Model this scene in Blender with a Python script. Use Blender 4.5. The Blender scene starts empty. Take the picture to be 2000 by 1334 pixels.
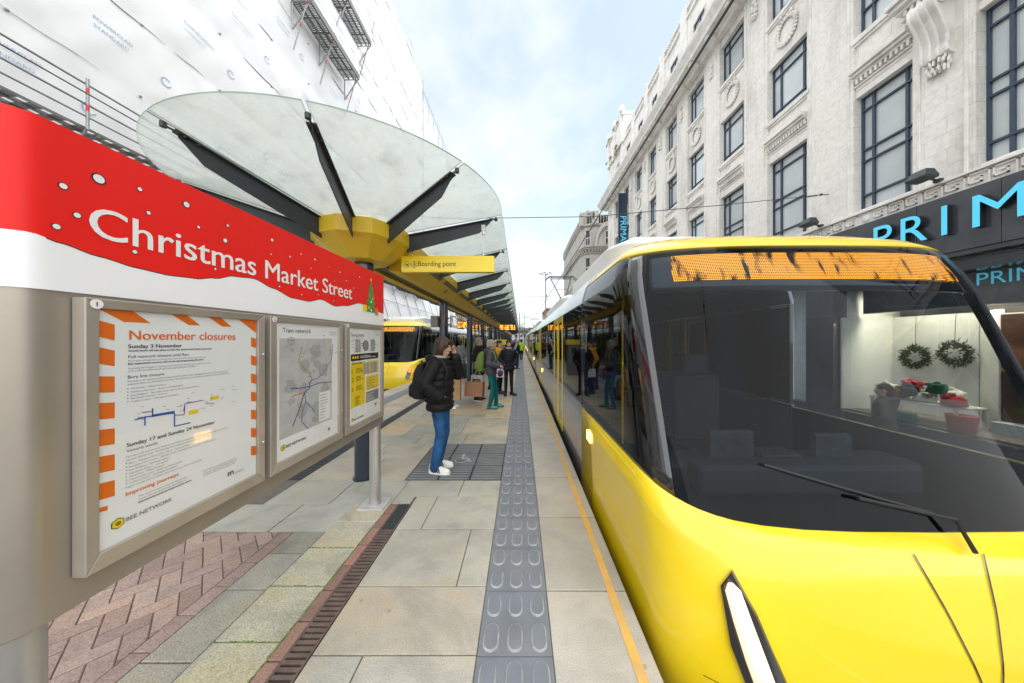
import bpy, bmesh, math, random
from mathutils import Vector, Matrix
R = math.radians
sc = bpy.context.scene
COL = sc.collection
random.seed(7)
# ---------------------------------------------------------------- camera, sky, sun, exposure
EYE = 1.66            # eye height above the platform (z = 0); the street is 0.9 m lower
F = 568.0             # focal length in pixels of the 2000 px photograph
cam = bpy.data.objects.new('camera', bpy.data.cameras.new('camera'))
COL.objects.link(cam)
cam.location = (0, 0, EYE); cam.rotation_euler = (R(90), 0, 0)
cam.data.sensor_width = 36; cam.data.lens = F/2000*36
cam.data.shift_x = -0.0085; cam.data.shift_y = -0.001
cam.data.clip_start = 0.03; cam.data.clip_end = 2000
sc.camera = cam
SUN_EL, SUN_ROT = 66, 150
w = bpy.data.worlds.new('World'); sc.world = w; w.use_nodes = True
nt = w.node_tree; nt.nodes.clear()
def N(nt, t, **k):
    n = nt.nodes.new(t)
    for a, v in k.items(): setattr(n, a, v)
    return n
def L(nt, a, b): nt.links.new(a, b)
out = N(nt, 'ShaderNodeOutputWorld'); bg = N(nt, 'ShaderNodeBackground')
sky = N(nt, 'ShaderNodeTexSky', sky_type='NISHITA', sun_disc=False, sun_elevation=R(SUN_EL), sun_rotation=R(SUN_ROT))
sky.air_density = 1.0; sky.dust_density = 1.5; sky.ozone_density = 1.6
tc = N(nt, 'ShaderNodeTexCoord'); mp = N(nt, 'ShaderNodeMapping'); mp.inputs['Scale'].default_value = (1.5, 1.0, 2.2)
mp.inputs['Location'].default_value = (.35, .1, .0)
nz = N(nt, 'ShaderNodeTexNoise'); nz.inputs['Scale'].default_value = 1.7; nz.inputs['Detail'].default_value = 7; nz.inputs['Roughness'].default_value = .5
rp = N(nt, 'ShaderNodeValToRGB'); rp.color_ramp.elements[0].position = .38; rp.color_ramp.elements[1].position = .60
rp.color_ramp.elements[0].color = (.50,.50,.50,1)
mx = N(nt, 'ShaderNodeMixRGB')
cr = N(nt, 'ShaderNodeValToRGB')     # cloud brightness: brighter and greyer patches
cr.color_ramp.elements[0].color = (.74,.80,.83,1); cr.color_ramp.elements[1].color = (1.0,1.0,1.0,1)
nz2 = N(nt, 'ShaderNodeTexNoise'); nz2.inputs['Scale'].default_value = 2.6; nz2.inputs['Detail'].default_value = 5
cm = N(nt, 'ShaderNodeVectorMath', operation='SCALE'); cm.inputs['Scale'].default_value = 4.0
L(nt, tc.outputs['Generated'], mp.inputs['Vector']); L(nt, mp.outputs[0], nz.inputs['Vector']); L(nt, mp.outputs[0], nz2.inputs['Vector'])
L(nt, nz.outputs['Fac'], rp.inputs[0]); L(nt, nz2.outputs['Fac'], cr.inputs[0])
L(nt, cr.outputs[0], cm.inputs[0])
L(nt, rp.outputs[0], mx.inputs['Fac']); tn = N(nt, 'ShaderNodeMixRGB', blend_type='MULTIPLY'); tn.inputs[0].default_value = 1; tn.inputs[2].default_value = (1.05, 1.2, 1.0, 1); L(nt, sky.outputs[0], tn.inputs[1]); L(nt, tn.outputs[0], mx.inputs[1]); L(nt, cm.outputs[0], mx.inputs[2])
L(nt, mx.outputs[0], bg.inputs['Color']); bg.inputs['Strength'].default_value = .105
L(nt, bg.outputs[0], out.inputs['Surface'])
sun = bpy.data.objects.new('sun', bpy.data.lights.new('sun', 'SUN')); COL.objects.link(sun)
sun.data.energy = 1.5; sun.data.angle = R(140); sun.data.color = (1, .97, .93)
_d = Vector((math.sin(R(SUN_ROT))*math.cos(R(SUN_EL)), math.cos(R(SUN_ROT))*math.cos(R(SUN_EL)), math.sin(R(SUN_EL))))
sun.rotation_euler = (-_d).to_track_quat('-Z', 'Y').to_euler()
sc.view_settings.view_transform = 'Standard'; sc.view_settings.look = 'None'
sc.view_settings.exposure = 1.58; sc.view_settings.gamma = 1
sc.render.film_transparent = False
sc.cycles.max_bounces = 8; sc.cycles.transparent_max_bounces = 24; sc.cycles.use_denoising = True
sc.cycles.caustics_reflective = False; sc.cycles.caustics_refractive = False
# ---------------------------------------------------------------- helpers
def V(*a): return Vector(a)
def tag(o, label=None, cat=None, group=None, kind=None):
    if label: o['label'] = label
    if cat: o['category'] = cat
    if group: o['group'] = group
    if kind: o['kind'] = kind
    return o
def empty(name, loc, rz=0, label=None, cat=None, group=None):
    o = bpy.data.objects.new(name, None); COL.objects.link(o)
    o.empty_display_size = .2
    o.location = loc; o.rotation_euler = (0, 0, rz)
    return tag(o, label, cat, group)
def copy_tree(o, parent=None):
    c = o.copy(); COL.objects.link(c)
    if parent:
        c.parent = parent; c.matrix_parent_inverse = o.matrix_parent_inverse.copy()
    for ch in o.children: copy_tree(ch, c)
    return c
class MB:
    def __init__(s): s.v = []; s.f = []; s.m = []
    def add(s, vs, fs, M=None, m=0):
        b = len(s.v)
        s.v += [tuple(M @ Vector(v)) for v in vs] if M is not None else [tuple(v) for v in vs]
        s.f += [tuple(b+i for i in f) for f in fs]; s.m += [m]*len(fs); return s
    def box(s, x0, x1, y0, y1, z0, z1, m=0, M=None):
        vs = [(x, y, z) for z in (z0, z1) for y in (y0, y1) for x in (x0, x1)]
        return s.add(vs, [(0,2,3,1),(4,5,7,6),(0,1,5,4),(2,6,7,3),(0,4,6,2),(1,3,7,5)], M, m)
    def loft(s, rings, m=0, caps=True, M=None, wrap=True):
        n = len(rings[0]); vs = [p for r in rings for p in r]; fs = []
        for i in range(len(rings)-1):
            for j in range(n if wrap else n-1):
                k = (j+1) % n
                fs.append((i*n+j, i*n+k, (i+1)*n+k, (i+1)*n+j))
        if caps: fs += [tuple(reversed(range(n))), tuple((len(rings)-1)*n+j for j in range(n))]
        return s.add(vs, fs, M, m)
    def tube(s, p0, p1, r0, r1=None, n=8, m=0, caps=True):
        return s.path([p0, p1], [r0, r0 if r1 is None else r1], n, m, caps)
    def path(s, pts, rs, n=8, m=0, caps=True):
        pts = [Vector(p) for p in pts]
        if not isinstance(rs, (list, tuple)): rs = [rs]*len(pts)
        rings = []; up = None
        for i, p in enumerate(pts):
            d = (pts[min(i+1, len(pts)-1)] - pts[max(i-1, 0)]).normalized()
            if up is None: up = Vector((0,0,1)) if abs(d.z) < .9 else Vector((1,0,0))
            a = d.cross(up).normalized(); b = a.cross(d).normalized(); up = b
            rings.append([p + (a*math.cos(t) + b*math.sin(t))*rs[i] for t in [2*math.pi*k/n for k in range(n)]])
        return s.loft(rings, m, caps)
    def caps(s, p0, r0, p1, r1, n=12, m=0, sq=1.0):
        """tapered capsule (closed)"""
        p0, p1 = Vector(p0), Vector(p1); d = p1-p0; Ln = d.length
        d = d/Ln if Ln > 1e-6 else Vector((0,0,1))
        up = Vector((0,1,0)) if abs(d.y) < .9 else Vector((1,0,0))
        a = d.cross(up).normalized(); b = a.cross(d)
        rings = []
        for k in range(1, 5):
            t = k/4*math.pi/2; rings.append((p0 - d*r0*math.cos(t), r0*math.sin(t)))
        for k in range(0, 4):
            t = k/4*math.pi/2; rings.append((p1 + d*r1*math.sin(t), r1*math.cos(t)))
        rr = [[c + (a*math.cos(2*math.pi*j/n)*sq + b*math.sin(2*math.pi*j/n))*r for j in range(n)] for c, r in rings]
        return s.loft(rr, m)
    def ell(s, c, rx, ry, rz, n=14, h=9, m=0, M=None):
        c = Vector(c); rings = []
        for i in range(1, h):
            t = math.pi*i/h
            rings.append([c + Vector((rx*math.sin(t)*math.cos(2*math.pi*j/n), ry*math.sin(t)*math.sin(2*math.pi*j/n), -rz*math.cos(t))) for j in range(n)])
        return s.loft(rings, m, True, M)
    def lathe(s, prof, c=(0,0,0), n=24, m=0, caps=True):
        c = Vector(c)
        return s.loft([[c + Vector((r*math.cos(2*math.pi*j/n), r*math.sin(2*math.pi*j/n), z)) for j in range(n)] for r, z in prof], m, caps)
    def prism(s, pts, fn, t0, t1, m=0):
        """2-D outline pts (CCW seen from +t) mapped by fn(u,v,t)"""
        n = len(pts); vs = [fn(u, v, t0) for u, v in pts] + [fn(u, v, t1) for u, v in pts]
        fs = [tuple(reversed(range(n))), tuple(range(n, 2*n))] + [(i, (i+1) % n, n+(i+1) % n, n+i) for i in range(n)]
        return s.add(vs, fs, None, m)
    def poly(s, pts, m=0): return s.add(pts, [tuple(range(len(pts)))], None, m)
    def text(s, body, M, width=None, size=None, off=0, ext=0, m=0, align='L', asp=1.0):
        vs, fs, x0, x1 = text_geo(body, 0, ext)
        if width is None: k = size
        else: k = width/max(x1-x0, 1e-6)
        ky = k*asp
        dx = {'L': -x0, 'C': -(x0+x1)/2, 'R': -x1}[align]
        S = Matrix.Diagonal((k, ky, k, 1)) @ Matrix.Translation((dx, 0, 0))
        for q, dx in enumerate((0, -off, off) if off else (0,)):     # bold: layers a fraction of a millimetre apart
            s.add(vs, fs, M @ Matrix.Translation((dx*k, 0, .0003*q)) @ S, m)
        return s
    def build(s, name, mats, parent=None, smooth=None, bevel=0, label=None, recalc=True, seg=2, solid=0, weld=0):
        me = bpy.data.meshes.new(name); me.from_pydata(s.v, [], s.f)
        if not isinstance(mats, (list, tuple)): mats = [mats]
        for a in mats: me.materials.append(a)
        if any(s.m): me.polygons.foreach_set('material_index', s.m)
        if recalc:
            bm = bmesh.new(); bm.from_mesh(me)
            if weld: bmesh.ops.remove_doubles(bm, verts=bm.verts, dist=weld)
            bmesh.ops.recalc_face_normals(bm, faces=bm.faces); bm.to_mesh(me); bm.free()
        if smooth is not None:
            me.polygons.foreach_set('use_smooth', [True]*len(me.polygons)); me.set_sharp_from_angle(angle=R(smooth))
        me.update()
        o = bpy.data.objects.new(name, me); COL.objects.link(o)
        if solid:
            md = o.modifiers.new('solid', 'SOLIDIFY'); md.thickness = abs(solid); md.offset = -1 if solid > 0 else 1
            if len(mats) > 1: md.material_offset = 1; md.material_offset_rim = 0
        if bevel:
            md = o.modifiers.new('bevel', 'BEVEL'); md.width = bevel; md.segments = seg; md.limit_method = 'ANGLE'; md.angle_limit = R(40)
            md.harden_normals = False
        if parent is not None:
            o.parent = parent
            if parent.type == 'EMPTY' and parent.rotation_euler.z == 0 and not parent.get('_local'):
                o.matrix_parent_inverse = Matrix.Translation(-parent.location)
        if label: o['label'] = label
        return o
_tg = {}
def text_geo(body, off=0, ext=0):
    k = (body, off, ext)
    if k in _tg: return _tg[k]
    cu = bpy.data.curves.new('t', 'FONT'); cu.body = body; cu.size = 1; cu.offset = off; cu.extrude = ext; cu.resolution_u = 4
    o = bpy.data.objects.new('t', cu); COL.objects.link(o)
    dg = bpy.context.evaluated_depsgraph_get()
    me = bpy.data.meshes.new_from_object(o.evaluated_get(dg))
    vs = [tuple(v.co) for v in me.vertices]; fs = [tuple(p.vertices) for p in me.polygons]
    bpy.data.objects.remove(o); bpy.data.curves.remove(cu); bpy.data.meshes.remove(me)
    xs = [v[0] for v in vs] or [0]
    _tg[k] = (vs, fs, min(xs), max(xs)); return _tg[k]
def frame(o, x, y):
    """matrix whose local X, Y run along x, y from origin o"""
    x, y = Vector(x).normalized(), Vector(y).normalized(); z = x.cross(y)
    M = Matrix((x, y, z)).transposed().to_4x4(); M.translation = Vector(o); return M
def remesh(mb, voxel, smooth=3, fac=.5, name='m'):
    me = bpy.data.meshes.new('tmp'); me.from_pydata(mb.v, [], mb.f)
    bm = bmesh.new(); bm.from_mesh(me); bmesh.ops.recalc_face_normals(bm, faces=bm.faces); bm.to_mesh(me); bm.free()
    o = bpy.data.objects.new('tmp', me); COL.objects.link(o)
    md = o.modifiers.new('r', 'REMESH'); md.mode = 'VOXEL'; md.voxel_size = voxel; md.use_smooth_shade = True
    if smooth:
        sm = o.modifiers.new('s', 'SMOOTH'); sm.iterations = smooth; sm.factor = fac
    dg = bpy.context.evaluated_depsgraph_get()
    r = bpy.data.meshes.new_from_object(o.evaluated_get(dg)); r.name = name
    bpy.data.objects.remove(o); bpy.data.meshes.remove(me)
    r.polygons.foreach_set('use_smooth', [True]*len(r.polygons))
    return r
def link(name, me, mats, parent=None):
    me.materials.clear()
    for a in (mats if isinstance(mats, (list, tuple)) else [mats]): me.materials.append(a)
    o = bpy.data.objects.new(name, me); COL.objects.link(o)
    if parent is not None: o.parent = parent
    return o
# ---------------------------------------------------------------- materials
def newmat(name):
    m = bpy.data.materials.new(name); m.use_nodes = True; nt = m.node_tree
    return m, nt, nt.nodes['Principled BSDF'], nt.nodes['Material Output']
def ramp(nt, stops):
    r = N(nt, 'ShaderNodeValToRGB'); e = r.color_ramp.elements
    while len(e) < len(stops): e.new(.5)
    for i, (p, c) in enumerate(stops): e[i].position = p; e[i].color = (*c, 1) if len(c) == 3 else c
    return r
def mat(name, col, rough=.6, metal=0, var=.10, scale=6, bump=0, bscale=80, coat=0, spec=.5, dirt=0, stretch=None, dirtcol=(.06,.05,.04)):
    m, nt, b, o = newmat(name)
    tcn = N(nt, 'ShaderNodeTexCoord'); src = tcn.outputs['Object']
    if stretch:
        mpn = N(nt, 'ShaderNodeMapping'); mpn.inputs['Scale'].default_value = stretch; L(nt, src, mpn.inputs[0]); src = mpn.outputs[0]
    n1 = N(nt, 'ShaderNodeTexNoise'); n1.inputs['Scale'].default_value = scale; n1.inputs['Detail'].default_value = 6; L(nt, src, n1.inputs['Vector'])
    r1 = ramp(nt, [(.3, tuple(c*(1-var) for c in col)), (.7, tuple(min(1, c*(1+var)) for c in col))]); L(nt, n1.outputs['Fac'], r1.inputs[0])
    colout = r1.outputs[0]
    if dirt:
        n3 = N(nt, 'ShaderNodeTexNoise'); n3.inputs['Scale'].default_value = scale*.6; n3.inputs['Detail'].default_value = 9; n3.inputs['Roughness'].default_value = .7
        L(nt, src, n3.inputs['Vector'])
        r3 = ramp(nt, [(.48, (0,0,0)), (.75, (dirt,)*3)]); L(nt, n3.outputs['Fac'], r3.inputs[0])
        mxn = N(nt, 'ShaderNodeMixRGB'); L(nt, r3.outputs[0], mxn.inputs[0]); L(nt, colout, mxn.inputs[1]); mxn.inputs[2].default_value = (*dirtcol, 1)
        colout = mxn.outputs[0]
    L(nt, colout, b.inputs['Base Color'])
    b.inputs['Roughness'].default_value = rough; b.inputs['Metallic'].default_value = metal
    b.inputs['Specular IOR Level'].default_value = spec; b.inputs['Coat Weight'].default_value = coat; b.inputs['Coat Roughness'].default_value = .06
    rr = N(nt, 'ShaderNodeMapRange'); rr.inputs['To Min'].default_value = max(0, rough-.07); rr.inputs['To Max'].default_value = min(1, rough+.1)
    L(nt, n1.outputs['Fac'], rr.inputs[0]); L(nt, rr.outputs[0], b.inputs['Roughness'])
    if bump:
        n2 = N(nt, 'ShaderNodeTexNoise'); n2.inputs['Scale'].default_value = bscale; n2.inputs['Detail'].default_value = 5; L(nt, src, n2.inputs['Vector'])
        bp = N(nt, 'ShaderNodeBump'); bp.inputs['Strength'].default_value = bump; bp.inputs['Distance'].default_value = .01
        L(nt, n2.outputs['Fac'], bp.inputs['Height']); L(nt, bp.outputs[0], b.inputs['Normal'])
    return m
def emis(name, col, s):
    m, nt, b, o = newmat(name); b.inputs['Base Color'].default_value = (*col, 1)
    b.inputs['Emission Color'].default_value = (*col, 1); b.inputs['Emission Strength'].default_value = s
    n = N(nt, 'ShaderNodeTexNoise'); n.inputs['Scale'].default_value = 30
    mr = N(nt, 'ShaderNodeMapRange'); mr.inputs['To Min'].default_value = s*.85; mr.inputs['To Max'].default_value = s*1.15
    L(nt, n.outputs['Fac'], mr.inputs[0]); L(nt, mr.outputs[0], b.inputs['Emission Strength']); return m
def led_mat(name, kx, kz, s=5, letters=9.0, cut=.47):
    """amber LED dot matrix: dots lit where a blocky noise is high"""
    m, nt, b, o = newmat(name); b.inputs['Base Color'].default_value = (.01,.008,.006,1); b.inputs['Roughness'].default_value = .4
    tcn = N(nt, 'ShaderNodeTexCoord'); sp = N(nt, 'ShaderNodeSeparateXYZ'); L(nt, tcn.outputs['Object'], sp.inputs[0])
    def wave(sock, k):
        a = N(nt, 'ShaderNodeMath', operation='MULTIPLY'); a.inputs[1].default_value = k; L(nt, sock, a.inputs[0])
        c = N(nt, 'ShaderNodeMath', operation='SINE'); L(nt, a.outputs[0], c.inputs[0])
        d = N(nt, 'ShaderNodeMapRange'); d.inputs['From Min'].default_value = -.6; d.inputs['From Max'].default_value = .9; L(nt, c.outputs[0], d.inputs[0]); return d.outputs[0]
    p = N(nt, 'ShaderNodeMath', operation='MULTIPLY'); L(nt, wave(sp.outputs['X'], kx), p.inputs[0]); L(nt, wave(sp.outputs['Z'], kz), p.inputs[1])
    mpn = N(nt, 'ShaderNodeMapping'); mpn.inputs['Scale'].default_value = (letters, 1, letters*.35); L(nt, tcn.outputs['Object'], mpn.inputs[0])
    nzn = N(nt, 'ShaderNodeTexNoise'); nzn.inputs['Scale'].default_value = 1; nzn.inputs['Detail'].default_value = 3; L(nt, mpn.outputs[0], nzn.inputs['Vector'])
    g = N(nt, 'ShaderNodeMapRange'); g.inputs['From Min'].default_value = cut-.05; g.inputs['From Max'].default_value = cut+.06; L(nt, nzn.outputs['Fac'], g.inputs[0])
    q = N(nt, 'ShaderNodeMath', operation='MULTIPLY'); L(nt, p.outputs[0], q.inputs[0]); L(nt, g.outputs[0], q.inputs[1])
    t = N(nt, 'ShaderNodeMath', operation='MULTIPLY'); t.inputs[1].default_value = s; L(nt, q.outputs[0], t.inputs[0])
    b.inputs['Emission Color'].default_value = (1, .36, .02, 1); L(nt, t.outputs[0], b.inputs['Emission Strength']); return m
def glass_mat(name, tint=(.6,.65,.68), clear=.5, rough=.02, diff=None, dfac=.0, dscale=3, fres=1.5):
    """pane: Fresnel mirror over a tinted see-through body, optional dirt film"""
    m, nt, b, o = newmat(name); nt.nodes.remove(b)
    tr = N(nt, 'ShaderNodeBsdfTransparent'); tr.inputs[0].default_value = (*[t*clear for t in tint], 1)
    body = tr.outputs[0]
    if diff:
        tq = N(nt, 'ShaderNodeTexCoord'); nq = N(nt, 'ShaderNodeTexNoise'); nq.inputs['Scale'].default_value = 5; nq.inputs['Detail'].default_value = 10; nq.inputs['Roughness'].default_value = .75; L(nt, tq.outputs['Object'], nq.inputs['Vector'])
        rq0 = ramp(nt, [(.50, diff), (.62, tuple(c*.85 for c in diff)), (.74, (.42,.45,.27))]); L(nt, nq.outputs['Fac'], rq0.inputs[0])
        df = N(nt, 'ShaderNodeBsdfDiffuse'); L(nt, rq0.outputs[0], df.inputs[0])
        tl = N(nt, 'ShaderNodeBsdfTranslucent'); L(nt, rq0.outputs[0], tl.inputs[0])
        ad = N(nt, 'ShaderNodeMixShader'); ad.inputs[0].default_value = .6; L(nt, df.outputs[0], ad.inputs[1]); L(nt, tl.outputs[0], ad.inputs[2])
        tcn = N(nt, 'ShaderNodeTexCoord'); nn = N(nt, 'ShaderNodeTexNoise'); nn.inputs['Scale'].default_value = dscale; nn.inputs['Detail'].default_value = 8; nn.inputs['Roughness'].default_value = .68
        L(nt, tcn.outputs['Object'], nn.inputs['Vector'])
        mr = N(nt, 'ShaderNodeMapRange'); mr.inputs['From Min'].default_value = .3; mr.inputs['From Max'].default_value = .75
        mr.inputs['To Min'].default_value = dfac*.45; mr.inputs['To Max'].default_value = min(1, dfac*1.5); L(nt, nn.outputs['Fac'], mr.inputs[0])
        ms = N(nt, 'ShaderNodeMixShader'); L(nt, mr.outputs[0], ms.inputs[0]); L(nt, tr.outputs[0], ms.inputs[1]); L(nt, ad.outputs[0], ms.inputs[2]); body = ms.outputs[0]
    gl = N(nt, 'ShaderNodeBsdfGlossy'); gl.inputs['Roughness'].default_value = rough
    f0 = ((fres-1)/(fres+1))**2          # Schlick reflectance, the same from either side of the sheet
    ge = N(nt, 'ShaderNodeNewGeometry'); dt_ = N(nt, 'ShaderNodeVectorMath', operation='DOT_PRODUCT'); L(nt, ge.outputs['Normal'], dt_.inputs[0]); L(nt, ge.outputs['Incoming'], dt_.inputs[1])
    ab = N(nt, 'ShaderNodeMath', operation='ABSOLUTE'); L(nt, dt_.outputs['Value'], ab.inputs[0])
    om = N(nt, 'ShaderNodeMath', operation='SUBTRACT'); om.inputs[0].default_value = 1; L(nt, ab.outputs[0], om.inputs[1])
    pw = N(nt, 'ShaderNodeMath', operation='POWER'); pw.inputs[1].default_value = 5; L(nt, om.outputs[0], pw.inputs[0])
    fr = N(nt, 'ShaderNodeMapRange'); fr.inputs['To Min'].default_value = f0; fr.inputs['To Max'].default_value = .97; L(nt, pw.outputs[0], fr.inputs[0])
    mm = N(nt, 'ShaderNodeMixShader'); L(nt, fr.outputs[0], mm.inputs[0]); L(nt, body, mm.inputs[1]); L(nt, gl.outputs[0], mm.inputs[2])
    L(nt, mm.outputs[0], o.inputs['Surface']); return m
m_steel = mat('brushed_steel', (.55,.54,.53), .34, .85, .06, 40, stretch=(1,1,12))
m_bronze = mat('bronze_panel', (.37,.325,.275), .36, .5, .05, 3, dirt=.12)
m_frame = mat('frame_metal', (.47,.42,.365), .38, .45, .06, 4, dirt=.2)
m_red = mat('red_vinyl', (.80,.012,.008), .5, 0, .03, 3, bump=.05, bscale=6, coat=.03, spec=.3)
m_white = mat('white_vinyl', (.87,.87,.90), .4, 0, .02, 3, coat=.15)
m_wprint = mat('white_print', (.82,.82,.82), .5, 0, .01)
m_black = mat('black_print', (.018,.018,.02), .5, 0, .02)
m_grey = mat('grey_print', (.23,.23,.24), .5, 0, .02)
m_lgrey = mat('pale_grey_print', (.52,.52,.52), .5, 0, .10, 14)
m_mgrey = mat('mid_grey_print', (.40,.40,.41), .5, 0, .10, 14)
m_orange = mat('orange_print', (.80,.16,.01), .5, 0, .03)
m_yprint = mat('yellow_print', (.86,.62,.01), .5, 0, .03)
m_blue = mat('blue_print', (.02,.10,.42), .5, 0, .03)
m_green = mat('green_print', (.03,.30,.06), .5, 0, .06)
m_purple = mat('purple_print', (.25,.05,.28), .5, 0, .03)
m_paper = mat('poster_paper', (.87,.88,.89), .28, 0, .015, 4, coat=.4)
m_yel = mat('canopy_yellow', (.72,.50,.025), .42, 0, .05, 2, coat=.15, dirt=.18, dirtcol=(.25,.18,.05))
m_dark = mat('anthracite_steel', (.030,.038,.045), .45, 0, .15, 5, dirt=.25, dirtcol=(.08,.08,.07))
m_navy = mat('navy_column', (.010,.018,.035), .28, 0, .12, 5, coat=.5)
m_rubber = mat('black_rubber', (.012,.012,.013), .6)
m_vent = mat('grey_vent', (.17,.15,.13), .5, 0, .05, 60, stretch=(1,30,1))
m_cglass = glass_mat('canopy_glass', (.93,.97,.95), .97, .03, (.79,.805,.78), .48, 1.6, 1.35)
m_cedge = mat('glass_edge', (.16,.24,.18), .2, 0, .1)
m_moss = mat('mossy_line', (.12,.17,.04), .9, 0, .4, 20)
# stone with a tone per slab
def tone_mat(name, rough=.6, vein=.22, bump=.12, speck=.12, bs=60, stretch=1.0, pebble=False):
    m, nt, b, o = newmat(name)
    at = N(nt, 'ShaderNodeAttribute', attribute_name='tone'); tcn = N(nt, 'ShaderNodeTexCoord')
    ad = N(nt, 'ShaderNodeVectorMath', operation='ADD'); sc_ = N(nt, 'ShaderNodeVectorMath', operation='SCALE'); sc_.inputs['Scale'].default_value = 23.0
    L(nt, at.outputs['Color'], sc_.inputs[0]); L(nt, tcn.outputs['Object'], ad.inputs[0]); L(nt, sc_.outputs[0], ad.inputs[1])
    wv = N(nt, 'ShaderNodeTexNoise'); wv.inputs['Scale'].default_value = 1.6; wv.inputs['Detail'].default_value = 7; wv.inputs['Distortion'].default_value = 2.2; wv.inputs['Roughness'].default_value = .55
    L(nt, ad.outputs[0], wv.inputs['Vector'])
    r = ramp(nt, [(.36, (1-vein,)*3), (.5, (1,1,1)), (.62, (1+vein*.35, 1, 1-vein*.6))]); L(nt, wv.outputs['Fac'], r.inputs[0])
    m1 = N(nt, 'ShaderNodeMixRGB', blend_type='MULTIPLY'); m1.inputs[0].default_value = 1; L(nt, at.outputs['Color'], m1.inputs[1]); L(nt, r.outputs[0], m1.inputs[2])
    n2 = N(nt, 'ShaderNodeTexNoise'); n2.inputs['Scale'].default_value = 140 if not pebble else 220; n2.inputs['Detail'].default_value = 3; L(nt, tcn.outputs['Object'], n2.inputs['Vector'])
    r2 = ramp(nt, [(.35, (1-speck*1.6,)*3), (.5, (1,1,1)), (.68, (1+speck*1.3,)*3)]); L(nt, n2.outputs['Fac'], r2.inputs[0])
    m2 = N(nt, 'ShaderNodeMixRGB', blend_type='MULTIPLY'); m2.inputs[0].default_value = 1; L(nt, m1.outputs[0], m2.inputs[1]); L(nt, r2.outputs[0], m2.inputs[2])
    n3 = N(nt, 'ShaderNodeTexNoise'); n3.inputs['Scale'].default_value = .9; n3.inputs['Detail'].default_value = 8; n3.inputs['Roughness'].default_value = .7; L(nt, tcn.outputs['Object'], n3.inputs['Vector'])
    r3 = ramp(nt, [(.38, (.80,.79,.77)), (.6, (1.04,1.04,1.04))]); L(nt, n3.outputs['Fac'], r3.inputs[0])
    m3 = N(nt, 'ShaderNodeMixRGB', blend_type='MULTIPLY'); m3.inputs[0].default_value = 1; L(nt, m2.outputs[0], m3.inputs[1]); L(nt, r3.outputs[0], m3.inputs[2])
    vo = N(nt, 'ShaderNodeTexVoronoi'); vo.inputs['Scale'].default_value = 4.2; L(nt, tcn.outputs['Object'], vo.inputs['Vector'])     # gum and chips
    r5 = ramp(nt, [(.045, (1,1,1)), (.062, (0,0,0))]); L(nt, vo.outputs['Distance'], r5.inputs[0])
    sp5 = N(nt, 'ShaderNodeSeparateXYZ'); L(nt, vo.outputs['Color'], sp5.inputs[0]); gt = N(nt, 'ShaderNodeMath', operation='GREATER_THAN'); gt.inputs[1].default_value = .55; L(nt, sp5.outputs[0], gt.inputs[0])
    g5 = N(nt, 'ShaderNodeMath', operation='MULTIPLY'); L(nt, r5.outputs[0], g5.inputs[0]); L(nt, gt.outputs[0], g5.inputs[1])
    g6 = N(nt, 'ShaderNodeMath', operation='MULTIPLY'); g6.inputs[1].default_value = .4; L(nt, g5.outputs[0], g6.inputs[0])
    m4 = N(nt, 'ShaderNodeMixRGB'); L(nt, g6.outputs[0], m4.inputs[0]); L(nt, m3.outputs[0], m4.inputs[1]); m4.inputs[2].default_value = (.13,.12,.11,1)
    L(nt, m4.outputs[0], b.inputs['Base Color'])
    rr = N(nt, 'ShaderNodeMapRange'); rr.inputs['To Min'].default_value = rough-.15; rr.inputs['To Max'].default_value = rough+.15; L(nt, n3.outputs['Fac'], rr.inputs[0]); L(nt, rr.outputs[0], b.inputs['Roughness'])
    bp = N(nt, 'ShaderNodeBump'); bp.inputs['Strength'].default_value = bump; bp.inputs['Distance'].default_value = .01
    n4 = N(nt, 'ShaderNodeTexNoise'); n4.inputs['Scale'].default_value = bs; n4.inputs['Detail'].default_value = 6; L(nt, tcn.outputs['Object'], n4.inputs['Vector'])
    L(nt, n4.outputs['Fac'], bp.inputs['Height']); L(nt, bp.outputs[0], b.inputs['Normal'])
    return m
m_slab = tone_mat('york_stone', .52, .15); m_conc = tone_mat('concrete_coping', .6, .08, .12, .10); m_brickp = tone_mat('brick_paver', .75, .12, .3, .20, 90)
m_mossk = tone_mat('mossy_concrete', .8, .2, .35, .2, 40)
m_tac = mat('tactile_grey', (.155,.17,.20), .55, 0, .12, 5, .25, 220, dirt=.3, dirtcol=(.26,.24,.21))
m_padgap = mat('pad_gap_dark', (.018,.018,.02), .8)
m_pad = mat('boarding_pad_grey', (.14,.145,.155), .6, 0, .15, 5, .25, 160, dirt=.3, dirtcol=(.2,.19,.17))
m_tacw = mat('tactile_worn_edge', (.29,.29,.29), .6, 0, .3, 25, .25, 150)
m_ylw = mat('platform_line_yellow', (.60,.35,.085), .65, 0, .10, 9, .2, 60, dirt=.7, dirtcol=(.40,.32,.22))
m_grout = mat('grout', (.13,.115,.10), .9, 0, .2, 15)
m_iron = mat('rusted_iron', (.125,.088,.074), .6, .15, .25, 14, .3, 120, dirt=.5, dirtcol=(.16,.10,.07))
m_irong = mat('grey_iron', (.055,.06,.068), .5, .4, .2, 14, .2, 120)
m_asph = mat('street_setts', (.22,.21,.20), .7, 0, .2, 2, .3, 30, dirt=.4)
m_pave = mat('pavement_stone', (.36,.34,.315), .6, 0, .12, 1.5, .15, 60, dirt=.2)
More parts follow.
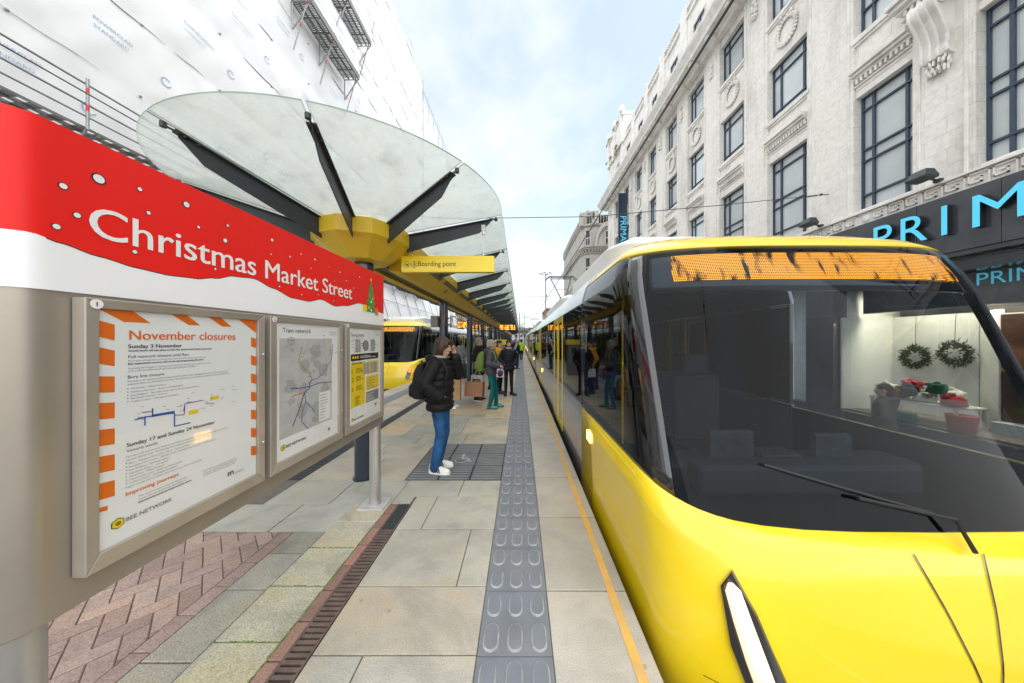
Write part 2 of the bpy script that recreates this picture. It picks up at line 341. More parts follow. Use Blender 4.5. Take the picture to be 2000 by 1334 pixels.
def tonemesh(name, items, m, label=None):
    """items: (list of 4 plan corners, z_top, depth, rgb) -> slabs with a chamfered edge"""
    vs, fs, cs = [], [], []
    for pts, z, dp, c in items:
        n = len(pts); cx = sum(p[0] for p in pts)/n; cy = sum(p[1] for p in pts)/n; b = len(vs); ch = .004
        top = []
        for x, y in pts:
            d = math.hypot(x-cx, y-cy) or 1; top.append((x-(x-cx)/d*ch*1.4, y-(y-cy)/d*ch*1.4))
        vs += [(x, y, z) for x, y in top] + [(x, y, z-ch*.7) for x, y in pts] + [(x, y, z-dp) for x, y in pts]
        F_ = [tuple(b+i for i in range(n))]
        for i in range(n):
            j = (i+1) % n
            F_ += [(b+i, b+n+i, b+n+j, b+j), (b+n+i, b+2*n+i, b+2*n+j, b+n+j)]
        fs += F_; cs += [c]*len(F_)
    me = bpy.data.meshes.new(name); me.from_pydata(vs, [], fs); me.materials.append(m)
    a = me.color_attributes.new('tone', 'FLOAT_COLOR', 'CORNER')
    buf = []
    for p, c in zip(me.polygons, cs): buf += [c[0], c[1], c[2], 1.0]*p.loop_total
    a.data.foreach_set('color', buf); me.update()
    bm = bmesh.new(); bm.from_mesh(me); bmesh.ops.recalc_face_normals(bm, faces=bm.faces); bm.to_mesh(me); bm.free()
    o = bpy.data.objects.new(name, me); COL.objects.link(o); tag(o, kind='structure'); return o
def quad(x0, x1, y0, y1): return [(x0, y0), (x1, y0), (x1, y1), (x0, y1)]
rs = random.Random(11)
SAND = [(.40,.375,.325), (.43,.385,.315), (.345,.355,.345), (.38,.38,.355), (.46,.385,.285), (.33,.345,.34), (.42,.39,.345), (.36,.36,.34), (.48,.395,.285), (.44,.38,.31)]
RED_ = CP_ = None
def tone(pal=SAND, j=.05):
    c = rs.choice(pal)
    if pal is not SAND and pal is not RED_ and pal is not CP_: c = tuple(v*1.16 for v in c)
    k = (1+rs.uniform(-j, j))*1.03; return tuple(min(1, v*k*q) for v, q in zip(c, (1.03, 1.0, .95)))
# ---------------------------------------------------------------- ground and platform
g = MB(); g.poly([(-900,-300,-.93), (900,-300,-.93), (900,1200,-.93), (-900,1200,-.93)])
tag(g.build('ground', m_asph), kind='structure')
g = MB(); g.box(4.55, 10.2, -8, 34, -1.2, -.78)
tag(g.build('pavement', m_pave, bevel=.02), kind='structure')
g = MB(); g.box(-10.6, -8.0, -8, 60, -1.2, -.79)
tag(g.build('pavement', m_pave, bevel=.02), kind='structure')
PL, PR, PE = -4.45, .695, 58.0
g = MB(); g.box(PL+.01, PR-.012, -3, PE, -.92, -.012); tag(g.build('platform_base', m_grout), kind='structure')
T0, T1 = -.231, .169
GX = .0035
items = []
def row(xs, y0, y1, pal=SAND):
    for a, b in zip(xs[:-1], xs[1:]): items.append((quad(a+GX, b-GX, y0+GX, y1-GX), rs.uniform(-.0008,.0008), .011, tone(pal)))
pinkish = [(.37,.33,.285)]; greyish = [(.325,.325,.305)]; tan = [(.37,.34,.29)]
row([-1.105, -.83, T0], .9, 1.535, [(.35,.34,.31), (.33,.325,.30)])
row([-1.105, T0], 1.535, 1.965, [(.365,.338,.298)])
row([-1.105, -.435, T0], 1.965, 2.56, [(.335,.328,.30)])
row([-1.105, -.88, T0], 2.56, 3.10, [(.34,.335,.305)])
row([-1.32, -.67, T0], 3.10, 3.455, [(.335,.34,.32)])
row([-1.32, -1.125], 2.96, 3.10, greyish)
row([-3.53, -2.85], 2.53, 2.95, tan); row([-2.85, -2.2, -1.32], 2.53, 2.95, [(.31,.315,.30), (.30,.305,.29)])
row([-2.62, -1.95, -1.32], 2.95, 3.455, [(.32,.325,.31), (.30,.31,.30)])
row([-2.62, -1.9, -1.38], 3.455, 4.1); row([-2.62, -2.1, -1.38], 4.1, 4.68)
row([-3.53, -2.82], 2.95, 3.455); y = 3.455
while y < PE:
    d = rs.choice([.45,.6,.6,.75,.5]) if y < 30 else 1.5; row([-3.53, -2.82], y, min(y+d, PE)); y += d
y = 4.68
while y < PE:
    d = rs.choice([.3,.42,.45,.6,.6,.52]); y1 = min(y+d, PE); x = -2.62; xs = [x]
    while xs[-1] < T0-.5: xs.append(min(T0, xs[-1]+rs.uniform(.45,1.05)))
    xs[-1] = T0
    if len(xs) > 2 and xs[-1]-xs[-2] < .25: xs.pop(-2)
    row(xs, y, y1); y = y1
tonemesh('platform_paving', items, m_slab)
items = []
CP_ = CP = [(.40,.385,.36), (.38,.37,.35), (.41,.395,.37)]
y = 1.93-1.6
k = 0
while y < PE:
    for xa, xb in ((T1, PR), (PL, -3.93)):
        items.append((quad(xa+.003, xb, y+.004, min(y+.8, PE)-.004), 0, .12, tone(CP, .06)))
    y += .8; k += 1
tonemesh('platform_coping', items, m_conc)
for nm, xa, xb in (('yellow_line', .571, .622), ('yellow_line', -4.382, -4.331)):
    g = MB(); y = .4
    while y < PE:
        y1 = min(y+.8, PE); g.box(xa+rs.uniform(-.0015,.0015), xb+rs.uniform(-.0015,.0015), y, y1, .001, .004); y = y1
    tag(g.build(nm, m_ylw), kind='structure')
def tactile(xa, y0, y1):
    g = MB(); y = y0
    while y < y1:
        g.box(xa+.002, xa+.398, y+.002, y+.398, -.011, .0)
        if y < 34:
            for i in range(3):
                for j in range(2):
                    cx = xa+.4*(i+.5)/3; cy = y+.4*(j+.5)/2; n = 7 if y < 8 else 4
                    def ring(w, h, z):
                        r = w; p = []
                        for k in range(n): t = math.pi*k/(n-1); p.append((cx+r*math.cos(t), cy+h-w+r*math.sin(t), z))
                        for k in range(n): t = math.pi+math.pi*k/(n-1); p.append((cx+r*math.cos(t), cy-h+w+r*math.sin(t), z))
                        return p
                    a_, b_, c_ = ring(.045,.081,.0001), ring(.042,.078,.0055), ring(.036,.072,.0085)
                    g.loft([a_, b_, c_], caps=False, m=1); g.poly(c_, 0)
        y += .4
    return tag(g.build('tactile_paving', [m_tac, m_tacw], smooth=30), kind='structure')
tactile(T0, 1.526-.8, PE-.5); tactile(-3.93, 1.526-.8, PE-.5)
# wheelchair boarding pad: ladder slabs with a plain slab carrying the symbol
g = MB()
X0, X1, Y0, Y1 = -1.37, T0, 3.46, 4.675
cw = (X1-X0)/3; rw = (Y1-Y0)/3
for i in range(3):
    for j in range(3):
        a, b, c, d = X0+i*cw+.004, X0+(i+1)*cw-.004, Y0+j*rw+.004, Y0+(j+1)*rw-.004
        g.box(a, b, c, d, -.011, -.002, 1)
        if (i, j) == (1, 1): g.box(a+.003, b-.003, c+.003, d-.003, -.0019, .003)
        else:
            nb = 6
            for k in range(nb):
                y = c+(k+.5)*(d-c)/nb
                g.loft([[(x, y+math.cos(t)*.0215, -.0019+math.sin(t)*.013) for t in [math.pi*q/5 for q in range(6)]] for x in (a+.008, b-.008)])
tag(g.build('boarding_pad', [m_pad, m_padgap], smooth=50), kind='structure')
g = MB(); cx, cy = (X0+X1)/2, (Y0+Y1)/2+.01
def arc(r, t0, t1, n=18): return [(cx-.02+r*math.cos(R(t0+(t1-t0)*k/n)), cy-.05+r*math.sin(R(t0+(t1-t0)*k/n))) for k in range(n+1)]
def strip(pts, w, z=.0042):
    for a, b in zip(pts[:-1], pts[1:]):
        dx, dy = b[0]-a[0], b[1]-a[1]; l = math.hypot(dx, dy) or 1; nx, ny = -dy/l*w/2, dx/l*w/2; ex, ey = dx/l*w*.3, dy/l*w*.3
        g.poly([(a[0]-nx-ex, a[1]-ny-ey, z), (b[0]-nx+ex, b[1]-ny+ey, z), (b[0]+nx+ex, b[1]+ny+ey, z), (a[0]+nx-ex, a[1]+ny-ey, z)])
strip(arc(.085, 100, 360), .018)
strip([(cx-.02, cy+.10), (cx-.015, cy-.01), (cx+.07, cy-.01), (cx+.10, cy-.10), (cx+.13, cy-.095)], .02, .0046)
strip([(cx-.015, cy+.045), (cx+.05, cy+.045)], .016, .005)
g.poly([(cx-.02+.024*math.cos(R(a)), cy+.125+.024*math.sin(R(a)), .0043) for a in range(0, 360, 30)])
tag(g.build('wheelchair_symbol', mat('worn_white_paint', (.46,.47,.49), .7, 0, .2, 30, dirt=.4, dirtcol=(.16,.17,.2))), kind='structure')
# drains
g = MB(); g.box(-1.238, -1.108, .9, 2.96, -.03, -.012); g.box(-1.238, -1.228, .9, 2.96, -.012, .002); g.box(-1.118, -1.108, .9, 2.96, -.012, .002)
y = .92
while y < 2.53:
    g.box(-1.2275, -1.1185, y, y+.021, -.012, .001)
    for kx in (-1.205, -1.173, -1.141): g.lathe([(.007,.001), (.006,.003), (.003,.0035)], (kx, y+.0105, 0), 8)
    y += .0335
tag(g.build('drain_channel', m_iron), kind='structure')
g = MB(); y = 2.55
while y < 2.95:
    g.box(-1.2275, -1.1185, y, y+.011, -.012, .001); y += .02
for x in (-1.2, -1.173, -1.146): g.box(x-.004, x+.004, 2.54, 2.955, -.0118, .0015)
tag(g.build('drain_grating', m_irong), kind='structure')
g = MB(); g.box(-2.81, -2.63, 3.47, PE, -.03, -.0115)
for x in (-2.812, -2.638): g.box(x, x+.010, 3.47, PE, -.0114, .001)
y = 3.5
while y < 18: g.box(-2.80, -2.64, y, y+.022, -.011, .0005); y += .045
tag(g.build('drain_grating', m_irong), kind='structure')
# kerb courses beside the drain
items = []
y = .86
while y < 2.93: items.append((quad(-1.315, -1.242, y+.004, min(y+.215, 2.95)-.004), .001, .02, tone([(.225,.125,.105), (.20,.12,.105), (.24,.145,.125)], .08))); y += .215
tonemesh('brick_course', items, m_brickp)
items = []; yy = [.7, 1.27, 1.60, 1.965, 2.33, 2.66, 2.95]
for a, b in zip(yy[:-1], yy[1:]): items.append((quad(-1.69, -1.323, a+.004, b-.004), .002, .03, tone([(.345,.33,.275), (.365,.345,.295), (.33,.325,.265)], .04)))
yy = [.7, 1.17, 1.50, 1.94, 2.27, 2.528]
for a, b in zip(yy[:-1], yy[1:]): items.append((quad(-1.965, -1.697, a+.004, b-.004), -.001, .03, tone([(.245,.24,.215), (.225,.22,.20), (.26,.255,.235)], .05)))
tonemesh('kerb_stones', items, m_mossk)
g = MB()
for a in (1.27, 1.60, 1.965, 2.33):
    for k in range(16):
        if rs.random() < .75: x = -1.69+k*.023; g.ell((x, a+rs.uniform(-.004,.004), -.001), .014, .006+rs.random()*.008, .004, 6, 4)
y = 1.0
while y < 2.6:
    if rs.random() < .8: g.ell((-1.319+rs.uniform(-.003,.004), y, 0), .006, .02, .005, 6, 4)
    y += .022
tag(g.build('moss', m_moss, smooth=80), kind='stuff', label='green moss growing in the joints of the kerb stones', cat='moss')
# herringbone pavers
items = []; RED_ = RED = [(.315,.235,.215), (.285,.212,.197), (.335,.255,.236), (.305,.235,.22), (.265,.197,.187)]
u = .1; ang = R(47); ca, sa = math.cos(ang), math.sin(ang)
for k in range(-26, 40):
    for q in range(-26, 40):
        ox, oy = k+2*q, k-2*q
        for (ax, ay, bx, by) in ((0,0,2,1), (0,1,1,3)):
            P = [((ox+px)*u, (oy+py)*u) for px, py in ((ax+.03,ay+.03),(bx-.03,ay+.03),(bx-.03,by-.03),(ax+.03,by-.03))]
            P = [(-2.6+x*ca-y*sa, 1.7+x*sa+y*ca) for x, y in P]
            cx0 = sum(p[0] for p in P)/4; cy0 = sum(p[1] for p in P)/4
            for ax_, lim in ((0, -2.078), (1, 2.524)):               # cut bricks along the border
                Q_ = []
                for a_, b_ in zip(P, P[1:]+P[:1]):
                    ia, ib = a_[ax_] <= lim, b_[ax_] <= lim
                    if ia: Q_.append(a_)
                    if ia != ib: t_ = (lim-a_[ax_])/(b_[ax_]-a_[ax_]); Q_.append((a_[0]+(b_[0]-a_[0])*t_, a_[1]+(b_[1]-a_[1])*t_))
                P = Q_
            if len(P) > 2 and cx0 > -4.0 and cy0 > .4: items.append((P, -.003+rs.uniform(-.001,.001), .02, tone(RED, .08)))
y = .5
while y < 2.5: items.append((quad(-2.072, -1.97, y+.003, min(y+.21, 2.528)-.003), -.002, .02, tone(RED, .08))); y += .21
tonemesh('brick_paving', items, m_brickp)
g = MB(); g.box(-4.0, -1.97, .4, 2.526, -.03, -.0115); tag(g.build('paving_bed', mat('paver_bed', (.19,.14,.125), .9, 0, .2, 20)), kind='structure')
# rails
for cxr in (2.085, -5.87):
    g = MB()
    for s in (-1, 1): g.box(cxr+s*.7175-.035, cxr+s*.7175+.035, -5, 90, -.929, -.90)
    tag(g.build('tram_rails', m_steel), kind='structure')
# ---------------------------------------------------------------- information board
def PY(px, X): return X*F/(px-1017)          # depth of a picture column on the plane x = X
def PZ(py, Y): return EYE+(665-py)/F*Y
SX = -1.42
board = empty('information_board', (-1.49, 1.9, 0), label='long bronze information board with a red festive banner, standing nearest the camera', cat='information board')
def stadium(x0, x1, ya, yb, n=14):
    """outline from far end along the front, round the near end, back"""
    r = (x1-x0)/2; cx = (x0+x1)/2
    return [(x1, yb)] + [(x1, yb-(yb-ya)*k/40) for k in range(1, 41)] + [(cx+r*math.cos(t), ya-r*math.sin(t)) for t in [math.pi*k/n for k in range(1, n+1)]] + [(x0, yb)]
YN, YF = .868, 3.005
path = stadium(-1.56, SX, YN, YF)
g = MB(); g.loft([[(x, y, .81) for x, y in path], [(x, y, 2.318) for x, y in path]])
g.build('panel', m_bronze, board, smooth=35, bevel=.003)
wave_px = [(0,638),(150,665),(300,720),(500,790),(700,850),(850,885),(1000,905),(1100,903),(1200,893),(1300,905),(1400,955),(1500,1005),(1580,1022),(1650,1013),(1720,1047),(1770,1045),(1850,1033),(1900,1060),(1970,1085)]
wave = sorted((PY(x*.38, SX), PZ(200+y*.38, PY(x*.38, SX))) for x, y in wave_px)
def wz(y):
    if y <= wave[0][0]: return wave[0][1]
    for (a, za), (b, zb) in zip(wave[:-1], wave[1:]):
        if a <= y <= b:
            t = (y-a)/(b-a); t = t*t*(3-2*t); return za+(zb-za)*t
    return wave[-1][1]
sk = stadium(-1.563, SX+.003, YN, YF+.001)
fine = []
for (a, b) in zip(sk[:-1], sk[1:]):
    n = 3 if abs(a[1]-b[1]) > .04 and a[0] == b[0] else 1
    fine += [(a[0]+(b[0]-a[0])*k/n, a[1]+(b[1]-a[1])*k/n) for k in range(n)]
fine.append(sk[-1])
ZB, ZT = 1.812, 2.322
r = MB(); wv = MB()
for i, (a, b) in enumerate(zip(fine[:-1], fine[1:])):
    back = i > len(fine)-2
    za, zb = wz(a[1]), wz(b[1])
    r.poly([(a[0], a[1], za), (b[0], b[1], zb), (b[0], b[1], ZT), (a[0], a[1], ZT)])
    wv.poly([(a[0], a[1], ZB), (b[0], b[1], ZB), (b[0], b[1], zb), (a[0], a[1], za)])
r.poly([(x, y, ZT) for x, y in fine])
bn = r.build('banner', m_red, board, smooth=35, weld=.0004)
wv.build('snow_band', m_white, board, smooth=35, weld=.0004)
ln = MB()
for a, b in zip(fine[:-1], fine[1:]):
    if a[0] == SX+.003 == b[0]: ln.poly([(a[0]+.0005, a[1], wz(a[1])-.0025), (b[0]+.0005, b[1], wz(b[1])-.0025), (b[0]+.0005, b[1], wz(b[1])+.001), (a[0]+.0005, a[1], wz(a[1])+.001)])
dots = [(185,198,22),(508,393,30),(55,503,45),(55,307,25),(325,430,20),(718,446,13),(958,525,19),(396,580,18),(290,638,19),(763,568,12),(1020,641,9),(1170,633,8),(1157,710,14),(692,768,13),(1106,856,8),(1398,707,10),(1393,780,5),(1490,793,6),(1547,779,5),(1618,807,7),(1436,946,6),(1746,873,5),(1550,988,5),(1636,988,4),(1714,1020,4),(1818,955,4),(1848,898,5),(1780,917,4),(1720,917,3),(1598,852,4),(1690,845,3),(1820,880,3)]
for x, y, rr in dots:
    Y = PY(x*.38, SX+.004); z = PZ(200+y*.38, Y); q = rr*.38*Y/F*.82
    if Y < YN: continue
    sd = MB()
    for rad, off, mi in ((q*1.12, .0010, 0), (q*.85, .0018, 1)):
        sd.poly([(SX+.003+off, Y+rad*math.cos(R(t)), z+rad*math.sin(R(t))) for t in range(0, 360, 15)], mi)
    sd.build('snow_dot', [m_black, m_wprint], board, recalc=False)
FR = lambda X, y, z: frame((X, y, z), (0,1,0), (0,0,1))
ln.build('snow_outline', m_black, board, recalc=False); ln = MB()
ln.text('Christmas Market Street', FR(SX+.0045, .955, 2.006), width=1.485, off=.010, m=1, asp=1.0)
ln.build('lettering', [m_black, m_wprint], board, recalc=False); ln = MB()
# small decorated tree
ty, tz, TS = 2.745, 1.925, 1.32
for k, (w_, z0, z1) in enumerate(((.085, 0, .09), (.07, .06, .14), (.052, .11, .19), (.034, .16, .225))):
    w_, z0, z1 = w_*TS, z0*TS, z1*TS
    ln.poly([(SX+.005+.0006*k, ty-w_*.9, tz+z0), (SX+.005+.0006*k, ty+w_*.9, tz+z0), (SX+.005+.0006*k, ty, tz+z1)], 2)
ln.poly([(SX+.008, ty+(.022 if k % 2 == 0 else .009)*math.sin(R(k*36)), tz+.232*TS+(.022 if k % 2 == 0 else .009)*math.cos(R(k*36))) for k in range(10)], 3)
for by, bz, c in ((-.03,.03,3), (.03,.04,4), (0,.075,1), (-.02,.11,4), (.022,.10,3), (.0,.015,1)):
    ln.poly([(SX+.009, ty+by*TS+.013*math.cos(R(t)), tz+bz*TS+.013*math.sin(R(t))) for t in range(0, 360, 30)], c)
for gy, gz, gw, gh, c in ((-.14,.0,.07,.06,3), (.08,-.02,.06,.07,4)):
    ln.poly([(SX+.006, ty+gy, tz+gz), (SX+.006, ty+gy+gw, tz+gz), (SX+.006, ty+gy+gw, tz+gz+gh), (SX+.006, ty+gy, tz+gz+gh)], c)
ln.build('tree_picture', [m_black, m_wprint, m_green, m_yprint, m_orange], board, recalc=False)
for (y, rr) in ((.857, .052), (2.945, .052)):
    g = MB(); g.tube((-1.475 if y > 2 else -1.49, y, -.02), (-1.475 if y > 2 else -1.49, y, .815), rr, n=28)
    po = g.build('post', m_steel, board, smooth=40)
    g = MB(); x = -1.475 if y > 2 else -1.49; g.box(x-.125, x+.125, y-.115, y+.115, .0005, .014)
    g.build('base_plate', mat('galvanised_plate', (.52,.52,.51), .5, .3, .1, 12, dirt=.3), po, bevel=.003).matrix_parent_inverse = po.matrix_world.inverted() if False else Matrix.Translation((0,0,0))
# poster cases
CX = -1.372; PX = -1.3885
cases = [(.917, 1.562, .951, 1.525), (1.597, 2.245, 1.643, 2.205), (2.285, 2.92, 2.345, 2.87)]
m_pane = glass_mat('case_pane', (1,1,1), .99, .015, fres=1.28)
case_names = ['closures notice', 'network map', 'travel guide']
prints = []
for i, (a, b, pa, pb) in enumerate(cases):
    g = MB(); z0, z1, q0, q1 = .909, 1.797, .962, 1.765
    bars = [[(a, z0), (b, z0), (pb, q0), (pa, q0)], [(b, z0), (b, z1), (pb, q1), (pb, q0)], [(b, z1), (a, z1), (pa, q1), (pb, q1)], [(a, z1), (a, z0), (pa, q0), (pa, q1)]]
    for bpts in bars:
        cyy = sum(p[0] for p in bpts)/4; czz = sum(p[1] for p in bpts)/4
        sh = [(cyy+(y-cyy)*.9995, czz+(z-czz)*.9995) for y, z in bpts]
        o_, i_ = sh[:2], sh[2:]
        ring_b = [(SX+.003, y, z) for y, z in sh]
        ring_t = [(CX, *o_[0]), (CX, *o_[1]), (CX-.004, *i_[0]), (CX-.004, *i_[1])]
        g.loft([ring_b, ring_t])
    fr = g.build('poster_case', m_frame, board, bevel=.003, label='case holding the %s' % case_names[i])
    def sub(o): o.matrix_parent_inverse = Matrix.Identity(4); return o
    g = MB(); g.box(PX-.008, PX, pa-.004, pb+.004, q0-.004, q1+.004); sub(g.build('poster', m_paper, fr))
    g = MB(); g.box(CX-.0085, CX-.007, pa-.002, pb+.002, q0-.002, q1+.002); sub(g.build('glazing', m_pane, fr))
    g = MB()
    for zz in (1.09, 1.36, 1.62): g.lathe([(.0065,0), (.0065,.006), (.003,.010)], (0,0,0), 10); 
    for zz in (1.12, 1.585):
        g = MB(); g.loft([[(CX+dx, b-.016+rr*math.cos(R(t)), zz+rr*math.sin(R(t))) for t in range(0, 360, 30)] for rr, dx in ((.007,0), (.007,.005), (.003,.009))])
        sub(g.build('lock', m_steel, fr, smooth=40))
    g = MB(); yc, zc, rd = a+.024, 1.778, .0155
    g.poly([(CX+.0006, yc+rd*math.cos(R(t)), zc+rd*math.sin(R(t))) for t in range(0, 360, 15)])
    g.text(str(i+1), FR(CX+.0012, yc, zc-.0075), size=.021, off=.01, m=1, align='C')
    sub(g.build('number_badge', [m_wprint, m_black], fr, recalc=False))
    prints.append((fr, sub))
# poster 1 : transcribed at the places read off the photograph (coordinates of the 2.22x enlargement)
def Q(x, y):
    Y = (PX+.001)*F/(120+.45*x-1017); return Y, PZ(550+.45*y, Y)
def T(g, x0, yb, x1, s, m=0, bold=0, X=PX+.0012, asp=1.0):
    a, z = Q(x0, yb); b, _ = Q(x1, yb); g.text(s, FR(X, a, z), width=b-a, off=bold, m=m, asp=asp)
g = MB()
T(g, 295, 252, 755, 'November closures', 1, .012)
T(g, 290, 289, 523, 'Sunday 3 November', 0, .008)
T(g, 290, 304, 652, 'Several works will take place on this day, please check before you travel.', 0, .006)
T(g, 290, 333, 553, 'Full network closure until 9am')
T(g, 290, 348, 628, 'No trams will operate across all lines from the start of service until 9am.', 2)
T(g, 289, 361, 617, 'Bus replacement services will not be operating during this time.', 0, .006)
T(g, 289, 381, 648, 'Following the closure, it will take some time for services to resume to normal,', 2)
T(g, 289, 393, 585, 'with a full timetable operating from approximately 10:30am.', 2)
T(g, 288, 421, 445, 'Bury line closure')
T(g, 288, 437, 722, 'No trams will operate between Bury and Piccadilly all day. Replacement buses will be in operation', 2)
T(g, 288, 450, 728, 'between Bury and Piccadilly from 9am. The following service pattern will be in operation from 9am.', 2)
for y, x1, s in ((468,453,'Altrincham – Etihad Campus'), (483,528,'Ashton-under-Lyne – Eccles via MediaCityUK'), (498,595,'East Didsbury – Rochdale Town Centre (via Exchange Square)'), (511,457,'Manchester Airport – Victoria'), (525,506,'Trafford Centre – Deansgate-Castlefield')):
    T(g, 301, y, x1, s, 2); a, z = Q(288, y-3); g.poly([(PX+.0012, a+.0018*math.cos(R(t)), z+.0018*math.sin(R(t))) for t in range(0, 360, 60)])
T(g, 283, 719, 665, 'Sunday 17 and Sunday 24 November', 0, .008)
T(g, 282, 743, 417, 'Victoria works')
T(g, 281, 766, 725, 'No trams will operate into Victoria until 10am on both days. Replacement buses will be in operation', 2)
T(g, 281, 780, 650, 'between affected stops. The following service pattern will be in operation until 10am.', 2)
for y, x1, s in ((793,555,'Bury – Abraham Moss (17th) / Bury – Victoria (24th)'), (808,667,'Rochdale Town Centre – Monsall (17th) / Rochdale Town Centre – Victoria (24th)'), (823,467,'East Didsbury – Exchange Square'), (837,464,'Manchester Airport – Cornbrook'), (851,446,'Altrincham – Etihad Campus'), (865,524,'Ashton-under-Lyne – Eccles via MediaCityUK'), (879,502,'Trafford Centre – Deansgate-Castlefield')):
    T(g, 294, y, x1, s, 2); a, z = Q(282, y-3); g.poly([(PX+.0012, a+.0018*math.cos(R(t)), z+.0018*math.sin(R(t))) for t in range(0, 360, 60)])
T(g, 278, 899, 610, 'Regular Sunday service pattern will resume from 10am on both days', 2)
T(g, 279, 932, 508, 'Improving journeys', 1, .008)
T(g, 335, 936, 543, 'This closure is due to planned engineering', 2)
T(g, 335, 949, 541, 'works. You can find further information at', 2)
T(g, 334, 962, 565, 'beenetwork.com/tram-improvement-works', 0, .005)
T(g, 616, 826, 755, 'Staff will be at key locations to help you', 2)
T(g, 616, 836, 762, 'make your journey. Please check online for', 2)
T(g, 616, 846, 755, 'the latest updates before every journey.', 2)
T(g, 722, 846, 746, 'm', 0, .015); T(g, 750, 832, 795, 'Transport for', 2); T(g, 750, 838, 795, 'Greater Manchester', 2)
T(g, 280, 1042, 480, 'BEE NETWORK', 2, .006)
def hexa(g, x, y, s, X=PX+.001):
    Y, z = Q(x, y)
    for k, (q, mi) in enumerate(((s, 0), (s*.86, 3))): g.poly([(X+k*.0007, Y+q*math.cos(R(t+30)), z+q*math.sin(R(t+30))) for t in range(0, 360, 60)], mi)
    for d in (-.3, 0, .3): g.poly([(X+.0014, Y-s*.42*(1-abs(d)), z+d*s*.8-s*.07), (X+.0014, Y+s*.42*(1-abs(d)), z+d*s*.8-s*.07), (X+.0014, Y+s*.42*(1-abs(d)), z+d*s*.8+s*.07), (X+.0014, Y-s*.42*(1-abs(d)), z+d*s*.8+s*.07)], 0)
hexa(g, 245, 1050, .019)
fr, sub = prints[0]
# orange hazard blocks round the edge
def blk(y0, y1, z0, z1, sk):   # parallelogram
    g.poly([(PX+.001, y0, z0+sk), (PX+.001, y1, z0), (PX+.001, y1, z1), (PX+.001, y0, z1+sk)], 1)
ya = .952
for k in range(7):
    z1 = 1.718-.0885*k; blk(ya, ya+.042, z1-.058, z1-.004, .014 if k < 2 else .006)
blk(ya, ya+.025, 1.09, 1.105, .004)
for k in range(7):
    z1 = 1.672-.0935*k; blk(1.4965, 1.5235, z1-.052, z1-.004, .010)
for k, y0 in enumerate((.956, 1.155, 1.292, 1.41)):
    w_ = .135 if k == 0 else .105
    if k == 3: g.poly([(PX+.001, 1.43, 1.764), (PX+.001, 1.5235, 1.70), (PX+.001, 1.5235, 1.764)], 1); continue
    g.poly([(PX+.001, y0+.06, 1.725), (PX+.001, y0+w_, 1.725), (PX+.001, y0+w_-.05, 1.7645), (PX+.001, y0, 1.7645)], 1)
def line(g, pts, w, m, X=PX+.0016, conv=Q):
    P = [conv(*p) for p in pts]
    for a, b in zip(P[:-1], P[1:]):
        dy, dz = b[0]-a[0], b[1]-a[1]; l = math.hypot(dy, dz) or 1; ny, nz = -dz/l*w/2, dy/l*w/2
        g.poly([(X, a[0]-ny, a[1]-nz), (X, b[0]-ny, b[1]-nz), (X, b[0]+ny, b[1]+nz), (X, a[0]+ny, a[1]+nz)], m)
line(g, [(318,600),(360,588),(490,570),(490,628),(560,612)], .0045, 4); line(g, [(362,625),(362,590)], .004, 4)
line(g, [(395,588),(395,550)], .004, 4); line(g, [(350,568),(395,563)], .003, 5); line(g, [(490,580),(532,578),(535,530),(610,515)], .003, 5, PX+.002)
line(g, [(530,560),(533,540)], .003, 4); line(g, [(395,582),(490,566)], .009, 4, PX+.0022)
for x, y, x1 in ((553,570,593), (645,508,682)):
    a, z = Q(x, y); b, _ = Q(x1, y); g.poly([(PX+.0012, a, z-.008), (PX+.0012, b, z-.008), (PX+.0012, b, z+.008), (PX+.0012, a, z+.008)], 3)
rq = random.Random(3)
for k in range(34):
    x = rq.choice([330,345,400,420,440,455,500,515,545,565,585,605,625,645,665,690,710,740]); y = 560-(x-330)*.17+rq.uniform(-38,40)
    line(g, [(x, y), (x+rq.uniform(10,20), y-1)], .0016, 2)
sub(g.build('print', [m_black, m_orange, m_grey, m_yprint, m_blue, m_purple], fr, recalc=False))
# poster 2 : network map
fr, sub = prints[1]; g = MB()
T(g, 960, 220, 1083, 'Tram network', 0)
T(g, 975, 722, 1062, 'BEE NETWORK', 0, .006); hexa(g, 962, 722, .019)
y0, z0 = Q(962, 655)[0], 1.085
y0, y1, z0, z1 = 1.672, 2.135, 1.085, 1.672
g.poly([(PX+.0006, y0, z0), (PX+.0006, y1, z0), (PX+.0006, y1, z1), (PX+.0006, y0, z1)], 6)
for k in range(26):
    cy_, cz_ = rq.uniform(y0+.05, y1-.05), rq.uniform(z0+.05, z1-.05); a_ = rq.uniform(.02,.05)
    g.poly([(PX+.0009+.00001*k, cy_+a_*rq.uniform(.6,1.2)*math.cos(R(t)), cz_+a_*rq.uniform(.6,1.2)*math.sin(R(t))) for t in range(0, 360, 30)], 7)
I = lambda x, y: Q(x, y)
line(g, [(1045,288),(1033,318),(1030,345),(1050,372),(1075,395),(1088,425)], .006, 8)
line(g, [(1178,270),(1172,340),(1155,362),(1140,395),(1110,420),(1086,428)], .005, 5)
line(g, [(1086,428),(1076,440),(1078,460),(1055,482),(1045,510),(1035,545),(1018,590),(1003,630)], .006, 0)
line(g, [(1055,482),(1060,520),(1048,560),(1040,605),(1072,640)], .005, 4)
line(g, [(1060,520),(1085,545),(1098,565)], .005, 4, PX+.0018); line(g, [(995,465),(1040,462),(1078,455),(1120,440),(1175,435)], .005, 4, PX+.0019); line(g, [(1000,500),(1030,488),(1060,480)], .005, 1)
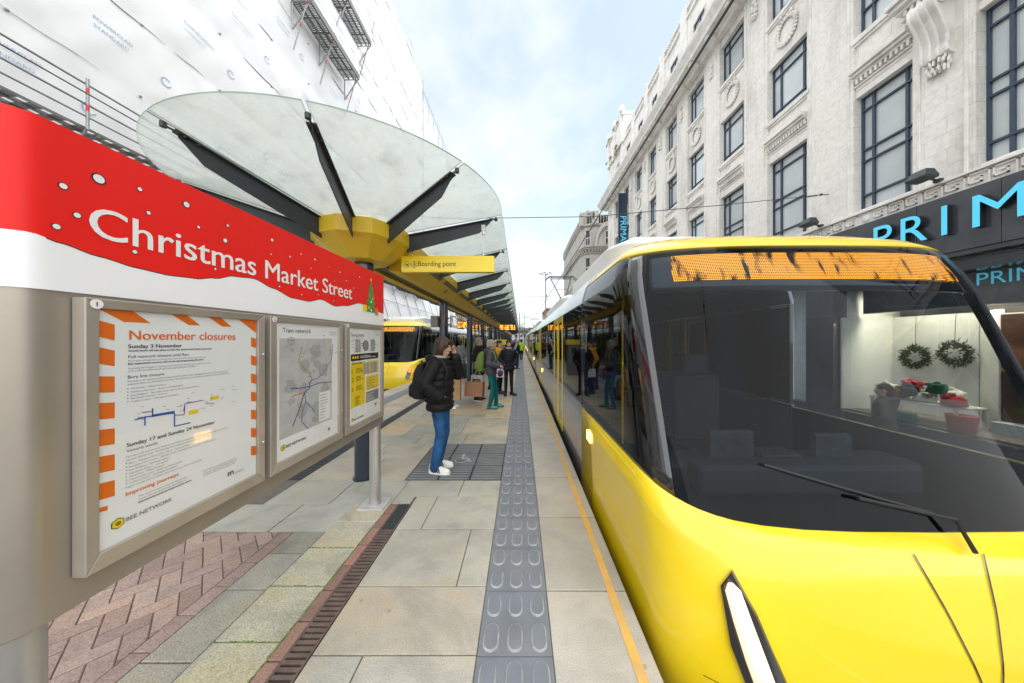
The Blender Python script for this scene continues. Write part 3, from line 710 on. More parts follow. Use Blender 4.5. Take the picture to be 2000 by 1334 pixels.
for k in range(60):
    x, y = rq.choice([(1045,300),(1033,340),(1075,400),(1150,370),(1175,300),(1078,450),(1055,485),(1035,545),(1010,610),(1048,570),(1090,550),(1110,440),(1010,465),(1140,250),(990,290)])
    x += rq.uniform(-16,16); y += rq.uniform(-16,16); line(g, [(x, y), (x+rq.uniform(5,13), y-.5)], .0028, 2, PX+.0023)
cy_, cz_ = Q(996, 257); line(g, [(980,256),(1012,256)], .0025, 2); line(g, [(996,240),(996,274)], .0025, 2, PX+.002)
for t in range(0, 360, 20): a_, b_ = R(t), R(t+20); g.poly([(PX+.002, cy_+r_*math.cos(q_), cz_+r_*math.sin(q_)) for r_, q_ in ((.022,a_),(.022,b_),(.025,b_),(.025,a_))], 2)
yk = 2.0
g.poly([(PX+.0016, 2.0, 1.10), (PX+.0016, 2.12, 1.10), (PX+.0016, 2.12, 1.30), (PX+.0016, 2.0, 1.30)], 9)
for k in range(9): g.poly([(PX+.002, 2.012, 1.118+.02*k), (PX+.002, 2.03+rq.random()*.07, 1.118+.02*k), (PX+.002, 2.03+rq.random()*.07, 1.122+.02*k), (PX+.002, 2.012, 1.122+.02*k)], 2)
T(g, 1165, 222, 1195, 'Lost property', 2); T(g, 1162, 232, 1196, 'Customer services', 2)
line(g, [(1156,640),(1166,639)], .02, 2)
sub(g.build('print', [m_black, m_orange, m_grey, m_yprint, m_blue, m_purple, m_lgrey, m_mgrey, mat('olive_line', (.30,.38,.03), .5), m_wprint], fr, recalc=False))
# poster 3 : travel guide
fr, sub = prints[2]; g = MB()
T(g, 1258, 238, 1314, 'Using trams', 0)
def rect(ya, yb, za, zb, m, X): g.poly([(X, ya, za), (X, yb, za), (X, yb, zb), (X, ya, zb)], m)
ya, yb = 2.375, 2.835
rect(ya, ya+.215, 1.10, 1.475, 3, PX+.0008); rect(ya, yb, 1.49, 1.545, 0, PX+.0008)
rect(ya+.235, yb, 1.355, 1.47, 3, PX+.0008); rect(ya+.235, yb, 1.21, 1.335, 3, PX+.0008); rect(ya+.235, yb, 1.10, 1.195, 2, PX+.0008)
for k in range(3): rect(ya+.06+.13*k, ya+.16+.13*k, 1.36, 1.46, 4, PX+.0012) if k else None
for k in range(5): rect(ya+.30, yb-.01, 1.368+.02*k, 1.371+.02*k, 2, PX+.0016)
for k in range(8): rect(ya+.245, yb-.03-rq.random()*.1, 1.222+.0135*k, 1.226+.0135*k, 2, PX+.0012)
for k in range(5): rect(ya+.245, yb-.03-rq.random()*.1, 1.112+.015*k, 1.116+.015*k, 5, PX+.0012)
T(g, 1259, 347, 1300, 'Pay as you go', 0, .006); T(g, 1259, 361, 1304, 'with contactless', 0, .006)
for n_, z in (('1',1.385), ('2',1.315), ('3',1.235)):
    g.text(n_, FR(PX+.0012, ya+.015, z), size=.05, off=.008)
    for k in range(4): rect(ya+.075, ya+.19-rq.random()*.05, z+.034-.011*k, z+.038-.011*k, 0, PX+.0012)
for k in range(7): rect(ya+.06, ya+.16-rq.random()*.05, 1.115+.011*k, 1.119+.011*k, 0, PX+.0012)
for k in range(3): g.poly([(PX+.0014, ya+.035+.034*k+.013*math.cos(R(t)), 1.517+.013*math.sin(R(t))) for t in range(0, 360, 30)], 3)
for k in range(2): rect(ya+.14, yb-.05-.1*k, 1.508+.013*k, 1.513+.013*k, 5, PX+.0014)
g.poly([(PX+.0011, 2.605+.05*math.cos(R(t)), 1.615+.05*math.sin(R(t))) for t in range(0, 360, 20)], 2)
rect(2.44, 2.52, 1.56, 1.67, 4, PX+.001); rect(2.69, 2.77, 1.56, 1.67, 4, PX+.001)
for k in range(22): rect(*(lambda q: (q, q+.035))(rq.uniform(ya, yb-.04)), *(lambda q: (q, q+.004))(rq.uniform(1.56, 1.675)), 2, PX+.0016)
T(g, 1270, 605, 1313, 'BEE NETWORK', 0, .006); hexa(g, 1264, 600, .016)
rect(2.76, 2.80, 1.045, 1.065, 2, PX+.001); T(g, 1367, 233, 1386, 'Lost property', 2)
sub(g.build('print', [m_black, m_orange, m_grey, m_yprint, m_mgrey, m_wprint], fr, recalc=False))
# ---------------------------------------------------------------- platform canopy
HX, HY = -1.90, 3.53
can = empty('platform_canopy', (HX, HY, 0), label='long yellow spined platform canopy with a glass roof and a rounded glass end', cat='canopy')
CE = 56.0
NB = 10
g = MB()
def hexring(r, z, n=NB): return [(HX+r*math.cos(2*math.pi*(k+.5)/n), HY+r*math.sin(2*math.pi*(k+.5)/n), z) for k in range(n)]
g.loft([hexring(.21, 2.593), hexring(.27, 2.60), hexring(.555, 2.80), hexring(.555, 2.965), hexring(.50, 2.98)])
g.build('hub', m_yel, can, bevel=.006)
# spine: separate cladding bays, butted with a narrow joint
half = [(.095, 2.607), (.23, 2.607), (.50, 2.805), (.50, 2.95), (.095, 2.95)]
y = HY+.44; k = 0; sp = MB(); vt = MB(); step = 1.40
while y < CE:
    y1 = min(y+step, CE)
    for s in (-1, 1):
        ring = lambda yy: [(HX+s*x, yy, z) for x, z in half]
        sp.loft([ring(y+.004), ring(y1-.004)])
        # vent panel on the upper slope
        def sl(t, d): x = .23+(.50-.23)*t; z = 2.607+(2.805-2.607)*t; return (x+d*.67, z-d*.74)
        a0, a1 = sl(.70, .004), sl(.96, .004); b0, b1 = sl(.70, -.01), sl(.96, -.01)
        vt = MB(); vt.loft([[(HX+s*p[0], yy, p[1]) for p in (a0, a1, b1, b0)] for yy in (y+.16, y1-.05)])
        if k % 2 == 1 and s == 1:
            c = sl(.40, .004); vt.poly([(HX+s*(c[0]+math.cos(R(t))*.06*.74), (y+y1)/2+.07*math.sin(R(t)), c[1]+math.cos(R(t))*.06*.67) for t in range(0, 360, 20)])
        vt.build('vent_grille', m_vent, can)
    y = y1; k += 1
sp.build('spine', m_yel, can, bevel=.004)
g = MB(); g.box(HX-.094, HX+.094, HY+.3, CE, 2.645, 2.92); g.build('service_channel', m_dark, can)
# columns
g = MB(); g.tube((HX, HY, -.01), (HX, HY, 2.60), .105, n=28); g.lathe([(.125,.0005), (.125,.012), (.106,.014)], (HX, HY, 0), 28)
c0 = g.build('column', m_navy, can, smooth=40)
CYS = [HY+3.65*k for k in range(1, 15)]
for yy in CYS:
    c = c0.copy(); COL.objects.link(c); c.parent = can; c.matrix_parent_inverse = c0.matrix_parent_inverse.copy(); c.location = (0, yy-HY, 0)
# ribs : T-section, deep at the spine, cut back at the tip
def rib_bm(d, r0, r1, z0, z1, n=(0,0)):
    """d: plan direction; from radius r0 to r1, top line z0 -> z1"""
    g = MB(); d = Vector((d[0], d[1], 0)); s = Vector((-d.y, d.x, 0)); t = .005
    def P(r, z, o): return Vector((HX, n[1] or HY, 0)) + d*r + s*o + Vector((0,0,z))
    zt = lambda r: z0+(z1-z0)*(r-r0)/(r1-r0)
    dep = lambda r: .20-(.08)*(r-r0)/(r1-r0)
    rc = r1-.16
    out_ = [(r0, zt(r0)), (r0, zt(r0)-.20), (rc, zt(rc)-dep(rc)), (r1-.02, zt(r1)-.03), (r1-.02, zt(r1))]
    g.loft([[P(r, z, o) for r, z in out_] for o in (-t, t)])
    g.loft([[P(r, zt(r)+dz, o) for o, dz in ((-.034,0), (.034,0), (.034,.012), (-.034,.012))] for r in (r0, r1)])
    for q in range(2):
        r = r1-.05-.07*q
        for o in (-.021, .021): g.tube(P(r, zt(r)-.012, o), P(r, zt(r)-.0005, o), .010, n=8)
    g.tube(P(r1-.02, zt(r1)+.006, 0), P(r1+.06, zt(r1)+.012, 0), .008, n=6); g.tube(P(r1+.05, zt(r1)-.004, 0), P(r1+.05, zt(r1)+.035, 0), .02, n=8)
    return g
AZ = [-104, -64, -24, 16, 56, 96]
tips = {}
for a in AZ:
    d = (math.sin(R(a)), -math.cos(R(a)))
    rib_bm(d, .50, 1.545, 2.94, 3.185).build('rib', m_dark, can, bevel=.002)
yy = HY+1.5; ribY = []
proto = {}
while yy < CE-.3: ribY.append(yy); yy += 1.40
for s in (-1, 1):
    base = rib_bm((s, 0), .49, 1.545, 2.93, 3.18).build('rib', m_dark, can, bevel=.002)
    for q, yy in enumerate(ribY):
        o = base if q == 0 else base.copy()
        if q: COL.objects.link(o); o.parent = can; o.matrix_parent_inverse = base.matrix_parent_inverse.copy()
        o.location = (0, yy-HY, 0)
# glass: radial panes at the end, rectangular panes along the sides
GR, GZ0, GZ1 = 1.67, 2.985, 3.245
def gz(r): return GZ0+(GZ1-GZ0)*(r-.5)/(GR-.5)
def pane(pin, pout):
    g = MB(); t = .010; n = len(pin); vs = []; 
    for z in (0, t): vs += [(p[0], p[1], p[2]+z) for p in pin] + [(p[0], p[1], p[2]+z) for p in pout]
    fs = []
    for i in range(n-1):
        fs += [(i, n+i, n+i+1, i+1), (2*n+i, 2*n+i+1, 3*n+i+1, 3*n+i)]
    g.add(vs, fs, None, 0)
    e = []
    for i in range(n-1): e += [(n+i, 3*n+i, 3*n+i+1, n+i+1)]
    e += [(0, 2*n, 3*n, n), (n-1, 2*n-1, 4*n-1, 3*n-1)]
    b = MB(); g.add(vs, e, None, 1)
    return g
for a0, a1 in zip(AZ[:-1], AZ[1:]):
    pin, pout = [], []
    for k in range(17):
        a = a0+(a1-a0)*k/16
        off = .006
        a = min(max(a, a0+.45), a1-.45)
        dx, dy = math.sin(R(a)), -math.cos(R(a))
        pin.append((HX+.42*dx, HY+.42*dy, gz(.42))); pout.append((HX+GR*dx, HY+GR*dy, gz(GR)))
    pane(pin, pout).build('glass_pane', [m_cglass, m_cedge], can)
ys = [HY+.14+.01]+ribY+[CE]
for s in (-1, 1):
    for i, (a, b) in enumerate(zip(ys[:-1], ys[1:])):
        if i == 0: a = HY+GR*math.sin(R(6))*1.0+.02 if s > 0 else HY+GR*math.sin(R(14))+.02
        pin = [(HX+s*.42, a+.008, gz(.42)), (HX+s*.42, b-.008, gz(.42))]; pout = [(HX+s*GR, a+.008, gz(GR)), (HX+s*GR, b-.008, gz(GR))]
        pane(pin, pout).build('glass_pane', [m_cglass, m_cedge], can)
# hanging boarding sign
bs = empty('hanging_sign', (-.92, 3.68, 2.62), label='yellow hanging sign reading Boarding point under the glass canopy end', cat='sign')
g = MB(); g.box(-1.50, -.335, 3.645, 3.715, 2.517, 2.722)
m_signy = mat('sign_yellow', (.86,.62,.01), .35, 0, .03, 3, coat=.3, dirt=.05)
g.build('sign_box', m_signy, bs, bevel=.006)
g = MB(); A = lambda x, z: frame((x, 3.6435, z), (1,0,0), (0,0,1))
g.text('Boarding point', A(-1.285, 2.592), width=.475, off=.004, asp=1.08)
def disc(g, x, z, r, r2, m=0):
    for t in range(0, 360, 20): g.poly([(x+q*math.cos(R(w_)), 3.6435, z+q*math.sin(R(w_))) for q, w_ in ((r,t), (r2,t), (r2,t+20), (r,t+20))], m)
def bar(g, x, z, x2, z2, w_):
    l = math.hypot(x2-x, z2-z); nx, nz = -(z2-z)/l*w_/2, (x2-x)/l*w_/2
    g.poly([(x-nx, 3.643, z-nz), (x2-nx, 3.643, z2-nz), (x2+nx, 3.643, z2+nz), (x+nx, 3.643, z+nz)])
for x in (-1.425, -1.335):
    disc(g, x, 2.612, .040, .035)
x, z = -1.425, 2.612; disc(g, x-.008, z-.016, .006, .001); disc(g, x+.012, z-.016, .006, .001); bar(g, x-.022, z+.016, x-.01, z-.004, .006); bar(g, x-.01, z-.002, x+.018, z-.002, .012); bar(g, x+.01, z, x+.02, z+.018, .006)
x, z = -1.335, 2.612; disc(g, x-.003, z-.009, .016, .011); disc(g, x+.002, z+.024, .006, .001); bar(g, x, z+.016, x+.002, z-.002, .006); bar(g, x, z-.001, x+.016, z-.002, .006); bar(g, x+.015, z-.002, x+.022, z-.018, .005); bar(g, x, z+.01, x+.014, z+.01, .005)
g.build('lettering', m_black, bs, recalc=False)
for x in (-1.37, -.47):
    g = MB(); zt = 2.94+.245*(x-HX-.5)/1.05-.13
    g.tube((x, 3.68, 2.72), (x, 3.68, zt), .009); g.tube((x, 3.68, zt-.03), (x, 3.68, zt+.02), .02); g.box(x-.025, x+.025, 3.662, 3.698, zt+.02, zt+.09)
    g.build('hanger', m_steel, bs, smooth=40)
# departure displays
m_led = led_mat('led_text', 150, 150, 5, 16, .50)
def display(x0, x1, y, z0, z1, label):
    d = empty('departure_display', ((x0+x1)/2, y, z0), label=label, cat='display', group='amber departure displays')
    g = MB(); g.box(x0, x1, y, y+.16, z0, z1); g.build('housing', m_dark, d, bevel=.01)
    g = MB()
    for k in range(3):
        q = z0+.05+(z1-z0-.08)*k/3; g.poly([(x0+.05, y-.003, q), (x1-.05, y-.003, q), (x1-.05, y-.003, q+(z1-z0)*.22), (x0+.05, y-.003, q+(z1-z0)*.22)])
    g.build('screen', m_led, d)
    g = MB()
    for x in (x0+.2, x1-.2): g.tube((x, y+.08, z1-.01), (x, y+.08, 2.96), .02)
    g.build('hanger', m_dark, d)
display(-1.55, -.35, 20.5, 2.36, 2.80, 'amber departure display hanging under the right half of the canopy')
display(-3.40, -2.25, 15.5, 2.30, 2.70, 'amber departure display hanging under the left half of the canopy')
# small grey box strapped to the second column
cb = empty('column_box', (HX-.2, CYS[0], 2.0), label='grey metal box strapped to the side of a dark platform column', cat='box')
g = MB(); g.box(HX-.30, HX-.125, CYS[0]-.09, CYS[0]+.09, 1.99, 2.26); g.build('housing', mat('grey_enclosure', (.20,.20,.19), .5, .2, .1), cb, bevel=.008)
g = MB()
for z in (2.05, 2.215): g.lathe([(.107, z-.012), (.113, z-.012), (.113, z+.012), (.107, z+.012)], (HX, CYS[0], 0), 24)
for z in (2.05, 2.215): g.box(HX+.112, HX+.19, CYS[0]-.015, CYS[0]+.015, z-.012, z+.012)
g.box(HX+.165, HX+.19, CYS[0]-.02, CYS[0]+.02, 1.98, 2.29)
g.build('strap', mat('rust_red_bracket', (.20,.05,.035), .5, .2), cb, smooth=40)
# glazed wind screens between the farther columns
m_screen = glass_mat('screen_glass', (.85,.9,.9), .85, .02, fres=1.4)
words = ['nearest', 'second', 'third', 'fourth', 'fifth', 'sixth']
for k in range(6):
    a, b = CYS[1+k]+.12, CYS[2+k]-.12
    s_ = empty('wind_screen', (HX, (a+b)/2, 0), label='%s glazed wind screen between the dark canopy columns' % words[k], cat='wind screen', group='wind screens under the canopy')
    g = MB(); g.box(HX-.03, HX+.03, a, b, .10, .16); g.box(HX-.03, HX+.03, a, b, 2.38, 2.44)
    for q in range(4):
        yy = a+(b-a)*q/3; yy = min(max(yy, a+.03), b-.03); g.box(HX-.028, HX+.028, yy-.03, yy+.03, .001, 2.38)
    g.build('frame', m_navy, s_, bevel=.004)
    g = MB(); g.box(HX-.006, HX+.006, a+.03, b-.03, .165, 2.375); g.build('pane', m_screen, s_)
# ticket machine
tm = empty('ticket_machine', (-.98, 14.0, 0), label='grey ticket machine with a yellow header beyond the young man in black', cat='ticket machine')
g = MB(); g.box(-1.25, -.72, 13.8, 14.3, .0, 1.45); g.build('body', mat('machine_grey', (.17,.18,.19), .45, .2), tm, bevel=.02)
g = MB(); g.box(-1.30, -.67, 13.76, 14.34, 1.455, 1.70); g.build('header', m_signy, tm, bevel=.015)
g = MB(); g.box(-1.12, -.9, 13.792, 13.80, 1.05, 1.3); g.build('screen', m_black, tm)
# ---------------------------------------------------------------- trams
m_ty = mat('tram_yellow', (.78,.56,.008), .22, 0, .03, 1.5, coat=.6, dirt=.16, dirtcol=(.40,.29,.02))
m_tin = mat('tram_lining', (.035,.036,.04), .7)
m_tsil = mat('tram_silver', (.30,.30,.31), .2, .55, .06, 2, coat=.6, dirt=.1)
m_troof = mat('tram_roof_white', (.66,.66,.65), .35, 0, .05, 1.5, dirt=.15, dirtcol=(.35,.34,.32))
m_tblk = mat('tram_black_gloss', (.012,.013,.016), .06, 0, .1, 2, coat=.8)
m_twin = glass_mat('tram_side_glass', (.30,.33,.37), .32, .012, fres=1.75)
m_tws = glass_mat('tram_windscreen', (.66,.76,.86), .66, .012, fres=1.27); m_tcw = glass_mat('tram_cab_glass', (.72,.78,.82), .85, .012, fres=1.6)
m_head = emis('headlamp_lit', (1, .74, .48), .30); m_streak_core = emis('headlamp_streak_core', (1, .93, .84), 1.3); m_tail = emis('tail_lamp_lit', (1, .05, .02), 4); m_amb = emis('side_lamp_amber', (1, .50, .05), 5)
m_tled = led_mat('tram_destination_led', 520, 520, 3.6, 16, .385)
m_ctl = mat('control_grey', (.05,.05,.055), .4, 0, .3, 12); m_moq = mat('seat_moquette', (.05,.06,.12), .9, 0, .4, 30)
m_lens = glass_mat('lamp_lens', (1,1,1), .95, .02, fres=1.4)
PZP = [(-.80,.22), (-.45,.07), (-.2,.01), (0,0), (.2,.025), (.4,.075), (.65,.16), (.9,.25), (1.2,.35), (1.5,.45), (1.8,.55), (2.0,.62), (2.15,.68), (2.3,.75), (2.36,.80), (2.42,.88), (2.5,1.06), (2.56,1.3), (2.60,1.55), (2.63,1.9)]
HWP = [(-.80,1.20), (-.45,1.30), (-.2,1.325), (2.0,1.325), (2.15,1.315), (2.3,1.275), (2.42,1.20), (2.5,1.12), (2.56,1.03), (2.60,.93), (2.63,.80)]
def interp(T_, z):
    if z <= T_[0][0]: return T_[0][1]
    for (a, fa), (b, fb) in zip(T_[:-1], T_[1:]):
        if z <= b: return fa+(fb-fa)*(z-a)/(b-a)
    return T_[-1][1]
CC, CN, CABY = .52, 3.0, 2.35
WSB, WST = .70, 2.335
ROWS = [-.80,-.62,-.45,-.32,-.2,-.1,0,.1,.2,.3,.4,.53,.70,.82,.95,1.1,1.3,1.5,1.65,1.8,1.92,2.0,2.08,2.15,2.22,2.28,2.335,2.37,2.42,2.46,2.5,2.53,2.56,2.60,2.63]
TH = [-90,-88,-85,-82,-79,-76,-72,-68,-64,-60,-55,-50,-44,-38,-30,-20,-10,0,10,20,30,38,44,50,55,60,64,68,72,76,79,82,85,88,90]
SIDE = [.34, .67, 1.0]
NCOL = len(TH)+2*len(SIDE)
def colkind(k):
    if k < 3: return -1, SIDE[2-k]
    if k >= 3+len(TH): return 1, SIDE[k-3-len(TH)]
    return 0, TH[k-3]
def shell(k, zr, d=0):
    kd, t = colkind(k)
    th = t if kd == 0 else 90*kd
    s = abs(math.sin(R(th)))
    wgt = max(0, 1-abs(zr-WSB)/.62) if zr > 0 else 0
    z = zr+.13*wgt*s**5
    hw = interp(HWP, z)-d; yc = interp(PZP, z)+d
    sg = 1 if th >= 0 else -1
    x = hw*sg*s**(2/CN); y = yc+(CC-d)*(1-abs(math.cos(R(th)))**(2/CN))
    if kd: y = y+(CABY-y)*t
    return (x, y, z)
def patch(r0, r1, c0, c1, d=0):
    g = MB(); n = c1-c0+1
    vs = [shell(c, ROWS[r], d) for r in range(r0, r1+1) for c in range(c0, c1+1)]
    fs = [((r*n)+c, (r*n)+c+1, (r+1)*n+c+1, (r+1)*n+c) for r in range(r1-r0) for c in range(n-1)]
    g.shell = 1; return g.add(vs, fs)
def ri(z): return min(range(len(ROWS)), key=lambda i: abs(ROWS[i]-z))
def ci(th): return 3+min(range(len(TH)), key=lambda i: abs(TH[i]-th))
LEN = 28.4
def pt(a, b, t): return a+(b-a)*t
def make_tram(loc, label, tail=False, group=None):
    t = empty('tram', loc, label=label, cat='tram', group=group); t['_local'] = 1
    def B(g, name, m, par=None, **k):
        if getattr(g, 'shell', 0): k['recalc'] = False
        return g.build(name, m, par or t, **k)
    rw, rt, rl = ri(WSB), ri(WST), len(ROWS)-1
    shells = []
    shells.append(B(patch(0, rw, 0, NCOL-1), 'cab_shell', [m_ty, m_tin], smooth=50, solid=.03))
    shells.append(B(patch(rt, rl, 0, NCOL-1), 'cab_roof', [m_ty, m_tin], smooth=50, solid=.03))
    a, b = ci(-60), ci(60)
    shells.append(B(patch(rw, rt, a, b, .006), 'windscreen', m_tws, smooth=50))
    for c0, c1 in ((ci(-72), a), (b, ci(72))): B(patch(rw, rt, c0, c1, .003), 'window_pillar', [m_tblk, m_tin], smooth=50, solid=.03)
    for c0, c1 in ((0, ci(-72)), (ci(72), NCOL-1)): shells.append(B(patch(rw, rt, c0, c1, .006), 'cab_window', m_tcw, smooth=50))
    # black mask and destination display behind the top of the windscreen
    B(patch(ri(2.0), rt, ci(-60), ci(60), .05), 'display_mask', m_tblk, smooth=50, solid=.02)
    B(patch(ri(2.08), ri(2.28), ci(-44), ci(44), .036), 'destination_display', m_tled, smooth=50, solid=.006)
    # band under the windscreen and centre emblem groove
    for s in (-1, 1):
        g = MB()
        for q in range(10):
            z0, z1 = .62-.05*q, .57-.05*q
            x0, x1 = s*(.17-.013*q), s*(.17-.013*(q+1))
            P = lambda x, z: (x, interp(PZP, z)+CC*(1-(max(0, 1-(abs(x)/1.325)**CN))**(1/CN))-.004, z)
            g.poly([P(x0-.004, z0), P(x0+.004, z0), P(x1+.004, z1), P(x1-.004, z1)])
        B(g, 'emblem_groove', m_tblk, recalc=False)
    # headlamp clusters: dark slanted housings, white lamp stretched to imitate a light streak
    for s in (-1, 1):
        def S(th, z, d): # point on the shell by angle and height
            hw = interp(HWP, z)-d; yc = interp(PZP, z)+d; q = abs(math.sin(R(th)))
            return (s*hw*q**(2/CN), yc+(CC-d)*(1-abs(math.cos(R(th)))**(2/CN)), z)
        g = MB(); ring = []
        outl = [(31,.06), (35,-.03), (41,-.01), (46,.20), (46.5,.43), (42,.50), (37,.34)]
        g.loft([[S(a_, z_, .01) for a_, z_ in outl], [S(a_, z_, -.014) for a_, z_ in outl], [S(a_*.97+1.3, z_*.96+.01, -.022) for a_, z_ in outl]])
        hl = B(g, 'headlight', m_tblk, smooth=40)
        g = MB(); P = [Vector(S(a_, z_, -.030)) for a_, z_ in ((42.5,.43), (41,.31), (39,.18), (36.5,.05))]
        if tail: g.caps(P[0], .035, P[1], .045, 12)
        else: g.path([P[0]-(P[1]-P[0])*.25, P[0], P[1], P[2], P[3], P[3]+(P[3]-P[2])*.2], [.012, .034, .040, .044, .044, .015], 14)
        B(g, 'lamp', m_tail if tail else m_head, hl, smooth=60)
        if not tail:
            g = MB(); Q_ = [p+Vector((0,-.034,0)) for p in P]; g.path([Q_[0], Q_[1], Q_[2], Q_[3]], [.008, .015, .016, .010], 10); B(g, 'lamp_streak_core', m_streak_core, hl, smooth=60)  # added glowing strip imitating the bright middle of the light streak
    # bumper, coupler cover, wipers
    g = MB(); B(patch(0, ri(-.45), ci(-68), ci(68), -.015), 'bumper', [m_dark, m_dark], smooth=50, solid=.03)
    for s, x0, x1 in ((-1, .10, -.85),):
        g = MB(); P = lambda x, z, o=.03: (x, interp(PZP, z)+CC*(1-(max(0, 1-(abs(x)/1.32)**CN))**(1/CN))-o, z)
        g.path([P(x0, .64), P(x0+s*.05, .78, .05), P(pt(x0, x1, .5), .86, .035)], .010, 6)
        pts = [P(pt(x0, x1, .12+.2*k), .79+.05*k, .018) for k in range(5)]; g.path(pts, .008, 6)
        B(g, 'wiper', m_rubber)
    # panel joints and a towing flap on the nose
    g = MB()
    def J(pts, w_=.0018):
        for (xa, za), (xb, zb) in zip(pts[:-1], pts[1:]):
            dx, dz = xb-xa, zb-za; l = math.hypot(dx, dz); nx, nz = -dz/l*w_, dx/l*w_
            Pn = lambda x, z: (x, interp(PZP, z)+CC*(1-(max(0, 1-(abs(x)/interp(HWP, z))**CN))**(1/CN))-.0025, z)
            g.poly([Pn(xa-nx, za-nz), Pn(xb-nx, zb-nz), Pn(xb+nx, zb+nz), Pn(xa+nx, za+nz)])
    nseg = lambda xa, za, xb, zb, n=14: [(xa+(xb-xa)*k/n, za+(zb-za)*k/n) for k in range(n+1)]
    J(nseg(-1.18, .0, 1.18, .0, 36)); J(nseg(-.42, .0, -.50, -.44)); J(nseg(.42, .0, .50, -.44))
    B(g, 'panel_joint', m_rubber, recalc=False)
    # interior
    g = MB(); g.box(-1.2, 1.2, .9, LEN-1, -.05, 0); B(g, 'floor', m_tin)
    g = MB(); g.box(-1.0, 1.0, .95, 1.25, 0, .72); g.box(-.8, .8, .8, 1.0, .55, .76); B(g, 'driver_console', m_tin, bevel=.03)
    g = MB(); g.box(-.62, -.28, .98, 1.03, .74, .96); g.box(.20, .48, .98, 1.03, .74, .93); g.box(-.2, .12, 1.0, 1.2, .723, .76)
    for x in (-.4, .33): g.tube((x, 1.12, .72), (x, 1.10, .86), .018); g.ell((x, 1.10, .88), .03, .03, .03, 8, 6)
    for k in range(5): g.box(-.17+.06*k, -.14+.06*k, 1.05, 1.08, .762, .772)
    B(g, 'cab_controls', m_ctl, bevel=.006)
    g = MB(); g.box(-.26, .26, 1.75, 2.2, .30, .48); g.box(-.26, .26, 2.15, 2.28, .48, 1.25); g.box(-.14, .14, 2.17, 2.27, 1.27, 1.5); g.tube((0,1.97,0), (0,1.97,.3), .06); B(g, 'driver_seat', m_tin, bevel=.05)
    g = MB(); g.box(-.43, .43, 0, .42, .38, .46); g.box(-.43, .43, .40, .48, .46, 1.1); g.box(-.3, .3, .15, .25, 0, .38)
    s0 = None
    for k in range(10):
        for x in (-.75, .75):
            if s0 is None: s0 = c = B(g, 'passenger_seat', m_moq, bevel=.02)
            else: c = s0.copy(); COL.objects.link(c)
            c.location = (x, 3.6+2.2*k, 0)
    g = MB(); g.tube((0, 0, 0), (0, 0, 2.3), .018); s0 = None
    for k in range(6):
        if s0 is None: s0 = c = B(g, 'grab_pole', m_ty, smooth=40)
        else: c = s0.copy(); COL.objects.link(c)
        c.location = (.45 if k % 2 else -.45, 3.4+4*k, 0)
    # passenger body
    ye = LEN-CABY
    lower = MB(); cant = MB(); roof = MB(); skirt = MB()
    for (a, b) in ((CABY+.006, 13.6), (14.4, ye-.006)):
        for s in (-1, 1):
            lower.loft([[(s*1.20, y, -.80), (s*1.30, y, -.45), (s*1.325, y, -.2), (s*1.325, y, .86), (s*1.29, y, .86), (s*1.29, y, -.2), (s*1.17, y, -.78)] for y in (a, b)])
            cant.loft([[(s*1.325, y, 2.12), (s*1.315, y, 2.18), (s*1.275, y, 2.31), (s*1.20, y, 2.42), (s*1.16, y, 2.40), (s*1.24, y, 2.28), (s*1.285, y, 2.12)] for y in (a, b)])
        xs = [(-1.20,2.42), (-1.12,2.5), (-.93,2.59), (-.5,2.65), (0,2.665), (.5,2.65), (.93,2.59), (1.12,2.5), (1.20,2.42)]
        roof.loft([[(x, y, z) for x, z in xs] + [(x, y, z-.04) for x, z in reversed(xs)] for y in (a, b)])
    B(lower, 'side_panel', m_tsil, smooth=40); B(cant, 'cant_panel', m_tsil, smooth=40); B(roof, 'roof', m_troof, smooth=40)
    g = MB()
    for k in range(8):
        y = 13.62+.1*k; w_ = 1.26 if k % 2 else 1.20
        g.loft([[(-w_, yy, -.75), (w_, yy, -.75), (w_, yy, 2.2), (1.0, yy, 2.5), (-1.0, yy, 2.5), (-w_, yy, 2.2)] for yy in (y, y+.08)])
    B(g, 'articulation_bellows', m_rubber)
    # roof pods
    for a, b in ((1.75, 5.2), (6.0, 11.3), (15.2, 21.5), (22.5, 26.6)):
        g = MB()
        sec = lambda k: [(-1.0*k,2.55), (-1.0*k,2.55+.27*k), (-.85*k,2.55+.34*k), (.85*k,2.55+.34*k), (1.0*k,2.55+.27*k), (1.0*k,2.55)]
        g.loft([[(x, y, z) for x, z in sec(k)] for y, k in ((a, .55), (a+.35, .9), (a+.7, 1), (b-.4, 1), (b, .8))])
        B(g, 'roof_pod', m_troof, smooth=35, bevel=.02)
    # windows and doors
    doors = [4.7, 10.3, 17.2, 22.9]
    wins = []
    def free(a, b): return all(b < d-.70 or a > d+.70 for d in doors)
    edges = [CABY+.02]
    segs = []; prev = CABY+.02
    for d in doors:
        segs.append((prev, d-.70)); prev = d+.70
        if d == 10.3: segs.append((prev, 13.6)); prev = 14.4
    segs.append((prev, ye-.02))
    frame_ = MB()
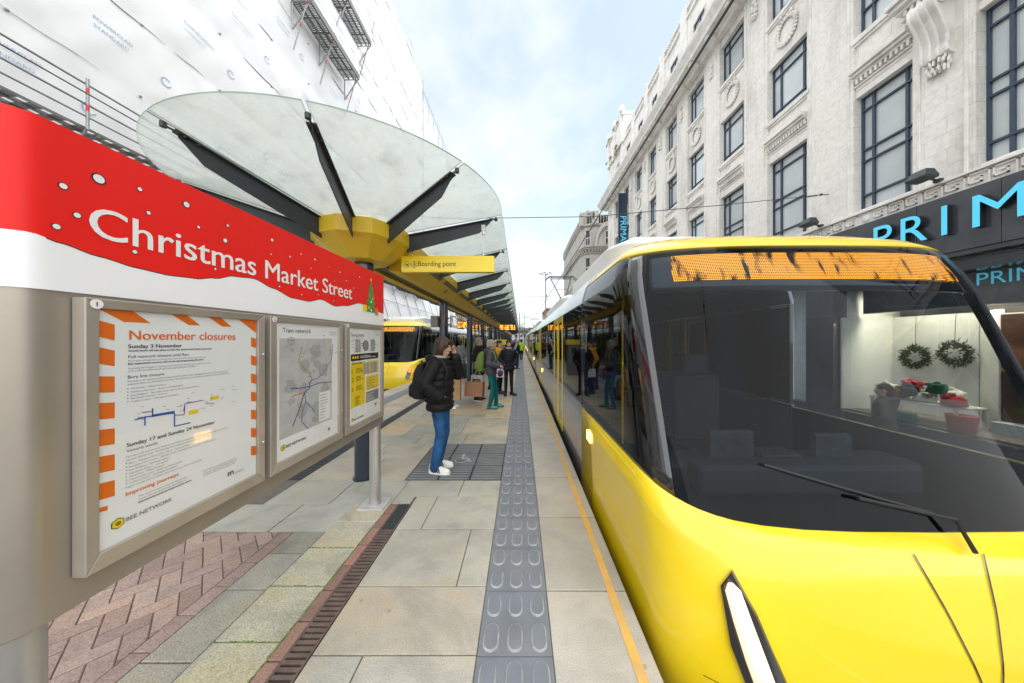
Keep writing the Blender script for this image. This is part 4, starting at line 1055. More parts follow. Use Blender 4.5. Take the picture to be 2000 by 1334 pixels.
    for s in (-1, 1):
        for a, b in segs:
            n = max(1, round((b-a)/1.6))
            for q in range(n):
                y0, y1 = a+(b-a)*q/n, a+(b-a)*(q+1)/n
                g = MB(); xo = 1.322; lo, hi = .868, 2.115
                g.box(min(s*xo, s*(xo-.012)), max(s*xo, s*(xo-.012)), y0+.035, y1-.035, lo+.02, hi-.02); wn = B(g, 'window', m_twin); frame_ = MB()
                for (p0, p1, q0, q1) in ((y0, y0+.033, lo, hi), (y1-.033, y1, lo, hi), (y0+.033, y1-.033, lo, lo+.018), (y0+.033, y1-.033, hi-.018, hi)):
                    frame_.box(min(s*1.324, s*1.28), max(s*1.324, s*1.28), p0, p1, q0, q1)
                B(frame_, 'frame', m_tblk, wn)
        for d in doors:
            dr = MB()
            for y0, y1 in ((d-.69, d-.012), (d+.012, d+.69)):
                x0, x1 = sorted((s*1.33, s*1.295))
                for (p0, p1, q0, q1) in ((y0, y0+.09, .0, 2.11), (y1-.09, y1, .0, 2.11), (y0+.09, y1-.09, .0, .12), (y0+.09, y1-.09, 2.0, 2.11)): dr.box(x0, x1, p0, p1, q0, q1)
            do = B(dr, 'door', m_ty, bevel=.004)
            gl = MB()
            for y0, y1 in ((d-.60, d-.10), (d+.10, d+.60)): gl.box(*sorted((s*1.318, s*1.308)), y0, y1, .125, 1.995)
            B(gl, 'door_glass', m_twin, do)
    # lit side marker lamps
    for s in (-1, 1):
        for y, z in ((1.95, .60), (9.0, .62), (15.6, .62)):
            g = MB(); g.box(*sorted((s*1.322, s*1.338)), y-.08, y+.08, z-.05, z+.05); B(g, 'side_lamp', m_amb, bevel=.003)
    # pantograph
    g = MB(); y0 = 12.9
    g.box(-.6, .6, y0-.1, y0+1.5, 2.67, 2.80); g.tube((-.35,y0+1.35,2.8), (-.12,y0+.15,3.75), .035); g.tube((.35,y0+1.35,2.8), (.12,y0+.15,3.75), .035)
    g.tube((-.16,y0+.15,3.75), (.16,y0+.15,3.75), .05)
    for s in (-1, 1):
        g.tube((s*.12, y0+.15, 3.75), (s*.52, y0+.95, 4.86), .022); g.tube((s*.3, y0+.5, 4.25), (s*-.0, y0+.5, 4.25), .012)
    g.tube((-.55,y0+.95,4.86), (.55,y0+.95,4.86), .02)
    for dy in (-.14, .14):
        g.path([(-.80,y0+.95+dy,4.80), (-.62,y0+.95+dy,4.96), (.62,y0+.95+dy,4.96), (.80,y0+.95+dy,4.80)], .022, 6)
    for s in (-1, 1): g.tube((s*.5,y0+.81,4.94), (s*.5,y0+1.09,4.94), .02)
    B(g, 'pantograph', m_dark, smooth=40)
    # bogies
    for yb in (3.6, 14, LEN-3.6):
        g = MB()
        for dy in (-.9, .9):
            for s in (-1, 1): g.path([(s*.62, yb+dy, -.57), (s*.78, yb+dy, -.57)], .32, 20)
        g.box(-.9, .9, yb-1.1, yb+1.1, -.62, -.40)
        B(g, 'bogie', m_dark)
    # far-end cab: the same shells turned round
    for o in shells:
        c = o.copy(); COL.objects.link(c); c.parent = t; c.scale = (-1, -1, 1); c.location = (0, LEN, 0)
    return t
make_tram((2.085, 1.27, 0), 'yellow and silver tram passing close to the camera with lit white headlights')
t2 = make_tram((-5.87, 12.55, 0), 'yellow tram with red tail lights on the far left track beyond the canopy columns', tail=True)
t3 = copy_tree([o for o in sc.objects if o.name == 'tram'][0]); t3.location = (2.085, 1.27+LEN+.7, 0)
t3['label'] = 'farther tram unit coupled behind the yellow tram on the right track'
# ---------------------------------------------------------------- pale stone department store (right)
from mathutils import noise as mnoise
def stone_mat(name, col, bw=.78, bh=.39, joint=.72, stain=.35):
    m, nt, b, o = newmat(name); tcn = N(nt, 'ShaderNodeTexCoord'); sp = N(nt, 'ShaderNodeSeparateXYZ'); L(nt, tcn.outputs['Object'], sp.inputs[0])
    ad = N(nt, 'ShaderNodeMath', operation='ADD'); L(nt, sp.outputs['X'], ad.inputs[0]); L(nt, sp.outputs['Y'], ad.inputs[1])
    cb_ = N(nt, 'ShaderNodeCombineXYZ'); L(nt, ad.outputs[0], cb_.inputs[0]); L(nt, sp.outputs['Z'], cb_.inputs[1])
    br = N(nt, 'ShaderNodeTexBrick'); br.inputs['Scale'].default_value = 1; br.inputs['Brick Width'].default_value = bw; br.inputs['Row Height'].default_value = bh
    br.inputs['Mortar Size'].default_value = .006; br.inputs['Color1'].default_value = (*col, 1); br.inputs['Color2'].default_value = (*[c*.95 for c in col], 1); br.inputs['Mortar'].default_value = (*[c*joint for c in col], 1)
    L(nt, cb_.outputs[0], br.inputs['Vector'])
    n1 = N(nt, 'ShaderNodeTexNoise'); n1.inputs['Scale'].default_value = .5; n1.inputs['Detail'].default_value = 9; n1.inputs['Roughness'].default_value = .65
    mpn = N(nt, 'ShaderNodeMapping'); mpn.inputs['Scale'].default_value = (1.6, 1.6, .35); L(nt, tcn.outputs['Object'], mpn.inputs[0]); L(nt, mpn.outputs[0], n1.inputs['Vector'])
    r = ramp(nt, [(.34, (1-stain, 1-stain*1.04, 1-stain*1.1)), (.52, (1,1,1)), (.75, (1.03,1.02,1.0))]); L(nt, n1.outputs['Fac'], r.inputs[0])
    mu = N(nt, 'ShaderNodeMixRGB', blend_type='MULTIPLY'); mu.inputs[0].default_value = 1; L(nt, br.outputs['Color'], mu.inputs[1]); L(nt, r.outputs[0], mu.inputs[2])
    n2 = N(nt, 'ShaderNodeTexNoise'); n2.inputs['Scale'].default_value = 9; n2.inputs['Detail'].default_value = 6; L(nt, tcn.outputs['Object'], n2.inputs['Vector'])
    r2 = ramp(nt, [(.3, (.90,.89,.88)), (.6, (1.03,1.03,1.03))]); L(nt, n2.outputs['Fac'], r2.inputs[0])
    m2 = N(nt, 'ShaderNodeMixRGB', blend_type='MULTIPLY'); m2.inputs[0].default_value = 1; L(nt, mu.outputs[0], m2.inputs[1]); L(nt, r2.outputs[0], m2.inputs[2])
    L(nt, m2.outputs[0], b.inputs['Base Color']); b.inputs['Roughness'].default_value = .55
    bp = N(nt, 'ShaderNodeBump'); bp.inputs['Strength'].default_value = .25; bp.inputs['Distance'].default_value = .02; L(nt, n2.outputs['Fac'], bp.inputs['Height']); L(nt, bp.outputs[0], b.inputs['Normal'])
    return m
m_stone = stone_mat('portland_stone', (.80,.77,.735), stain=.30)
m_carve = mat('carved_stone', (.77,.745,.715), .6, 0, .08, 3, .2, 30, dirt=.5, dirtcol=(.30,.27,.23))
m_mossst = mat('mossy_stone', (.40,.39,.32), .8, 0, .25, 2, .3, 20, dirt=.8, dirtcol=(.22,.25,.10))
m_wfr = mat('window_navy', (.04,.06,.10), .4, 0, .1, 4)
def pane_mat(name, col):
    m = mat(name, col, .14, 0, .10, 1.2, bump=.05, bscale=3, spec=.9); nt = m.node_tree; b = nt.nodes['Principled BSDF']
    oi = N(nt, 'ShaderNodeObjectInfo'); mr = N(nt, 'ShaderNodeMapRange'); mr.inputs['To Min'].default_value = .62; mr.inputs['To Max'].default_value = 1.08; L(nt, oi.outputs['Random'], mr.inputs[0])   # each pane its own blind or film
    mu = N(nt, 'ShaderNodeVectorMath', operation='SCALE'); src = b.inputs['Base Color'].links[0].from_socket; L(nt, src, mu.inputs[0]); L(nt, mr.outputs[0], mu.inputs['Scale']); L(nt, mu.outputs[0], b.inputs['Base Color']); return m
m_pn = pane_mat('frosted_pane', (.66,.71,.73))
m_fasc = mat('fascia_dark_stone', (.035,.04,.05), .22, 0, .35, 1.3, coat=.4, dirt=.25, dirtcol=(.11,.11,.12))
m_cyan = emis('sign_cyan_lit', (.08,.50,.70), .16)
FX = 10.2
st = empty('department_store', (FX, 18, -.78), label='pale stone department store with navy framed windows, carved wreaths and a dark shop fascia', cat='building')
bays = [(-1.2,.5), (2.1,3.8), (5.0,6.52), (7.57,8.91), (10.36,12.04), (13.3,14.93), (16.2,17.77), (19.0,20.47), (21.9,23.3), (24.5,26.0), (27.4,28.8), (30.3,31.7)]
YE = 34.0
ROWS3 = [(5.6,8.93), (10.6,12.77), (14.57,16.6)]; ROWS2 = [(5.6,9.05), (10.85,16.0)]
def rows_for(i): return ROWS2 if i <= 3 else ROWS3
wall = MB(); trim = MB()
wall.box(10.62, 24, -3, YE, 3.62, 21.5); wall.box(13.05, 24, -3, YE, -.78, 3.61); wall.box(10.62, 13.04, 9.46, YE, -.78, 3.61)                         # core of the building
piers = [(-3, bays[0][0])] + [(a[1], b[0]) for a, b in zip(bays[:-1], bays[1:])] + [(bays[-1][1], YE)]
for a, b in piers: wall.box(FX, 10.615, a, b, 5.45, 17.0)
for i, (a, b) in enumerate(bays):
    rr = rows_for(i); zs = [5.45] + [z for r_ in rr for z in r_] + [17.0]
    for z0, z1 in zip(zs[::2], zs[1::2]):
        if z1-z0 > .01: wall.box(FX+.07, 10.612, a+.002, b-.002, z0, z1)
    for z0, z1 in rr[1:]:                                        # sills
        trim.box(FX-.03, FX+.20, a-.06, b+.06, z0-.16, z0-.005)
        trim.box(FX+.01, FX+.18, a-.02, b+.02, z0-.24, z0-.162)
    z = 9.25                                                     # dentil cornice over the first-floor window
    for q, (d0, h0, h1) in enumerate(((.02, .0, .10), (.07, .1, .16), (.12, .30, .38), (.20, .38, .47), (.27, .47, .60))):
        trim.box(FX+.07-d0, FX+.20, a+.004, b-.004, z+h0, z+h1-.002)
    n = int((b-a)/.115)
    for k in range(n): y = a+.03+k*(b-a-.06)/n; trim.box(FX-.06, FX+.1, y, y+.062, z+.16, z+.298)
# raised fillets down the pier edges
for a, b in piers:
    for y in (a+.10, b-.16):
        if b-a > .5: trim.box(FX-.035, FX+.01, y, y+.06, 5.5, 16.9)
wall.build('wall', m_stone, st)
# main cornice with modillions
prof = [(10.25,16.98), (9.95,16.98), (9.90,17.10), (9.35,17.14), (9.30,17.30), (9.22,17.42), (9.10,17.62), (9.08,17.78), (10.25,17.90)]
trim.loft([[(x, y, z) for x, z in prof] for y in (-3, YE+.6)])
trim.build('moulding', m_carve, st, bevel=.008, seg=1)
md = MB(); y = -2.6
md.loft([[(9.9, y+dy, z) for dy, z in ((-.14,17.10), (-.14,16.86), (.14,16.86), (.14,17.10))], [(9.42, y+dy, z) for dy, z in ((-.14,17.14), (-.14,17.02), (.14,17.02), (.14,17.14))]])
m0 = md.build('modillion', m_carve, st, bevel=.01, seg=1)
md = MB(); md.ell((9.62, y+.72, 17.11), .10, .16, .06, 10, 6); r0_ = md.build('rosette', m_carve, st, smooth=60)
for k in range(1, 25):
    for q in (m0, r0_):
        c = q.copy(); COL.objects.link(c); c.location.y = 1.45*k
# attic and parapet
at = MB(); AX = 10.36
az = (18.6, 20.6)
at.box(AX+.25, 12, -3, YE, 17.9, 21.9)
for a, b in piers: at.box(AX, AX+.248, a, b, 17.9, 21.6); at.box(AX-.12, AX, (a+b)/2-.32, (a+b)/2+.32, 17.92, 22.5)
for a, b in bays: at.box(AX+.03, AX+.246, a, b, 17.9, az[0]); at.box(AX+.03, AX+.246, a, b, az[1], 21.6)
at.box(AX-.10, AX+.5, -3, 28.9, 21.6, 21.78); at.box(AX-.02, AX+.4, -3, 28.9, 22.30, 22.46)
y = -2.8
while y < 28.6: at.box(AX+.10, AX+.26, y, y+.12, 21.78, 22.30); y += .30
at.box(AX-.15, 12.2, 29.0, YE+.1, 21.6, 24.2)
at.box(AX-.28, 12.4, 28.9, YE+.2, 24.2, 24.45); at.box(AX-.05, 12.0, 29.4, YE-.3, 24.45, 24.9)
for y in (29.2, 31.3, 33.4): at.box(AX-.30, AX-.14, y, y+.55, 21.62, 24.19); at.ell((AX-.1, y+.28, 25.1), .28, .28, .42, 10, 7)
at.box(AX-.29, 12.41, 28.89, YE+.21, 24.452, 24.47, 1)
for k in range(40): at.ell((AX-.2+rs.uniform(-.1,.25), rs.uniform(29, YE), rs.choice([24.46, 24.4, 21.6, 22.3])), .18, .3, .09, 7, 5, 1)
at.build('attic_parapet', [m_carve, m_mossst], st, bevel=.01, seg=1)
# windows: one mesh per opening, its panes a sub-part; repeats share the mesh
wcache = {}
def window(y0, y1, z0, z1, parent, style):
    w_, h_ = y1-y0, z1-z0; key = (round(w_,1), round(h_,2), style)
    if style == 0: rf = [0, .13, .43, .53, .88, 1]
    elif style == 1: rf = [0, .16, .80, 1]
    else: rf = [0, .5, 1]
    cf = [0, .22, .78, 1] if style < 2 else [0, .5, 1]
    fr = MB(); pn = MB(); t = .048
    xa, xb = FX+.235, FX+.30
    fr.box(xa, xb, 0, t, 0, h_); fr.box(xa, xb, w_-t, w_, 0, h_); fr.box(xa, xb, t, w_-t, 0, t); fr.box(xa, xb, t, w_-t, h_-t, h_)
    for c in cf[1:-1]: fr.box(xa+.008, xb, c*w_-t*.65, c*w_+t*.65, t, h_-t)
    for r_ in rf[1:-1]: fr.box(xa-.008, xb-.003, t, w_-t, r_*h_-t*.5, r_*h_+t*.5)
    pn.box(xb+.001, xb+.01, t*.5, w_-t*.5, t*.5, h_-t*.5)
    f_ = fr.build('window', m_wfr, parent); f_.location = (0, y0, z0)
    p_ = pn.build('pane', m_pn, f_); return f_
for i, (a, b) in enumerate(bays):
    for j, (z0, z1) in enumerate(rows_for(i)): window(a+.002, b-.002, z0+.002, z1-.002, st, 0 if j == 0 else 1)
    if b < 29:
        f_ = window(a+.25, b-.25, az[0]+.002, az[1]-.002, st, 2); f_.location.x = .02
    # attic side infill
att = MB()
for a, b in bays:
    att.box(AX+.03, AX+.246, a, a+.248, az[0], az[1]); att.box(AX+.03, AX+.246, b-.248, b, az[0], az[1])
att.build('attic_wall', m_stone, st)
# carved wreaths between second and third floor
wr = MB()
for k in range(26):
    t = 2*math.pi*k/26
    for q in (-1, 1): wr.ell((FX+.02, .40*math.cos(t)+.03*q*math.cos(t), .46*math.sin(t)+.03*q*math.sin(t)), .05, .05+.02*rs.random(), .05+.02*rs.random(), 7, 5)
for k in range(14): wr.ell((FX+.02, rs.uniform(-.28,.28), .55+rs.uniform(-.05,.22)), .05, .08, .05, 7, 5)
w0 = None
for i, (a, b) in enumerate(bays):
    if i < 4: continue
    if w0 is None: w0 = o = wr.build('wreath', m_carve, st, smooth=60)
    else: o = w0.copy(); COL.objects.link(o); o.parent = st; o.matrix_parent_inverse = w0.matrix_parent_inverse.copy()
    o.location = (0, (a+b)/2, 13.62)
# scroll consoles and the hood over the near bay
hd = MB(); ya, yb = 3.55, 7.62
for d0, z0, z1 in ((.10,9.92,10.02), (.18,10.02,10.08), (.26,10.22,10.30), (.38,10.30,10.42), (.46,10.42,10.55)): hd.box(FX-d0, FX+.02, ya-d0*.4, yb+d0*.4, z0, z1-.002)
k = 0; y = ya
while y < yb: hd.box(FX-.24, FX, y, y+.065, 10.08, 10.218); y += .12
hd.build('hood', m_carve, st, bevel=.006, seg=1)
c0 = None
for yc in (7.05, 4.35):
    g = MB(); side = []
    pts = [(.0,9.92),(.42,9.92),(.50,9.80),(.50,9.62),(.42,9.48),(.30,9.25),(.20,8.98),(.16,8.75),(.20,8.62),(.16,8.50),(.0,8.45)]
    g.loft([[(FX-x, dy, z) for x, z in pts] for dy in (-.22, .22)])
    for dy in (-.22, -.07, .07, .22):
        g.path([(FX-x-.01, dy, z) for x, z in pts[1:-1]], .035, 6)
    for dy in (-.235, .235):
        for q in range(26):
            t = q*.45; rr_ = .16*(1-q/27); g.ell((FX-.30+rr_*math.cos(t), dy, 9.72+rr_*math.sin(t)), .03, .02, .03, 6, 4)
    for q in range(60): g.ell((FX-.04-rs.random()*.12, rs.uniform(-.2,.2), 8.46-rs.random()*.32), .035, .022, .07, 6, 5)
    o = g.build('scroll_console', m_carve, st, smooth=45); o.location = (0, yc, 0)
for a, b in piers[4:]:
    g = MB()
    for q in range(16): g.ell((FX-.02-rs.random()*.05, (a+b)/2+rs.uniform(-.13,.13), 16.0+rs.uniform(-.45,.4)), .08, .08, .09, 7, 5)
    g.build('cartouche', m_carve, st, smooth=60)
# key-pattern band, ledge and fascia
kb = MB(); kb.box(FX-.06, FX+.2, -3, YE, 5.06, 5.42)
kb.box(FX-.14, FX+.2, -3, YE, 5.422, 5.47); 
y = -2.9; u = .072
while y < YE-.5:
    if abs(((y+2.9) % 4.6)-2.0) > .25:
        P = [(0,0),(0,4),(4,4),(4,1.2),(1.6,1.2),(1.6,2.6),(2.8,2.6)]
        for (p, q), (r_, s_) in zip(P[:-1], P[1:]):
            kb.box(FX-.10, FX-.058, y+min(p,r_)*u-.012, y+max(p,r_)*u+.012, 5.095+min(q,s_)*u*.96-.012, 5.095+max(q,s_)*u*.96+.012)
    else: kb.ell((FX-.06, y+.14, 5.24), .04, .12, .12, 10, 6)
    y += u*4.9
kb.build('key_pattern_band', m_carve, st)
g = MB(); yv = [-3, -.8, 1.4, 3.6, 6.05, 7.35, 8.65, 10.9, 13.1, 15.3, 17.5, 19.7, 21.9, 24.1, 26.3, 28.5, 30.7, 32.9, YE]
for a, b in zip(yv[:-1], yv[1:]): g.box(FX-.20, FX+.1, a+.004, b-.004, 3.71, 5.058)
g.box(FX-.16, FX+.1, -3, YE, 3.60, 3.708)
g.build('fascia', m_fasc, st, bevel=.004)
BX = lambda x, y, z: frame((x, y, z), (0,-1,0), (0,0,1))
m_letside = mat('letter_side', (.02,.02,.025), .35)
for ch, ya_, yb_ in (('P',8.14,7.74), ('R',7.56,7.06), ('I',6.83,6.735), ('M',6.36,5.68), ('A',5.50,4.85), ('R',4.66,4.16), ('K',3.98,3.50)):
    vs, fs, x0, x1 = text_geo(ch, 0, .06); k = (ya_-yb_)/(x1-x0)
    M_ = BX(FX-.265, ya_, 4.12) @ Matrix.Diagonal((k, 1.0, 1, 1)) @ Matrix.Translation((-x0, 0, 0))
    g = MB(); g.add(vs, fs, M_)
    for i_, f_ in enumerate(g.f):
        xs_ = [g.v[v_][0] for v_ in f_]
        g.m[i_] = 0 if max(xs_)-min(xs_) < 1e-4 and xs_[0] < FX-.3 else 1
    g.build('sign_letter', [m_cyan, m_letside], st, recalc=False)
# shop window and lit display inside it
m_shopg = glass_mat('shop_glass', (.95,.97,.97), .97, .01, fres=1.35)
g = MB(); g.box(FX-.10, FX+.30, -3, YE, -.775, -.56); g.box(FX-.13, FX+.05, -3, YE, -.558, -.53)
for yy in (9.9, 12.8, 15.7, 18.5, 21.4, 24.2, 27.0, 30.0, 32.8): g.box(FX-.05, FX+.4, yy-.45, yy+.45, -.53, 3.6)
g.build('shopfront', m_fasc, st, bevel=.005)
g = MB()
edges_ = [-1.0, 1.0, 3.0, 4.9, 6.62, 7.12, 9.44]
for a, b in zip(edges_[:-1], edges_[1:]): g.box(FX, FX+.012, a+.006, b-.006, -.53, 3.598)
g.build('shop_glazing', m_shopg, st)
g = MB()
for yy in (13.25, 16.15, 18.95, 21.85, 24.65, 27.45, 30.45): g.box(FX, FX+.012, yy, yy+1.9, -.53, 3.6)
g.build('dark_glazing', m_tblk, st)
m_cream = mat('display_wall_white', (.72,.70,.66), .6, 0, .04, 2)
g = MB(); g.box(FX+.30, 13, -1, 9.42, -.56, -.535); g.build('display_floor', mat('display_floor', (.20,.17,.14), .5, 0, .1, 2), st)
g = MB(); g.box(12.0, 12.1, 7.62, 9.40, -.53, 2.40); g.box(10.35, 12.0, 9.38, 9.42, -.53, 2.40)
g.add([(12.0,7.60,-.53), (11.34,6.90,-.53), (11.34,6.90,2.4), (12.0,7.60,2.4), (12.1,7.58,-.53), (11.44,6.88,-.53), (11.44,6.88,2.4), (12.1,7.58,2.4)], [(0,1,2,3),(7,6,5,4),(0,4,5,1),(3,2,6,7),(1,5,6,2),(0,3,7,4)])
g.build('display_wall', m_cream, st)
g = MB(); g.box(10.35, 12.6, -1, 9.42, 3.30, 3.59); g.box(12.3, 12.6, -1, 9.42, -.53, 3.30); g.box(10.95, 11.05, -1, 9.3, 2.5, 3.296)
g.build('display_ceiling', m_fasc, st)
g = MB(); g.text('PRIMARK', BX(10.944, 6.98, 2.98), width=1.65, off=.0); g.build('sign_letter', m_cyan, st, recalc=False)
g = MB(); g.box(11.28, 11.33, 4.9, 6.86, -.26, 2.30); g.box(11.15, 11.60, 4.6, 6.9, -.53, -.262)
pb_ = g.build('poster_panel', m_cream, st)
def poster_mat():
    m, nt, b, o = newmat('festive_poster'); tcn = N(nt, 'ShaderNodeTexCoord')
    n1 = N(nt, 'ShaderNodeTexNoise'); n1.inputs['Scale'].default_value = 2.2; n1.inputs['Detail'].default_value = 4; L(nt, tcn.outputs['Object'], n1.inputs[0])
    r_ = ramp(nt, [(.40, (.045,.022,.016)), (.55, (.09,.045,.03)), (.7, (.16,.08,.05))]); L(nt, n1.outputs['Fac'], r_.inputs[0]); L(nt, r_.outputs[0], b.inputs['Base Color']); b.inputs['Roughness'].default_value = .3
    return m
g = MB(); g.poly([(11.278, 6.83, -.23), (11.278, 4.93, -.23), (11.278, 4.93, 2.27), (11.278, 6.83, 2.27)])
for k in range(70):
    y0, z0 = rs.uniform(5.0, 6.82), -.2+rs.random()**1.6*1.5
    a_ = rs.uniform(20, 160); l_ = rs.uniform(.15,.4)
    for q in range(9):
        cy_, cz_ = y0+math.cos(R(a_))*l_*q/9, z0+math.sin(R(a_))*l_*q/9
        for sg in (-1, 1):
            bb = R(a_+sg*50); n_ = .06; P = (11.276-.0001*(k % 20), cy_, cz_); e_ = (cy_+math.cos(bb)*n_, cz_+math.sin(bb)*n_)
            if 4.95 < e_[0] < 6.82 and -.22 < e_[1] < 2.2: g.poly([P, (P[0], e_[0]-.008, e_[1]), (P[0], e_[0]+.008, e_[1])], 1)
g.poly([(11.2775, 6.05+.28*math.cos(R(t)), 1.55+.40*math.sin(R(t))) for t in range(0, 360, 15)], 2)
g.text('You', BX(11.272, 6.35, .78), size=.26, off=.01, m=3); g.text('We', BX(11.272, 6.38, .42), size=.26, off=.01, m=3)
g.build('poster', [poster_mat(), mat('fir_green', (.07,.22,.03), .6, 0, .3, 4), mat('portrait_skin', (.45,.23,.15), .6), m_wprint], pb_, recalc=False)
m_lampw = emis('shop_spot_lit', (1,.86,.64), 14)
for k in range(4):
    g = MB(); yy = 6.0+k*.95; g.tube((11.2, yy, 3.29), (11.2, yy, 3.20), .05, .05, 12, 1); g.tube((11.2, yy, 3.20), (11.2, yy, 3.195), .04, .04, 12, 0)
    g.build('spotlight', [m_lampw, m_dark], st)
la = bpy.data.lights.new('shop_light', 'AREA'); la.energy = 170; la.size = .5; la.size_y = 3.4; la.shape = 'RECTANGLE'; la.color = (1,.80,.52)
lo = bpy.data.objects.new('shop_light', la); COL.objects.link(lo); lo.location = (11.25, 7.3, 3.15); lo.rotation_euler = (0, R(12), 0)
# hanging fir wreaths and a table of knitted hats in the window
m_fir = mat('dry_fir', (.05,.055,.03), .9, 0, .5, 8)
for i, (yy, zz, lab) in enumerate(((8.75, 1.16, 'dark fir wreath hanging on the white display wall, farther one'), (7.95, 1.30, 'dark fir wreath hanging on the white display wall, nearer one'))):
    g = MB()
    for k in range(420):
        t = rs.uniform(0, 6.283); r_ = .26+rs.gauss(0,.05); c = Vector((11.86+rs.gauss(0,.03), yy+r_*math.cos(t), zz+r_*math.sin(t)))
        d = Vector((rs.gauss(0,.4), math.cos(t)+rs.gauss(0,.7), math.sin(t)+rs.gauss(0,.7))).normalized()*.09; s_ = d.cross(Vector((1,.2,.1))).normalized()*.014
        g.poly([c-d*.4-s_, c-d*.4+s_, c+d])
    g.path([(11.86, yy, zz+.26), (11.9, yy, 2.38)], .006, 5)
    tag(g.build('wreath', m_fir, None, recalc=False), lab, 'wreath')
dt = empty('display_table', (11.0, 7.9, -.535), label='low white table in the lit shop window carrying knitted hats', cat='table')
g = MB(); g.box(10.65, 11.45, 7.1, 8.9, -.05, .0)
for x in (10.70, 11.40):
    for y in (7.15, 8.85): g.box(x-.03, x+.03, y-.03, y+.03, -.534, -.05)
g.build('table_top', m_cream, dt, bevel=.01)
HATS = [('red', (.45,.02,.02)), ('white', (.72,.70,.62)), ('dark green', (.03,.12,.06)), ('cream', (.62,.55,.42)), ('black', (.02,.02,.022)), ('crimson striped', (.5,.05,.05)), ('brown', (.2,.1,.05)), ('ivory', (.68,.66,.58))]
for i, (nm, c) in enumerate(HATS):
    yy = 7.25+.2*i; zz = .14+(i % 3)*.12; xx = 10.8+.1*((i*7) % 4)
    g = MB(); g.ell((xx, yy, zz), .20, .19, .14, 16, 9); g.ell((xx-.05, yy, zz+.15), .06, .06, .06, 10, 7)
    g.lathe([(.20, zz-.10), (.215, zz-.07), (.205, zz-.03)], (xx, yy, 0), 16)
    for q in range(10): g.ell((xx+rs.uniform(-.17,.12), yy+rs.uniform(-.15,.15), zz+.06+rs.uniform(0,.06)), .06, .07, .05, 8, 5)
    tag(g.build('knitted_hat', mat('knit_'+nm.replace(' ', '_'), c, .95, 0, .35, 22, .5, 60), None, smooth=60), '%s knitted hat heaped on the table in the shop window' % nm, 'hat', 'knitted hats in the shop window')
bk = MB(); bk.lathe([(.16,-.53), (.19,-.52), (.24,-.16), (.25,-.14), (.235,-.14), (.18,-.50)], (10.62, 6.98+.02, 0), 24)
for k in range(8): bk.lathe([(.195+.006*k,-.49+.045*k), (.205+.006*k,-.485+.045*k), (.195+.006*k,-.48+.045*k)], (10.62, 7.0, 0), 24)
tag(bk.build('basket', mat('red_wicker', (.42,.05,.03), .8, 0, .3, 30), None, smooth=40), 'red woven basket on the floor of the shop window beside the table', 'basket')
gb = MB(); gb.box(10.42, 10.58, 7.75, 8.6, -.533, -.30)
for k in range(3): gb.box(10.405, 10.42, 7.75, 8.6, -.52+.075*k, -.47+.075*k)
tag(gb.build('crate', mat('green_crate', (.03,.16,.12), .7, 0, .3, 20), None, bevel=.004), 'low green slatted crate on the floor of the shop window', 'crate')
# projecting blade sign
bl = empty('blade_sign', (9.7, 27.7, 9), label='tall navy blade sign with turquoise letters projecting from the stone store', cat='sign')
g = MB(); g.box(9.27, 10.10, 27.6, 27.8, 9.4, 15.65); g.build('panel', mat('sign_navy', (.012,.03,.06), .3, 0, .05, coat=.3), bl, bevel=.01)
g = MB(); g.text('PRIMARK', frame((9.47, 27.596, 13.45), (0,0,-1), (1,0,0)), width=3.5, asp=.95); g.build('lettering', m_cyan, bl, recalc=False)
g = MB()
for z in (10.2, 12.6, 15.2): g.tube((10.10, 27.7, z), (10.26, 27.7, z), .03)
g.build('bracket', m_dark, bl)
# floodlights on the ledge
for i, (yy, lab) in enumerate(((7.0, 'dark floodlight on the ledge above the shop fascia, nearer one'), (9.75, 'dark floodlight on the ledge above the shop fascia, farther one'), (13.6, 'dark floodlight on the ledge above the shop fascia, third from the camera'))):
    fl = empty('floodlight', (9.7, yy, 5.47), label=lab, cat='floodlight', group='floodlights over the shop fascia')
    g = MB(); g.loft([[(9.50, yy-.18, 5.50), (9.80, yy-.18, 5.50), (9.80, yy+.18, 5.50), (9.50, yy+.18, 5.50)], [(9.48, yy-.19, 5.56), (9.82, yy-.19, 5.56), (9.82, yy+.19, 5.56), (9.48, yy+.19, 5.56)], [(9.58, yy-.13, 5.74), (9.78, yy-.13, 5.74), (9.78, yy+.13, 5.74), (9.58, yy+.13, 5.74)]])
    g.build('lamp_body', m_dark, fl, bevel=.008)
    g = MB(); g.tube((9.80, yy, 5.56), (10.08, yy, 5.50), .025); g.box(10.0, 10.1, yy-.06, yy+.06, 5.472, 5.54); g.build('bracket', m_dark, fl)
